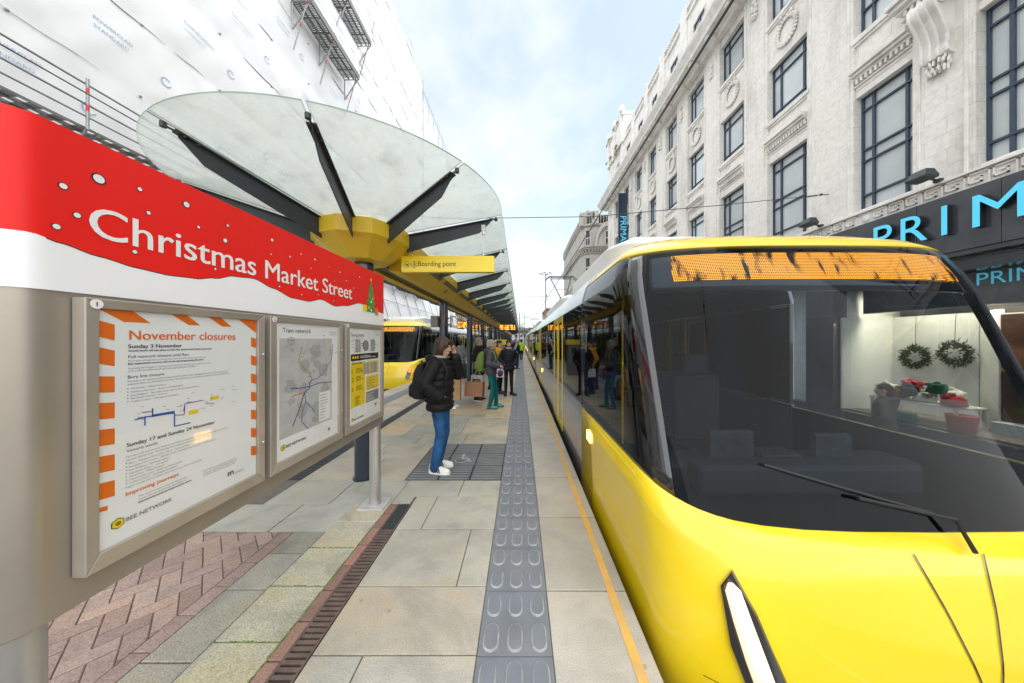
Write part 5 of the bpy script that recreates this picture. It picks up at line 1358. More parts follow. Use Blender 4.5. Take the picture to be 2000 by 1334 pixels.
# ---------------------------------------------------------------- sheeted scaffold building (left)
LX = -10.5
m_sheet = mat('white_sheeting', (.80,.805,.815), .38, 0, .03, .6, bump=.12, bscale=1.6, dirt=.05, dirtcol=(.5,.5,.5), stretch=(1,1,.5))
m_tube = mat('scaffold_tube', (.33,.33,.34), .4, .7, .1, 8, dirt=.3); m_board = mat('steel_decking', (.20,.195,.185), .5, .5, .2, 5, dirt=.3)
m_seam = mat('sheet_seam_grey', (.30,.30,.32), .6, 0, .3, 3)
sb = empty('scaffolded_building', (LX, 14, -.79), label='tall building wrapped in white printed sheeting with cantilevered scaffold platforms', cat='building')
LIFTS = [6.42+1.97*k for k in range(13)]
def sheet_x(y, z, base=LX):
    k = (z-6.42)/1.97; f = k-math.floor(k)
    bil = .07*math.sin(math.pi*f)**.8*(.5+.9*mnoise.noise((y*.35, math.floor(k)*3.1, 1.3)))
    w1 = .05*mnoise.noise((y*.5+z*.3, z*.4, 4.0))+.018*mnoise.noise((y*1.9-z*.8, z*.5, 9.0))
    ridge = .035*(1-abs(mnoise.noise((y*.55+z*.35, z*.16, 17.0))))**7+.03*(1-abs(mnoise.noise((y*.7-z*.5, z*.1, 31.0))))**9
    return base+bil+w1+ridge
def sheet(y0, y1, z0, z1, base, dy=.16, dz=.14):
    ny = int((y1-y0)/dy); nz_ = int((z1-z0)/dz); g = MB(); vs = []
    for i in range(nz_+1):
        for j in range(ny+1):
            y, z = y0+(y1-y0)*j/ny, z0+(z1-z0)*i/nz_; vs.append((sheet_x(y, z, base), y, z))
    fs = [(i*(ny+1)+j, i*(ny+1)+j+1, (i+1)*(ny+1)+j+1, (i+1)*(ny+1)+j) for i in range(nz_) for j in range(ny)]
    return g.add(vs, fs)
big = sheet(-3, 31, 6.42, 29.0, LX)
g = MB(); g.box(-24, LX-.25, -3, 31, -.79, 29.1); g.box(LX-.3, LX+.05, 31.0, 31.3, -.79, 29.4); g.build('wall', mat('sheeted_end', (.36,.40,.46), .6), sb)
sm = MB(); rq = random.Random(5)
for z in LIFTS[1:]+[29.0]:
    y = -3.0
    while y < 31:
        ln_ = rq.uniform(.5, 2.6)
        if rq.random() < .62:
            n = 8; pts = [(sheet_x(min(31, y+ln_*k/n), z)+.02, min(31, y+ln_*k/n), z+.05*mnoise.noise((y+ln_*k/n, z, 2))) for k in range(n+1)]
            wd = rq.uniform(.006, .022)
            sm.path(pts, [wd*(.3+.9*math.sin(math.pi*k/n)) for k in range(n+1)], 5)
        y += ln_+rq.uniform(.05,.5)
    y = -2.5
    while y < 31: sm.ell((sheet_x(y, z)+.03, y, z-.02), .03, .035, .035, 6, 4); y += 2.1
big.add(sm.v, sm.f, None, 1); big.build('sheeting', [m_sheet, m_seam], sb, smooth=180, recalc=False)
pr = MB(); m_pblue = mat('sheet_print_blue', (.30,.42,.60), .5, 0, .15, 2)
for i, z in enumerate(LIFTS[:-2]):
    for k in range(8):
        y = -1.2+k*3.4+(i % 2)*1.5
        for q, (s, w_) in enumerate((('FLAME RETARDANT', .9), ('SCAFFOLD SHEETING', .62)) if k % 2 else (('POWERCLAD', .72), ('STANDARD', .64))):
            zz = z+1.15-.2*q; xx = max(sheet_x(y+d_, zz+.05) for d_ in (0, .3, .6, .9))+.012
            pr.text(s, FR(xx, y, zz), width=w_)
        zz = z+.85; xx = max(sheet_x(y+1.45+d_, zz) for d_ in (-.1, .1))+.02
        for t in range(40, 330, 15): pr.poly([(xx, y+1.45+r_*math.cos(R(w_)), zz+r_*math.sin(R(w_))) for r_, w_ in ((.10,t), (.13,t), (.13,t+15), (.10,t+15))])
pr.build('sheet_print', m_pblue, sb, recalc=False)
# lower sheeting, sloping fan and its frame
g = MB(); ny = 90
sheet(-3, 46, -.78, 3.2, LX+.05, .4, .3).build('sheeting', m_sheet, sb, smooth=180)
fan = MB(); vs = []; NY = 110; NZ = 12
for i in range(NZ+1):
    for j in range(NY+1):
        y = -3+49*j/NY; t = i/NZ; z = 3.1+3.2*t; vs.append((LX+1.0-1.05*t+.10*mnoise.noise((y*.9, z*.8, 5))+.12*math.sin(math.pi*t)*abs(math.sin(y*1.35)), y, z))
fan.add(vs, [(i*(NY+1)+j, i*(NY+1)+j+1, (i+1)*(NY+1)+j+1, (i+1)*(NY+1)+j) for i in range(NZ) for j in range(NY)])
fan.build('sheeting', m_sheet, sb, smooth=180)
g = MB(); y = -2.6
while y < 46: g.tube((LX+1.14, y, 3.1), (LX+.22, y+.05, 6.2), .03, n=6); y += 2.33
g.path([(LX+1.12, yy, 3.12) for yy in (-3, 46)], .035, 6); g.path([(LX+.75, yy, 4.6) for yy in (-3, 46)], .02, 6)
g.build('fan_frame', m_seam, sb)
# walkway with guard rails at the foot of the high sheeting
WX0, WX1, WZ = LX+.12, -9.58, 6.32
g = MB()
for x in [WX0+(WX1-WX0)*k/3 for k in range(3)]:
    xa, xb = x+.012, x+(WX1-WX0)/3-.012; y = -3.0
    while y < 30:
        for q in range(8): yy = y+q*.30+.02; g.box(xa+.03, xb-.03, yy, yy+.17, WZ+.02, WZ+.03)
        g.box(xa, xa+.03, y, y+2.38, WZ, WZ+.05); g.box(xb-.03, xb, y, y+2.38, WZ, WZ+.05); y += 2.4
y = -3.0
while y < 30: g.box(WX0, WX1, y-.03, y+.03, WZ-.06, WZ-.002); y += 2.4
wk = g.build('walkway', m_board, sb)
g = MB()
for z in (6.86, 7.30): g.path([(WX1+.02, yy, z) for yy in (-3, 30.5)], .024, 8)
g.path([(WX1+.04, yy, 6.58) for yy in (-3, 30.5)], .02, 6)
g.build('guard_rail', m_tube, wk)
g = MB(); y = -.8
for _ in (0,):
    for z0, z1, mi in ((6.30, 6.70, 0), (6.702, 6.84, 1), (6.842, 7.1, 0), (7.102, 7.2, 1), (7.202, 7.42, 0)): g.tube((WX1+.05, y, z0), (WX1+.05, y, z1), .026, n=10, m=mi)
    g.tube((WX1+.02, y, 6.30), (LX+.2, y, 5.2), .024, n=8)
m_redt = mat('red_tape', (.62,.04,.03), .5)
g0 = g.build('guard_post', [m_tube, m_redt], wk, smooth=50)
for k in range(1, 13): c = g0.copy(); COL.objects.link(c); c.location.y = 2.4*k
# cantilevered loading platforms high on the sheeting
for (y0, y1, z, lab) in ((13.2, 17.1, 17.0, None), (14.2, 18.5, 20.4, None)):
    g = MB(); xo = LX+.98; xi = LX+.10
    for k in range(3):
        xa = xi+(xo-xi)*k/3+.015; xb = xi+(xo-xi)*(k+1)/3-.015; yy = y0
        while yy < y1-.1:
            g.box(xa+.03, xb-.03, yy, yy+.05, z+.02, z+.03); yy += .085
        g.box(xa, xa+.025, y0, y1, z-.01, z+.05); g.box(xb-.025, xb, y0, y1, z-.01, z+.05)
    for yy in [y0+(y1-y0)*k/6 for k in range(7)]: g.tube((xi, yy, z-.02), (xo, yy, z-.02), .022, n=6)
    g.box(xo, xo+.03, y0, y1, z, z+.28); g.box(xi, xo, y0-.03, y0-.002, z, z+.25)
    pf = g.build('loading_platform', m_board, sb)
    g = MB()
    for yy in (y0, (y0*.55+y1*.45), y1):
        g.tube((xi+.05, yy, z), (xi+.05, yy, z-1.2), .028, n=8); g.tube((xi+.05, yy, z-1.2), (xo-.08, yy, z-.05), .028, n=8)
        a_, b_ = Vector((xi+.12, yy-.05, z-2.2)), Vector((xo+.25, yy+.02, z+1.6))
        for t0, t1, mi in ((0,.28,0), (.282,.33,1), (.332,.55,0), (.552,.6,1), (.602,1,0)): g.tube(a_+(b_-a_)*t0, a_+(b_-a_)*t1, .027, n=8, m=mi)
    for zz in (z+.55, z+1.0): g.tube((xo+.03, y0-.3, zz), (xo+.03, y1+.4, zz), .024, n=8)
    g.build('brace', [m_tube, m_redt], pf, smooth=50)
    sh = MB(); NB_ = 24
    sh.loft([[(xo+.045+.03*mnoise.noise((y0+(y1-y0)*j/NB_*2, zz, 3)), y0+(y1-y0)*j/NB_, zz) for j in range(NB_+1)] for zz in (z+.3, z+.7, z+1.1, z+1.6)], caps=False, wrap=False)
    sh.build('platform_sheet', m_sheet, pf, smooth=180)
# second, lower sheeted block beyond
s2 = empty('scaffolded_building', (-11, 37, -.79), label='farther sheeted scaffold block with tubes sticking up at its top', cat='building')
sheet(31.6, 42.5, 6.4, 28.6, -10.9, .3, .3).build('sheeting', m_sheet, s2, smooth=180)
g = MB(); g.box(-24, -11.2, 31.6, 42.5, -.79, 28.5); g.build('wall', m_sheet, s2)
g = MB()
for y in (32, 34, 36, 38.4, 40.2, 42.4): g.tube((-10.8, y, 27), (-10.8, y, 30+.4*math.sin(y)), .03, n=6)
g.tube((-10.8, 32, 29.3), (-10.8, 42, 29.3), .025, n=6); g.build('scaffold_pole', m_tube, s2)
# ---------------------------------------------------------------- older stone corner building
ob = empty('corner_building', (11.5, 46, -.9), label='weathered old stone corner building with a rounded turret and arched gable', cat='building')
m_old = stone_mat('weathered_stone', (.42,.40,.37), 1.6, .42, .6, .35)
YO = 42.0
plan = [(8.95, 60), (8.95, YO+1.7), (9.35, YO+.55), (10.2, YO), (11.35, YO), (14.5, YO), (18, YO), (18, 60)]
def off(p, d):
    cx, cy = 14, 52; dx, dy = p[0]-cx, p[1]-cy; l = math.hypot(dx, dy); return (p[0]+dx/l*d, p[1]+dy/l*d)
g = MB()
g.loft([[(x, y, z) for x, y in plan] for z in (-.9, 18.4)]); g.build('wall', m_old, ob)
g = MB()
for z, d, h in ((5.2,.25,.3), (10.6,.18,.2), (14.2,.2,.2), (14.75,.45,.22), (15.0,.6,.18), (18.2,.3,.3), (19.55,.15,.25)):
    g.loft([[(*off(p, d*.6), z) for p in plan], [(*off(p, d), z+h*.4) for p in plan], [(*off(p, d), z+h) for p in plan]])
for a, b in zip(plan[:-1], plan[1:]):
    l = math.hypot(b[0]-a[0], b[1]-a[1]); n = int(l/.36)
    for k in range(n):
        t = (k+.5)/n; x, y = off((a[0]+(b[0]-a[0])*t, a[1]+(b[1]-a[1])*t), .3); g.box(x-.09, x+.09, y-.12, y+.12, 14.45, 14.74)
        g.box(x-.04, x+.04, y-.06, y+.06, 18.5, 19.54)
for x, y in ((9.2, YO+.8), (10.7, YO+.1), (13.6, YO+.1)): g.box(x-.5, x+.5, y-.45, y+.5, 18.4, 20.3)
g.ell((9.9, YO+.8, 20.4), .45, .45, .5, 10, 7)
# arched gable
n = 16; cxg, czg, ro, rin = 12.6, 15.25, 2.0, 1.62
arc_o = [(cxg+ro*math.cos(math.pi*k/n), czg+ro*1.75*math.sin(math.pi*k/n)) for k in range(n+1)]; arc_i = [(cxg+rin*math.cos(math.pi*k/n), czg+rin*1.75*math.sin(math.pi*k/n)) for k in range(n+1)]
for k in range(n):
    g.prism([arc_i[k], arc_o[k], arc_o[k+1], arc_i[k+1]], lambda u, v, t: (u, t, v), YO-.35, YO+.01)
for k in range(22):
    t = math.pi*(k+.5)/22; g.box(cxg+1.5*math.cos(t)-.07, cxg+1.5*math.cos(t)+.07, YO-.22, YO, czg+1.5*1.75*math.sin(t)-.1, czg+1.5*1.75*math.sin(t)+.1)
g.build('moulding', m_old, ob, bevel=.01, seg=1)
m_gd = mat('dark_window_glass', (.03,.035,.045), .12, 0, .3, 1)
for (xa, xb, z0, z1) in ((9.75,10.5,15.5,17.6), (12.2,13.2,15.6,17.4), (9.75,10.5,11.0,13.6), (12.0,12.9,11.2,13.9), (9.75,10.5,6.2,9.4), (12.0,12.9,6.2,9.4), (14.8,15.7,11.2,13.9), (14.8,15.7,6.2,9.4)):
    yy = YO-.03 if xa > 10.2 else YO+.02
    g = MB(); d = .08
    if xa < 10.2:
        ux, uy = (10.2-9.35), -.55; l = math.hypot(ux, uy); ux, uy = ux/l, uy/l
        o_ = Vector((9.775-ux*.36, YO+.275-uy*.36, 0)); W_ = .72
        M_ = frame((o_.x, o_.y, z0), (ux, uy, 0), (0,0,1))
    else: W_ = xb-xa; M_ = frame((xa, YO, z0), (1,0,0), (0,0,1))
    H_ = z1-z0
    for bx in ((-.16,0,-.2,H_+.2), (W_,W_+.16,-.2,H_+.2), (0,W_,H_,H_+.2), (-.05,W_+.05,-.16,0)): g.box(bx[0], bx[1], bx[2], bx[3], .0, .12, M=M_)
    f_ = g.build('window', m_old, ob)
    g = MB(); g.box(0, W_, 0, H_, .005, .02, M=M_); p_ = g.build('pane', m_gd, f_)
    g = MB()
    for bx in ((0,W_,H_*.48,H_*.52), (0,.06,0,H_), (W_-.06,W_,0,H_), (W_*.47,W_*.53,0,H_*.48)): g.box(bx[0], bx[1], bx[2], bx[3], .021, .05, M=M_)
    g.build('sash', m_carve, f_)
# ---------------------------------------------------------------- far buildings and trees closing the street
m_brick = mat('red_brick', (.28,.10,.065), .8, 0, .2, 4); m_bcream = mat('cream_render', (.55,.52,.46), .7, 0, .1, 2); m_bgrey = mat('grey_cladding', (.30,.31,.33), .6, 0, .1, 1)
def block(label, x0, x1, y0, y1, h, m, rows, cols, face='S', trimm=None, roofh=0):
    b = empty('town_building', ((x0+x1)/2, (y0+y1)/2, -.9), label=label, cat='building')
    g = MB(); g.box(x0, x1, y0, y1, -.9, h); g.build('wall', m, b)
    g = MB(); g.box(x0-.2, x1+.2, y0-.2, y1+.2, h+.003, h+.45); g.build('roof', trimm or m_bgrey, b)
    # windows on the south (camera) face and the street-side face
    faces = [((x0, y0), (1,0), x1-x0)] + ([((x1, y0), (0,1), y1-y0)] if x1 < 0 else [((x0, y1), (0,-1), y1-y0)])
    for (ox, oy), (dx, dy), W_ in faces:
        nc = max(2, int(W_/3.2)); 
        for r_ in range(rows):
            for c in range(nc):
                z0 = 1.2+(h-1.5)*r_/rows; z1 = z0+(h-1.5)/rows*.58; u0 = W_*(c+.24)/nc; u1 = W_*(c+.76)/nc
                M_ = frame((ox, oy, z0), (dx, dy, 0), (0,0,1))
                g = MB(); t = .12
                for bx in ((u0-t,u0,-t,z1-z0+t), (u1,u1+t,-t,z1-z0+t), (u0,u1,-t,0), (u0,u1,z1-z0,z1-z0+t), ((u0+u1)/2-.04,(u0+u1)/2+.04,0,z1-z0)): g.box(*bx, .0, .1, M=M_)
                f_ = g.build('window', m_bcream, b); g = MB(); g.box(u0, u1, 0, z1-z0, .004, .02, M=M_); g.build('pane', m_gd, f_)
    return b
block('red brick and cream fronted building behind the left tram, under the canopy', -24, -11.5, 48, 64, 8.5, m_brick, 3, 4)
block('pale rendered building beyond the red brick one on the left', -26, -12.5, 66, 95, 8.0, m_bcream, 3, 5)
block('red framed modern block just above the tram roof, on the right far side', 8.2, 16, 92, 110, 11.6, mat('red_cladding', (.25,.06,.045), .7, 0, .1), 3, 3)
block('long grey block closing the far end of the street', -30, 34, 175, 190, 9.0, m_bgrey, 3, 9)
block('low grey building on the far right side of the street', 11, 24, 62, 88, 7.0, m_bgrey, 2, 3)
m_bark = mat('bare_bark', (.105,.085,.065), .9, 0, .25, 6)
def tree_mesh(seed, H):
    q = random.Random(seed); tr = MB(); cr = MB()
    tr.path([(0,0,-.1), (.05,0,H*.2), (0,.06,H*.4)], [H*.022, H*.018, H*.014], 7)
    def br(p, d, l, r, dep):
        e = p+d*l; mid = p+d*l*.5+Vector((q.gauss(0,.04), q.gauss(0,.04), 0))*l
        cr.path([p, mid, e], [r, r*.8, r*.6], 4, caps=False)
        if dep == 0: return
        for k in range(4 if dep > 1 else 5):
            nd = (d+Vector((q.gauss(0,.55), q.gauss(0,.55), q.gauss(.12,.35)))).normalized()
            br(p+(e-p)*q.uniform(.45,1), nd, l*q.uniform(.5,.75), max(r*.55, .012), dep-1)
    for k in range(7): 
        a = k*2.4; br(Vector((0,0,H*(.25+.03*k))), Vector((math.cos(a)*.6, math.sin(a)*.6, 1)).normalized(), H*.26, H*.009, 3)
    return tr, cr
tl = [(-5.5,118,11,1,'bare street tree left of the street end'), (-2.0,126,12,2,'bare street tree in the middle of the street end, taller one'), (1.8,122,10,1,'bare street tree just right of the street middle'), (4.6,132,11,2,'bare street tree beside the right tram roof'), (-9,112,9,2,'bare street tree nearest the left buildings'), (7.5,140,12,1,'bare street tree farthest right in the street end')]
tp = {}
for x, y, H, sd, lab in tl:
    t = empty('bare_tree', (x, y, -.9), rz=x, label=lab, cat='tree', group='bare trees at the street end'); t['_local'] = 1
    if sd not in tp:
        a, b = tree_mesh(sd, 10); tp[sd] = (a.build('trunk', m_bark, t), b.build('crown', m_bark, t, recalc=False))
    else:
        for o in tp[sd]: c = o.copy(); COL.objects.link(c); c.parent = t
    t.scale = (H/10,)*3
# ---------------------------------------------------------------- overhead line, lamp column
def wire(label, pts, r, name='overhead_wire', cat='wire'):
    g = MB(); g.path(pts, r, 6); return tag(g.build(name, m_dark), label, cat)
wire('contact wire above the right tram, running the length of the street', [(2.085, -3, 5.02), (2.085, 8.5, 4.99), (2.085, 28, 4.98), (2.085, 48, 4.98), (2.085, 90, 4.98)], .016)
wire('contact wire above the left tram track', [(-5.87, -3, 5.02), (-5.87, 8.5, 4.99), (-5.87, 90, 4.98)], .009)
def span(y0, label, xr=10.18, zr=6.5):
    g = MB(); g.path([(-9.5, y0+.3, 6.6), (-5.87, y0, 5.45), (-1.9, y0-.05, 5.22), (2.085, y0, 5.30), (6, y0+.5, 5.85), (xr-.4, y0+1.05, zr-.05)], .010, 6)
    for x in (2.085, -5.87): g.path([(x+.45, y0, 5.33), (x, y0+.35, 5.0)], .006, 5); g.path([(x-.35, y0, 5.33), (x, y0-.5, 5.0)], .006, 5); g.tube((x+.05, y0-.02, 5.25), (x+.05, y0-.02, 5.42), .03)
    g.path([(xr-.75, y0+1.02, zr-.11), (xr-.4, y0+1.05, zr-.05)], .022, 6); g.ell((xr-.25, y0+1.06, zr-.02), .05, .04, .04); g.path([(xr-.4, y0+1.05, zr-.05), (xr+.02, y0+1.08, zr)], .012, 6)
    return tag(g.build('span_wire', m_dark), label, 'wire', 'span wires across the street')
span(8.55, 'sagging span wire across the street fixed to the store front, nearest the camera'); span(24, 'span wire across the street just above the pantograph', zr=6.6); span(40, 'farthest span wire across the street, near the vanishing point', 9.0, 6.6)
lc = empty('lamp_column', (3.95, 46, -.9), label='tall slim lamp column with several small lamp heads beside the pantograph', cat='street lamp')
g = MB(); g.tube((3.95,46,-.9), (3.95,46,12.2), .11, .075, 12); g.build('column', m_tube, lc, smooth=40)
for k in range(6):
    a = k*math.pi/3+.2; g = MB(); e = (3.95+.9*math.cos(a), 46+.9*math.sin(a), 12.25)
    g.path([(3.95,46,12.0), (3.95+.5*math.cos(a), 46+.5*math.sin(a), 12.25), e], .03, 6); g.ell(e, .22, .12, .07, 8, 6); g.build('lamp_head', m_tube, lc)
for k, (x, y, h) in enumerate(((-.3, 62, 7.5), (.9, 75, 8.5), (-2.6, 84, 8))):
    p = empty('line_pole', (x, y, -.9), label=['dark overhead line pole left of the street middle beyond the platform end', 'dark overhead line pole right of the street middle beyond the platform end', 'third dark line pole, farthest left beyond the platform end'][k], cat='pole', group='line poles beyond the platform')
    g = MB(); g.tube((x,y,-.9), (x,y,h), .10, .07, 8); g.build('pole', m_dark, p); g = MB(); g.tube((x,y,h-1.0), (x+2.2,y,h-.7), .035, n=6); g.build('bracket_arm', m_dark, p)
# ---------------------------------------------------------------- people
SKIN = [mat('skin_light', (.50,.29,.205), .5, 0, .06, 20), mat('skin_tan', (.42,.235,.16), .5, 0, .06, 20)]
_cm = {}
def cloth(name, col, rough=.85, var=.18, scale=9, bump=.35, bs=60):
    k = (name, col)
    if k not in _cm: _cm[k] = mat(name, col, rough, 0, var, scale, bump, bs, spec=.25)
    return _cm[k]
m_hairb = mat('hair_brown', (.035,.018,.010), .5, 0, .4, 40, .6, 120, stretch=(1,1,.25)); m_haird = mat('hair_dark', (.014,.010,.008), .5, 0, .4, 40, .5, 120, stretch=(1,1,.3))
m_hairg = mat('hair_grey', (.34,.30,.25), .6, 0, .3, 40, .6, 120, stretch=(1,1,.3)); m_hairw = mat('hair_short_grey', (.22,.20,.18), .6, 0, .3, 60, .5, 160)
m_eye = mat('eye_dark', (.015,.012,.010), .2); m_lip = mat('lip', (.30,.10,.08), .5)
def lp(a, b, t): return Vector(a)*(1-t)+Vector(b)*t
def head_parts(g, Hc, M, fine):
    """head built round Hc; M turns it about the neck"""
    def E(c, a, b, c_): 
        h = MB(); h.ell((0,0,0), a, b, c_, 16, 11); g.add([M @ (Vector(v)+Vector(c)) for v in h.v], h.f)
    E((0,.012,.02), .074, .094, .100); E((0,-.02,-.055), .058, .070, .070); E((0,-.055,-.088), .030, .032, .026)
    E((0,-.068,.0), .055, .030, .05); E((-.033,-.062,-.025), .026, .026, .026); E((.033,-.062,-.025), .026, .026, .026)
    h = MB(); h.caps((0,-.086,.012), .009, (0,-.106,-.024), .0115, 10); h.caps((-.010,-.095,-.028), .0085, (.010,-.095,-.028), .0085, 8)
    h.caps((-.018,-.086,-.060), .0095, (.018,-.086,-.060), .0095, 8); h.caps((-.014,-.083,-.071), .010, (.014,-.083,-.071), .010, 8)
    h.caps((-.034,-.080,.022), .010, (.034,-.080,.022), .010, 8)
    for s in (-1, 1): h.caps((s*.076,.012,-.02), .010, (s*.084,.022,.022), .014, 8)
    g.add([M @ Vector(v) for v in h.v], h.f)
def hand(g, wr, d, n, curl=.35, mirror=1):
    d = Vector(d).normalized(); n = Vector(n); n = (n-d*n.dot(d)).normalized(); s = d.cross(n)*mirror; wr = Vector(wr)
    g.caps(wr, .026, wr+d*.055, .030, 10, sq=.75); g.caps(wr+d*.03-s*.016, .020, wr+d*.078-s*.020, .017, 8); g.caps(wr+d*.03+s*.016, .020, wr+d*.082+s*.018, .017, 8)
    for k, (o_, L_) in enumerate(((-.030,.062), (-.010,.074), (.011,.078), (.032,.068))):
        p = wr+d*.082+s*o_; a = (d*math.cos(curl)+n*math.sin(curl)); p1 = p+a*L_*.5; b = (d*math.cos(curl*2.6)+n*math.sin(curl*2.6)); p2 = p1+b*L_*.5
        g.caps(p-d*.012, .0095, p1, .0088, 8); g.caps(p1, .0088, p2, .0072, 8)
    p = wr+d*.022+s*.026; t = (d*.62+s*.6+n*.45).normalized(); p1 = p+t*.042; g.caps(p, .013, p1, .0105, 8); g.caps(p1, .0105, p1+(d*.8+n*.5+s*.1).normalized()*.034, .0085, 8)
def shoe(g, ank, yaw, L_=.27, top=.105):
    c, s = math.cos(yaw), math.sin(yaw)
    W = lambda x, y, z: (ank[0]+x*c-y*s, ank[1]+x*s+y*c, z)
    sec = [(.075,.028,.02,.085), (.060,.036,.0,top), (.02,.038,.0,top), (-.03,.040,.0,.092), (-.08,.046,.0,.070), (-.13,.048,.0,.058), (-.17,.042,.0,.048), (-.198,.022,.012,.036)]
    rings = []
    for y, w_, zb, zt in sec:
        y *= L_/.27; r_ = []
        for k in range(14):
            a = 2*math.pi*k/14; ca_, sa_ = math.cos(a), math.sin(a)
            z = zb+.002 + (zt-zb)*(max(0, sa_)**.75) if sa_ > 0 else zb+.002
            x = w_*abs(ca_)**.6*(1 if ca_ >= 0 else -1)*(1 if sa_ <= 0 else 1-.25*sa_)
            r_.append(W(x, y, z+.018))
        rings.append(r_)
    g.loft(rings, 0)
    so = [(.082,.020), (.07,.036), (.02,.040), (-.05,.043), (-.11,.050), (-.16,.046), (-.195,.028), (-.205,.008)]
    out_ = [(w_, y*L_/.27) for y, w_ in so] + [(-w_, y*L_/.27) for y, w_ in reversed(so)]
    g.prism(out_, lambda u, v, t: W(u, v, t), .0015, .026, 1)
def person(loc, rz, H, label, cfg, fine=True, group=None, name='person'):
    root = empty(name, loc, rz, label, 'person', group); root['_local'] = 1
    k = H/1.72; vox = cfg.get('vox', .0085 if fine else .016)
    S = lambda v: Vector(v)
    hip = .93; body = MB()
    tilt = cfg.get('lean', 0.0)
    def tr(p):  # lean the upper body forward about the hips
        p = Vector(p)
        if p.z <= hip or not tilt: return p
        q = p-Vector((0,0,hip)); return Vector((0,0,hip))+Matrix.Rotation(tilt, 3, 'X') @ q
    wmn = cfg.get('woman', 0)
    shx = .172 if not wmn else .155
    def ring(z, rx, ry, cy=0, n=20): return [tr((rx*math.cos(2*math.pi*j/n), cy+ry*math.sin(2*math.pi*j/n), z)) for j in range(n)]
    tor = [(.86,.13,.095,.0), (.93,.155,.108,.005), (1.02,.142,.100,.0), (1.10,.132,.092,-.005), (1.20,.145,.102,-.005), (1.30,.158,.108,0), (1.38,.160,.098,.005), (1.43,.125,.075,.008), (1.47,.06,.058,.008)]
    body.loft([ring(z, a, b, c) for z, a, b, c in tor])
    neck0, Hc0 = tr((0,.012,1.42)), tr((0,-.012+cfg.get('headfwd',0),1.605))
    HM = Matrix.Translation(Hc0) @ Matrix.Rotation(cfg.get('yaw',0), 4, 'Z') @ Matrix.Rotation(cfg.get('nod',0), 4, 'X')
    body.caps(neck0, .058, tr((0,0,1.55)), .052, 14)
    head_parts(body, Hc0, HM, fine)
    legs = cfg.get('legs', (((-.085,-.01,.50),(-.09,.02,.09),0), ((.085,-.01,.50),(.09,.02,.09),0)))
    for s, (kn, an, yw) in zip((-1, 1), legs):
        hp = (s*.085, 0, .90); body.caps(hp, .082, kn, .054, 14); body.caps(kn, .052, lp(kn, an, .35), .053, 12); body.caps(lp(kn, an, .35), .053, an, .036, 12)
        f = Vector((math.sin(yw), -math.cos(yw), 0)); body.caps(Vector(an)+Vector((0,0,-.035)), .035, Vector(an)+f*.12+Vector((0,0,-.05)), .026, 10)
    arms = cfg['arms']
    for s, (el, wrp, hd, hn) in zip((-1, 1), arms):
        sh = tr((s*shx, .005, 1.395)); el, wrp = Vector(el), Vector(wrp)
        body.caps(sh, .056, lp(sh, el, .5), .046, 12); body.caps(lp(sh, el, .5), .046, el, .040, 12); body.caps(el, .040, lp(el, wrp, .3), .041, 12); body.caps(lp(el, wrp, .3), .041, wrp, .027, 12)
        hand(body, wrp, hd, hn, cfg.get('curl', .4), -s)
    me = remesh(body, vox, 2, .4, 'body'); o = link('body', me, SKIN[cfg.get('skin', 0)], root)
    # face details
    if fine:
        g = MB()
        for s in (-1, 1):
            h = MB(); h.ell((s*.030, -.0835, .004), .0115, .008, .0065, 10, 7); g.add([HM @ Vector(v) for v in h.v], h.f)
        g.build('eye', m_eye, root, smooth=80)
        g = MB(); h = MB()
        for s in (-1, 1): h.path([(s*.014,-.0915,.024), (s*.030,-.0925,.029), (s*.047,-.080,.024)], [.0035,.0045,.003], 6)
        g.add([HM @ Vector(v) for v in h.v], h.f); g.build('eyebrow', cfg['hairmat'], root, smooth=80)
    # upper garment
    J = cfg['jacket']; zh = J.get('hem', .84); puff = J.get('puff', 0); th = J.get('th', .022); fl = J.get('flare', 0)
    jk = MB(); rings = []; nz_ = 46 if puff else 24; zt = 1.475
    zs = [zh+(zt-zh)*i/nz_ for i in range(nz_+1)]
    tt = [(z, a, b, c) for z, a, b, c in tor]
    def it(z):
        if z <= tt[0][0]: 
            a, b, c = tt[1][1], tt[1][2], 0; e = (tt[0][0]-z); return a+e*fl, b+e*fl, c
        for p, q in zip(tt[:-1], tt[1:]):
            if z <= q[0]:
                t = (z-p[0])/(q[0]-p[0]); a, b, c = [p[i]+(q[i]-p[i])*t for i in (1,2,3)]
                if z < 1.2: a = max(a, .150-.0*z); b = max(b, .105)
                return a, b, c
        return tt[-1][1:]
    rq_ = random.Random(int(H*1000))
    for z in zs:
        a, b, c = it(z); e = th
        if puff: e += puff*(abs(math.sin(math.pi*(z-zh)/J.get('quilt', .085)))**.6)
        if z > 1.43: e = th*.8
        w_ = [1+.018*math.sin(3*ph*2*math.pi/20+z*17)+.014*math.sin(5*ph*2*math.pi/20-z*29) for ph in range(20)]
        rings.append([tr(((a+e)*math.cos(2*math.pi*j/20)*w_[j], c+(b+e)*math.sin(2*math.pi*j/20)*w_[j], z)) for j in range(20)])
    jk.loft(rings)
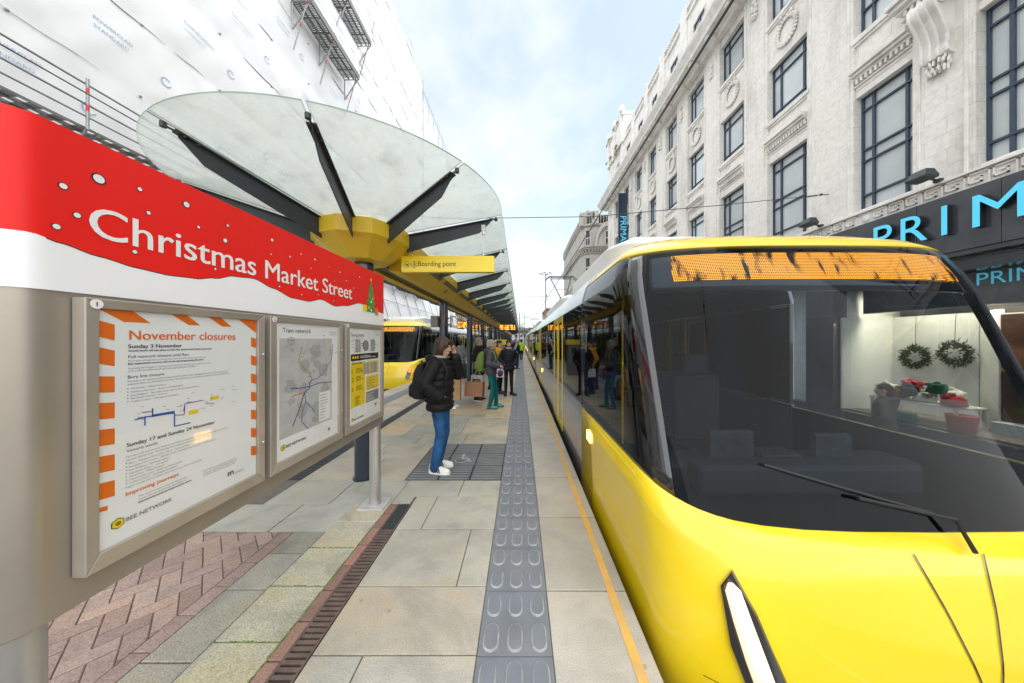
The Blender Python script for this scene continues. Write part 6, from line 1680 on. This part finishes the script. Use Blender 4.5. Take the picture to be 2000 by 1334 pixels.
    if not J.get('vest'):
        for s, (el, wrp, hd, hn) in zip((-1, 1), arms):
            sh = tr((s*(shx-.01), .005, 1.385)); el, wrp = Vector(el), Vector(wrp); n = 9 if puff else 5
            P = [lp(sh, el, t/n) for t in range(n+1)]+[lp(el, wrp, t/n) for t in range(1, n+1)]
            rr = [.066-.018*i/(2*n) for i in range(2*n+1)]
            if puff:
                for i, (p, r_) in enumerate(zip(P, rr)):
                    pass
                for i in range(len(P)-1): 
                    mid = (P[i]+P[i+1])/2; r_ = rr[i]+th*.3
                    jk.caps(P[i], r_*.86, mid, r_*1.06+puff*.5, 12); jk.caps(mid, r_*1.06+puff*.5, P[i+1], r_*.86, 12)
            else:
                for i in range(len(P)-1): jk.caps(P[i], rr[i]+th*.25+.003*math.sin(i*2.3), P[i+1], rr[i+1]+th*.25+.003*math.sin((i+1)*2.3), 12)
    if J.get('collar', 1):
        for j in range(14):
            a0 = 2*math.pi*j/14; p0 = tr((.068*math.cos(a0), .008+.068*math.sin(a0), 1.465)); jk.caps(p0, .018, p0+Vector((0,0,.035 if math.sin(a0) > -.6 else .012)), .014, 8)
    if J.get('hood'):
        for j in range(11):
            a0 = math.pi*j/10; c = tr((.115*math.cos(a0), .045+.10*math.sin(a0), 1.455+.012*math.sin(a0))); jk.ell(c, .052, .05, .042, 12, 8)
        jk.ell(tr((0,.125,1.40)), .10, .055, .085, 14, 9)
    if J.get('hoodup'):
        h = MB(); h.ell((0,.025,.03), .098, .112, .122, 16, 11); h.ell((0,.04,-.07), .085, .08, .09, 14, 9); jk.add([HM @ Vector(v) for v in h.v], h.f)
    jm = remesh(jk, vox*.95, 2, .45, 'jacket'); link(J.get('name', 'jacket'), jm, J['mat'], root)
    # trousers
    if not cfg.get('notrousers'):
        tr_ = MB(); Tm = cfg['trousers']; ex = Tm.get('ex', .012)
        tr_.loft([[((a+ex)*math.cos(2*math.pi*j/18), (b+ex)*math.sin(2*math.pi*j/18), z) for j in range(18)] for z, a, b in ((.84,.15,.105), (.90,.155,.108), (.98,.148,.102), (1.04,.14,.097))])
        for s, (kn, an, yw) in zip((-1, 1), legs):
            hp = Vector((s*.082, 0, .88)); kn, an = Vector(kn), Vector(an); n = 10
            P = [lp(hp, kn, t/n) for t in range(n+1)]+[lp(kn, an+Vector((0,0,-.01)), t/n) for t in range(1, n+1)]
            for i in range(len(P)-1):
                f0, f1 = i/(2*n), (i+1)/(2*n); R_ = lambda f: (.088-.034*min(1, f*2) if f < .5 else .060-Tm.get('taper', .012)*(f-.5)*2)+ex*.6+.002*math.sin(f*46+s)+(.004*math.sin(f*90) if f > .85 else 0)
                tr_.caps(P[i], R_(f0), P[i+1], R_(f1), 12)
        tm_ = remesh(tr_, vox, 2, .4, 'trousers'); link('trousers', tm_, Tm['mat'], root)
    for s, (kn, an, yw) in zip((-1, 1), legs):
        g = MB(); shoe(g, (an[0], an[1]), yw, top=cfg.get('shoetop', .10))
        if cfg.get('stripes'):
            c_, s_ = math.cos(yw), math.sin(yw)
            for q in range(3):
                for sd in (-1, 1):
                    P = [(an[0]+x*c_-y*s_, an[1]+x*s_+y*c_, z) for x, y, z in ((sd*.0535,-.030-.024*q,.030), (sd*.0535,-.043-.024*q,.030), (sd*.043,-.030-.022*q,.082), (sd*.043,-.017-.022*q,.082))]
                    g.poly(P, 2)
        g.build('shoe', [cfg['shoemat'], cfg.get('solemat', m_wprint), m_black], root, smooth=50)
    # hair
    hs = cfg.get('hair', 'short'); h = MB(); rqh = random.Random(5)
    if hs == 'long':
        h.ell((0,.022,.045), .090, .104, .092, 18, 12); h.ell((0,.055,-.03), .080, .070, .095, 16, 10)
        for s in (-1, 1):
            h.ell((s*.076,.004,-.02), .028, .060, .09, 12, 9); h.ell((s*.056,-.058,.035), .030, .038, .05, 12, 9); h.ell((s*.060,.045,-.09), .032, .04, .05, 10, 8)
        h.ell((0,-.072,.075), .06, .03, .035, 12, 8)
        for q in range(110):
            a = rqh.uniform(.3, 2*math.pi-.3)-math.pi/2+math.pi; x, y = .082*math.cos(a), .02+.092*math.sin(a)
            if y < -.045: continue
            h.caps((x*1.02, y, .06), .011, (x*(1.0+rqh.random()*.12), y*1.08+.006, -.075-rqh.random()*.06), .005, 6)
    elif hs == 'bob':
        h.ell((0,.02,.048), .092, .106, .092, 18, 12); h.ell((0,.05,-.02), .086, .076, .085, 16, 10)
        for s in (-1, 1): h.ell((s*.074,.005,-.0), .024, .05, .06, 12, 9)
        h.ell((0,-.066,.085), .068, .034, .030, 12, 8)
        for q in range(40): a = rqh.uniform(0, 6.28); x, y = .084*math.cos(a), .03+.09*math.sin(a); h.ell((x, y if y > -.03 else .06, rqh.uniform(-.06,.1)), .022, .022, .03, 8, 6)
    elif hs == 'short':
        h.ell((0,.022,.048), .082, .100, .084, 18, 12); h.ell((0,.055,-.01), .070, .058, .065, 14, 9)
        for s in (-1, 1): h.ell((s*.066,.008,.03), .020, .05, .045, 10, 8)
        h.ell((0,-.045,.098), .055, .038, .022, 12, 8)
    elif hs == 'tail':
        h.ell((0,.022,.048), .084, .102, .086, 18, 12); h.ell((0,.07,-.05), .062, .05, .12, 14, 10); h.ell((0,.085,-.15), .06, .035, .11, 12, 9)
    if h.v:
        hm = MB(); hm.add([HM @ Vector(v) for v in h.v], h.f); m_ = remesh(hm, max(.0065, vox*.7), 1, .3, 'hair'); link('hair', m_, cfg['hairmat'], root)
    if cfg.get('glasses'):
        g = MB()
        for s in (-1, 1): 
            for q in range(12): a, b = R(q*30), R(q*30+30); g.tube(HM @ Vector((s*.031+.022*math.cos(a), -.098, .004+.018*math.sin(a))), HM @ Vector((s*.031+.022*math.cos(b), -.098, .004+.018*math.sin(b))), .002, n=5)
            g.tube(HM @ Vector((s*.053,-.096,.008)), HM @ Vector((s*.080,.01,.008)), .002, n=5)
        g.tube(HM @ Vector((-.010,-.1,.006)), HM @ Vector((.010,-.1,.006)), .002, n=5); g.build('glasses', m_black, root)
    if cfg.get('scarf'):
        g = MB(); g.path([tr((.075*math.cos(R(a)), .006+.075*math.sin(R(a)), 1.475)) for a in range(0, 361, 24)], .026, 8); g.build('scarf', cfg['scarf'], root, smooth=80)
    if cfg.get('cap'):
        h = MB(); h.ell((0,.02,.065), .090, .106, .078, 18, 12); hm = MB(); hm.add([HM @ Vector(v) for v in h.v], h.f); hm.build('hat', cfg['cap'], root, smooth=80)
    root.scale = (k, k, k)
    return root
PK_R = ((-.265,.07,1.13), (-.19,-.06,.985), (.75,.05,-.65), (1,.3,0)); PK_L = ((.265,.07,1.13), (.19,-.06,.985), (-.75,.05,-.65), (-1,.3,0))
DN_R = ((-.225,.03,1.13), (-.225,-.04,.89), (0,-.1,-1), (1,0,0)); DN_L = ((.225,.03,1.13), (.225,-.04,.89), (0,-.1,-1), (-1,0,0))
denim = cloth('blue_denim', (.016,.075,.20), .8, .5, 5, .7, 26); blackc = cloth('black_nylon', (.007,.0065,.008), .6, .3, 6, .3, 40); wshoe = mat('white_leather', (.70,.69,.67), .45, 0, .05, 8)
bshoe = mat('black_shoe', (.012,.012,.014), .5); trk = cloth('black_trousers', (.014,.015,.020))
# 1 man on the phone
HP = R(90)
p1 = person((-1.03, 3.72, 0), R(84), 1.69, 'young man in a black padded jacket and blue jeans, holding a phone to his ear', dict(
    arms=(((-.285,.09,1.15), (-.20,-.07,.99), (.75,0,-.65), (1,.2,0)), ((.235,-.17,1.22), (.12,-.155,1.47), (-.15,.15,1), (-1,.2,0))),
    jacket=dict(mat=blackc, hem=.80, puff=.024, th=.040, quilt=.095, hood=1, flare=.05), trousers=dict(mat=denim, ex=.018, taper=.004), shoemat=wshoe, stripes=1,
    hair='long', hairmat=m_hairb, nod=R(10), yaw=R(-8), headfwd=-.03, legs=(((-.09,-.045,.50),(-.09,.03,.09),R(-6)), ((.085,-.03,.50),(.10,.07,.09),R(6))), vox=.0075, scarf=cloth('grey_fleece', (.36,.34,.31))))
def local_of(p, v): return p.matrix_basis @ Vector(v)
def worn(p, g, name, m, label, cat, **k):
    o = g.build(name, m, None, **k); o.location = p.location; o.rotation_euler = p.rotation_euler; o.scale = p.scale; return tag(o, label, cat)
# phone
g = MB(); g.box(-.006, .006, -.038, .038, -.075, .075)
ph = worn(p1, g, 'mobile_phone', m_tblk, 'black phone held to the ear of the young man in the padded jacket', 'phone', bevel=.004)
ph.location = local_of(p1, (.098,-.075,1.555)); ph.rotation_euler = (R(-20), 0, p1.rotation_euler.z)
def bag(rings): g = MB(); g.loft(rings); return g
def rr(cx, cy, z, a, b, n=20, p=.55): return [(cx+a*abs(math.cos(t))**p*(1 if math.cos(t) >= 0 else -1), cy+b*abs(math.sin(t))**p*(1 if math.sin(t) >= 0 else -1), z) for t in [2*math.pi*k/n for k in range(n)]]
g = bag([rr(0,.255,.93,.08,.05), rr(0,.265,.95,.125,.075), rr(0,.265,1.1,.14,.085), rr(0,.25,1.28,.13,.072), rr(0,.235,1.37,.10,.05), rr(0,.225,1.39,.06,.03)])
g.loft([rr(0,.345,.96,.085,.03), rr(0,.352,.99,.11,.04), rr(0,.35,1.10,.11,.04), rr(0,.34,1.14,.08,.02)])
for s in (-1, 1):
    g.path([(s*.085,.21,1.36), (s*.11,.08,1.475), (s*.125,-.07,1.44), (s*.15,-.155,1.30), (s*.175,-.10,1.12), (s*.15,.2,.99)], [.014,.02,.02,.018,.014,.012], 8)
g.path([(-.14,.19,.98), (-.17,.05,.86), (-.165,-.02,.70)], .008, 6); g.path([(-.03,.24,1.385), (0,.25,1.42), (.03,.24,1.385)], .008, 6)
worn(p1, g, 'backpack', cloth('black_cordura', (.013,.012,.014), .7), 'small black backpack worn by the young man in the padded jacket', 'backpack', smooth=50)
# 2 woman with the green backpack
p2 = person((-.72, 7.15, 0), R(84), 1.66, 'grey haired woman in a slate padded jacket and teal trousers, turned away', dict(woman=1,
    arms=(((-.25,.02,1.15), (-.16,-.20,1.08), (.4,-.6,-.1), (.5,.5,-.6)), ((.25,.02,1.15), (.16,-.20,1.06), (-.4,-.6,-.1), (-.5,.5,-.6))),
    jacket=dict(mat=cloth('slate_nylon', (.062,.058,.085), .55), hem=.86, puff=.012, th=.030, quilt=.075, hood=1), trousers=dict(mat=cloth('teal_cotton', (.006,.11,.12)), ex=.008, taper=.012),
    shoemat=mat('teal_shoe', (.06,.24,.22), .6, 0, .4, 30), solemat=m_black, hair='bob', hairmat=m_hairg, nod=R(8), legs=(((-.09,-.06,.50),(-.10,.02,.09),0), ((.10,-.10,.50),(.12,-.10,.09),R(10)))))
g = bag([rr(0,.245,.92,.08,.05), rr(0,.265,.95,.14,.09), rr(0,.275,1.10,.165,.115), rr(0,.265,1.28,.155,.105), rr(0,.24,1.40,.12,.07), rr(0,.225,1.44,.06,.03)])
g.loft([rr(0,.375,.98,.10,.03), rr(0,.39,1.02,.12,.04), rr(0,.385,1.16,.11,.04), rr(0,.37,1.2,.08,.02)])
for s in (-1, 1): g.path([(s*.085,.20,1.40), (s*.10,.08,1.475), (s*.115,-.08,1.43), (s*.145,-.145,1.28), (s*.17,-.08,1.1), (s*.14,.2,.98)], [.014,.02,.022,.018,.014,.012], 8)
worn(p2, g, 'backpack', cloth('green_ripstop', (.13,.20,.045), .6), 'large olive green backpack on the grey haired woman', 'backpack', smooth=50)
g = MB(); g.ell((-.13,-.25,.90), .12, .07, .085, 16, 10); g.path([(-.13,-.25,.98), (-.15,-.24,1.07)], .01, 6)
worn(p2, g, 'pouch_bag', cloth('purple_nylon', (.095,.018,.10), .6), 'small purple bag hanging from the hand of the grey haired woman', 'bag', smooth=50)
# 3 older man
p3 = person((-1.16, 8.05, 0), R(70), 1.74, 'older man in a long black coat and glasses beside a dark column', dict(
    arms=(((-.235,.0,1.14), (-.235,-.07,.93), (0,-.15,-1), (1,0,0)), ((.235,.03,1.14), (.235,-.03,.92), (0,-.1,-1), (-1,0,0))),
    jacket=dict(mat=cloth('black_wool', (.010,.010,.011)), hem=.74, th=.034, flare=.10, name='coat'), trousers=dict(mat=trk, ex=.016), shoemat=bshoe, solemat=m_wprint, hair='short', hairmat=m_hairw, glasses=1, yaw=R(10), skin=1, curl=.9))
def carrier(p, x, y, ztop, w_, h_, d, m, label, name='carrier_bag', logo=None, rot=0):
    g = MB(); n = 8
    for r_ in (0,): g.loft([[(x+a, y+b, z) for a, b in ((-d,-w_), (d,-w_), (d,w_), (-d,w_))] for z in (ztop-h_, ztop-h_*.5, ztop)])
    for q in (-1, 1): g.path([(x+q*d, y-w_*.45, ztop-.01), (x, y-w_*.22, ztop+.13), (x, y+w_*.22, ztop+.13), (x+q*d, y+w_*.45, ztop-.01)], .006, 6)
    if logo:
        g.poly([(x-d-.002, y-w_*.7, ztop-h_*.75), (x-d-.002, y+w_*.7, ztop-h_*.75), (x-d-.002, y+w_*.7, ztop-h_*.3), (x-d-.002, y-w_*.7, ztop-h_*.3)], 1)
        for q in range(3): g.poly([(x-d-.004, y-w_*.5, ztop-h_*(.42+.1*q)), (x-d-.004, y+w_*.4, ztop-h_*(.42+.1*q)), (x-d-.004, y+w_*.4, ztop-h_*(.46+.1*q)), (x-d-.004, y-w_*.5, ztop-h_*(.46+.1*q))], 2)
        mats = [m, logo, mat('bag_print', (.45,.42,.25), .6)]
    else: mats = [m]
    return worn(p, g, name, mats, label, 'bag', bevel=.004)
m_kraft = mat('kraft_paper', (.33,.155,.085), .75, 0, .12, 4, .4, 12)
carrier(p3, -.255, -.10, .72, .17, .30, .05, mat('pale_carrier', (.55,.56,.55), .5, 0, .1), 'white and dark green carrier bag in the hand of the older man', logo=cloth('bag_green', (.02,.05,.03)))
cb2 = carrier(p3, -.26, .04, .58, .24, .36, .075, m_kraft, 'brown paper carrier bag held low between the older man and the woman', name='paper_bag'); cb2.location = (-1.07, 7.55, 0); cb2.rotation_euler = (0, R(6), R(75))
# 4 yellow jacket
p4 = person((-.66, 9.1, 0), R(75), 1.66, 'person in a mustard yellow jacket half hidden behind the grey haired woman', dict(woman=1, arms=(PK_R, PK_L), jacket=dict(mat=cloth('mustard_nylon', (.62,.30,.01), .6), hem=.90, puff=.012, th=.035, hood=1), trousers=dict(mat=trk, ex=.01), shoemat=bshoe, solemat=m_black, hair='tail', hairmat=m_haird))
carrier(p4, -.27, -.12, .83, .13, .26, .04, mat('white_carrier', (.66,.66,.68), .5, 0, .08), 'white plastic bag hanging beside the person in mustard yellow')
# 5 young man in black
p5 = person((-.365, 8.82, 0), R(8), 1.66, 'young man in a dark navy parka, hands in pockets, facing the camera', dict(arms=(PK_R, PK_L), jacket=dict(mat=cloth('navy_parka', (.012,.013,.024), .6), hem=.80, puff=.006, th=.034, quilt=.11, hood=1), trousers=dict(mat=trk, ex=.002, taper=.016), shoemat=bshoe, solemat=m_black, hair='short', hairmat=m_haird, yaw=R(6), skin=0, legs=(((-.085,-.01,.50),(-.09,.02,.09),R(-10)), ((.085,-.01,.50),(.10,.0,.09),R(38))), scarf=cloth('cream_fleece', (.55,.50,.42))))
# 6 hooded person
p6 = person((-.20, 16.6, 0), R(70), 1.70, 'person in a grey hooded top and black body warmer waiting beyond the others', dict(arms=(PK_R, PK_L), jacket=dict(mat=cloth('grey_jersey', (.33,.35,.38)), hem=.86, th=.022, hoodup=1), trousers=dict(mat=denim, ex=.012), shoemat=cloth('brown_suede', (.12,.08,.05)), hair='none', hairmat=m_haird), fine=False)
g = MB(); g.loft([[((.155+.05)*math.cos(2*math.pi*j/18), (.105+.05)*math.sin(2*math.pi*j/18), z) for j in range(18)] for z in (.9, 1.0, 1.2, 1.35)]+[[(.15*math.cos(2*math.pi*j/18), .10*math.sin(2*math.pi*j/18), 1.45) for j in range(18)]])
g.build('body_warmer', blackc, p6, smooth=60)
# 7 woman in grey coat by the far tram
p7 = person((-3.0, 14.6, 0), R(170), 1.66, 'woman with dark tied hair in a long grey coat near the left tram', dict(woman=1, arms=(DN_R, PK_L), jacket=dict(mat=cloth('grey_wool', (.20,.215,.235)), hem=.48, th=.03, flare=.12, name='coat'), trousers=dict(mat=trk, ex=.005), shoemat=bshoe, solemat=m_black, hair='tail', hairmat=m_haird), fine=False)
g = MB(); g.ell((-3.33, 14.3, .98), .12, .08, .10, 14, 9); g.path([(-3.33,14.3,1.07), (-3.3,14.4,1.2), (-3.25,14.5,1.4)], .008, 6)
tag(g.build('shoulder_bag', cloth('orange_fabric', (.70,.22,.02)), None, smooth=60), 'small orange shoulder bag beside the woman in the grey coat', 'bag')
# 8 person in a tan coat behind the phone man
p8 = person((-1.72, 7.2, 0), R(80), 1.62, 'person in a tan coat hidden behind the young man on the phone', dict(woman=1, arms=(PK_R, DN_L), jacket=dict(mat=cloth('tan_wool', (.36,.22,.11)), hem=.62, th=.03, flare=.1, name='coat'), trousers=dict(mat=trk, ex=.01), shoemat=wshoe, hair='tail', hairmat=m_hairb))
carrier(p8, -.05, -.17, .82, .11, .60, .05, mat('tan_paper', (.38,.24,.12), .7, 0, .1), 'long tan paper bag beside the person in the tan coat', name='paper_bag')
# 9 dark haired person between the older man and the woman, 10 pedestrian beyond the tram
p9 = person((-.98, 9.9, 0), R(60), 1.70, 'person with a black woollen hat standing behind the older man', dict(arms=(PK_R, PK_L), jacket=dict(mat=cloth('charcoal_coat', (.02,.02,.024)), hem=.78, th=.03), trousers=dict(mat=trk), shoemat=bshoe, solemat=m_black, hair='short', hairmat=m_haird, cap=cloth('black_knit', (.012,.012,.013))), fine=False)
p10 = person((6.5, 5.2, -.78), R(-150), 1.66, 'pedestrian in an olive brown parka passing the lit shop window beyond the tram', dict(woman=1, arms=(PK_R, PK_L), jacket=dict(mat=cloth('olive_parka', (.11,.095,.075)), hem=.66, puff=.005, th=.04, hood=1), trousers=dict(mat=trk), shoemat=bshoe, solemat=m_black, hair='tail', hairmat=m_hairb), fine=False)
# luggage on the platform by the second column
g = MB(); g.loft([rr(-2.55,12.9,.0,.22,.16), rr(-2.55,12.9,.06,.25,.19), rr(-2.55,12.9,.45,.24,.18), rr(-2.55,12.9,.60,.17,.12), rr(-2.55,12.9,.64,.08,.05)]); g.path([(-2.7,12.9,.6), (-2.62,12.9,.76), (-2.48,12.9,.76), (-2.4,12.9,.6)], .014, 6)
tag(g.build('holdall', cloth('dark_teal_canvas', (.012,.05,.05)), None, smooth=50), 'dark teal holdall standing on the platform by the second column', 'bag')
g = MB(); g.loft([rr(-2.62,12.55,.002,.15,.10), rr(-2.62,12.55,.05,.18,.13), rr(-2.62,12.55,.22,.16,.11), rr(-2.62,12.55,.32,.07,.05)]); g.path([(-2.68,12.55,.3), (-2.62,12.55,.42), (-2.56,12.55,.3)], .008, 6)
tag(g.build('carrier_bag', mat('orange_plastic', (.80,.17,.01), .4, 0, .25, 10), None, smooth=50), 'bright orange carrier bag in front of the teal holdall', 'bag')
# crowd farther along the platform: coarse figures, each with its own clothes
hv = mat('hi_vis_yellow', (.45,.75,.04), .6)
CR = [(-.75,22,12,'dark blue coat',(.02,.03,.07),'left of the tactile strip, nearest of the crowd'), (.05,25,190,'hi-vis yellow vest',None,'beside the tram'), (-.55,27,40,'wine red coat',(.16,.02,.03),'left of the hi-vis figure'), (-1.0,30,200,'beige jacket',(.36,.29,.2),'under the display'), (-.1,33,20,'black coat',(.012,.012,.014),'right behind the hi-vis figure'), (-2.9,20,170,'pale blue jacket',(.22,.32,.42),'on the left half of the platform'), (-3.2,24,10,'dark green coat',(.02,.07,.04),'by the left tram doors'), (-2.8,29,200,'black jacket',(.015,.015,.017),'farther along by the left tram'), (-.4,40,15,'white jacket',(.62,.62,.62),'near the far platform end'), (-1.3,38,190,'brown coat',(.12,.07,.04),'near the far columns'), (.1,46,0,'pink jacket',(.55,.2,.25),'at the far end by the tram'), (-.9,49,180,'grey coat',(.2,.2,.22),'at the far end of the platform'), (-1.6,26,25,'mustard coat',(.45,.26,.02),'left of the wine red coat'), (-1.2,45,10,'maroon jacket',(.12,.02,.03),'beyond the brown coat'), (.2,37,170,'pale grey coat',(.38,.39,.4),'close to the tram side'), (-2.3,35,0,'navy coat',(.02,.025,.06),'in the gap between far columns'), (-.6,57,190,'cream coat',(.5,.46,.38),'near the last column'), (-.2,54,5,'bright blue jacket',(.03,.12,.5),'last on the platform')]
base = {}
for i, (x, y, rz, what, c, where) in enumerate(CR):
    m = hv if c is None else cloth('crowd_'+what.replace(' ', '_'), c)
    kd = i % 2
    if kd not in base:
        base[kd] = person((x, y, 0), R(rz), 1.70+.05*kd, 'person in a %s %s' % (what, where), dict(woman=kd, arms=(DN_R, PK_L) if kd else (PK_R, DN_L), jacket=dict(mat=m, hem=.78, th=.03), trousers=dict(mat=trk, ex=.01), shoemat=bshoe, solemat=m_black, hair='tail' if kd else 'short', hairmat=m_haird if kd else m_hairb, vox=.02, legs=(((-.085,-.06,.50),(-.09,-.10,.09),0), ((.085,.02,.50),(.09,.12,.10),0)) if kd else (((-.085,-.01,.50),(-.09,.02,.09),0), ((.085,-.01,.50),(.09,.02,.09),0))), fine=False, group='people along the far platform')
        continue
    o = copy_tree(base[kd]); o.location = (x, y, 0); o.rotation_euler.z = R(rz); o['label'] = 'person in a %s %s' % (what, where)
    for ch in o.children:
        if ch.name.startswith('jacket'):
            ch.material_slots[0].link = 'OBJECT'; ch.material_slots[0].material = m
for o in sc.objects:
    if '_local' in o: del o['_local']
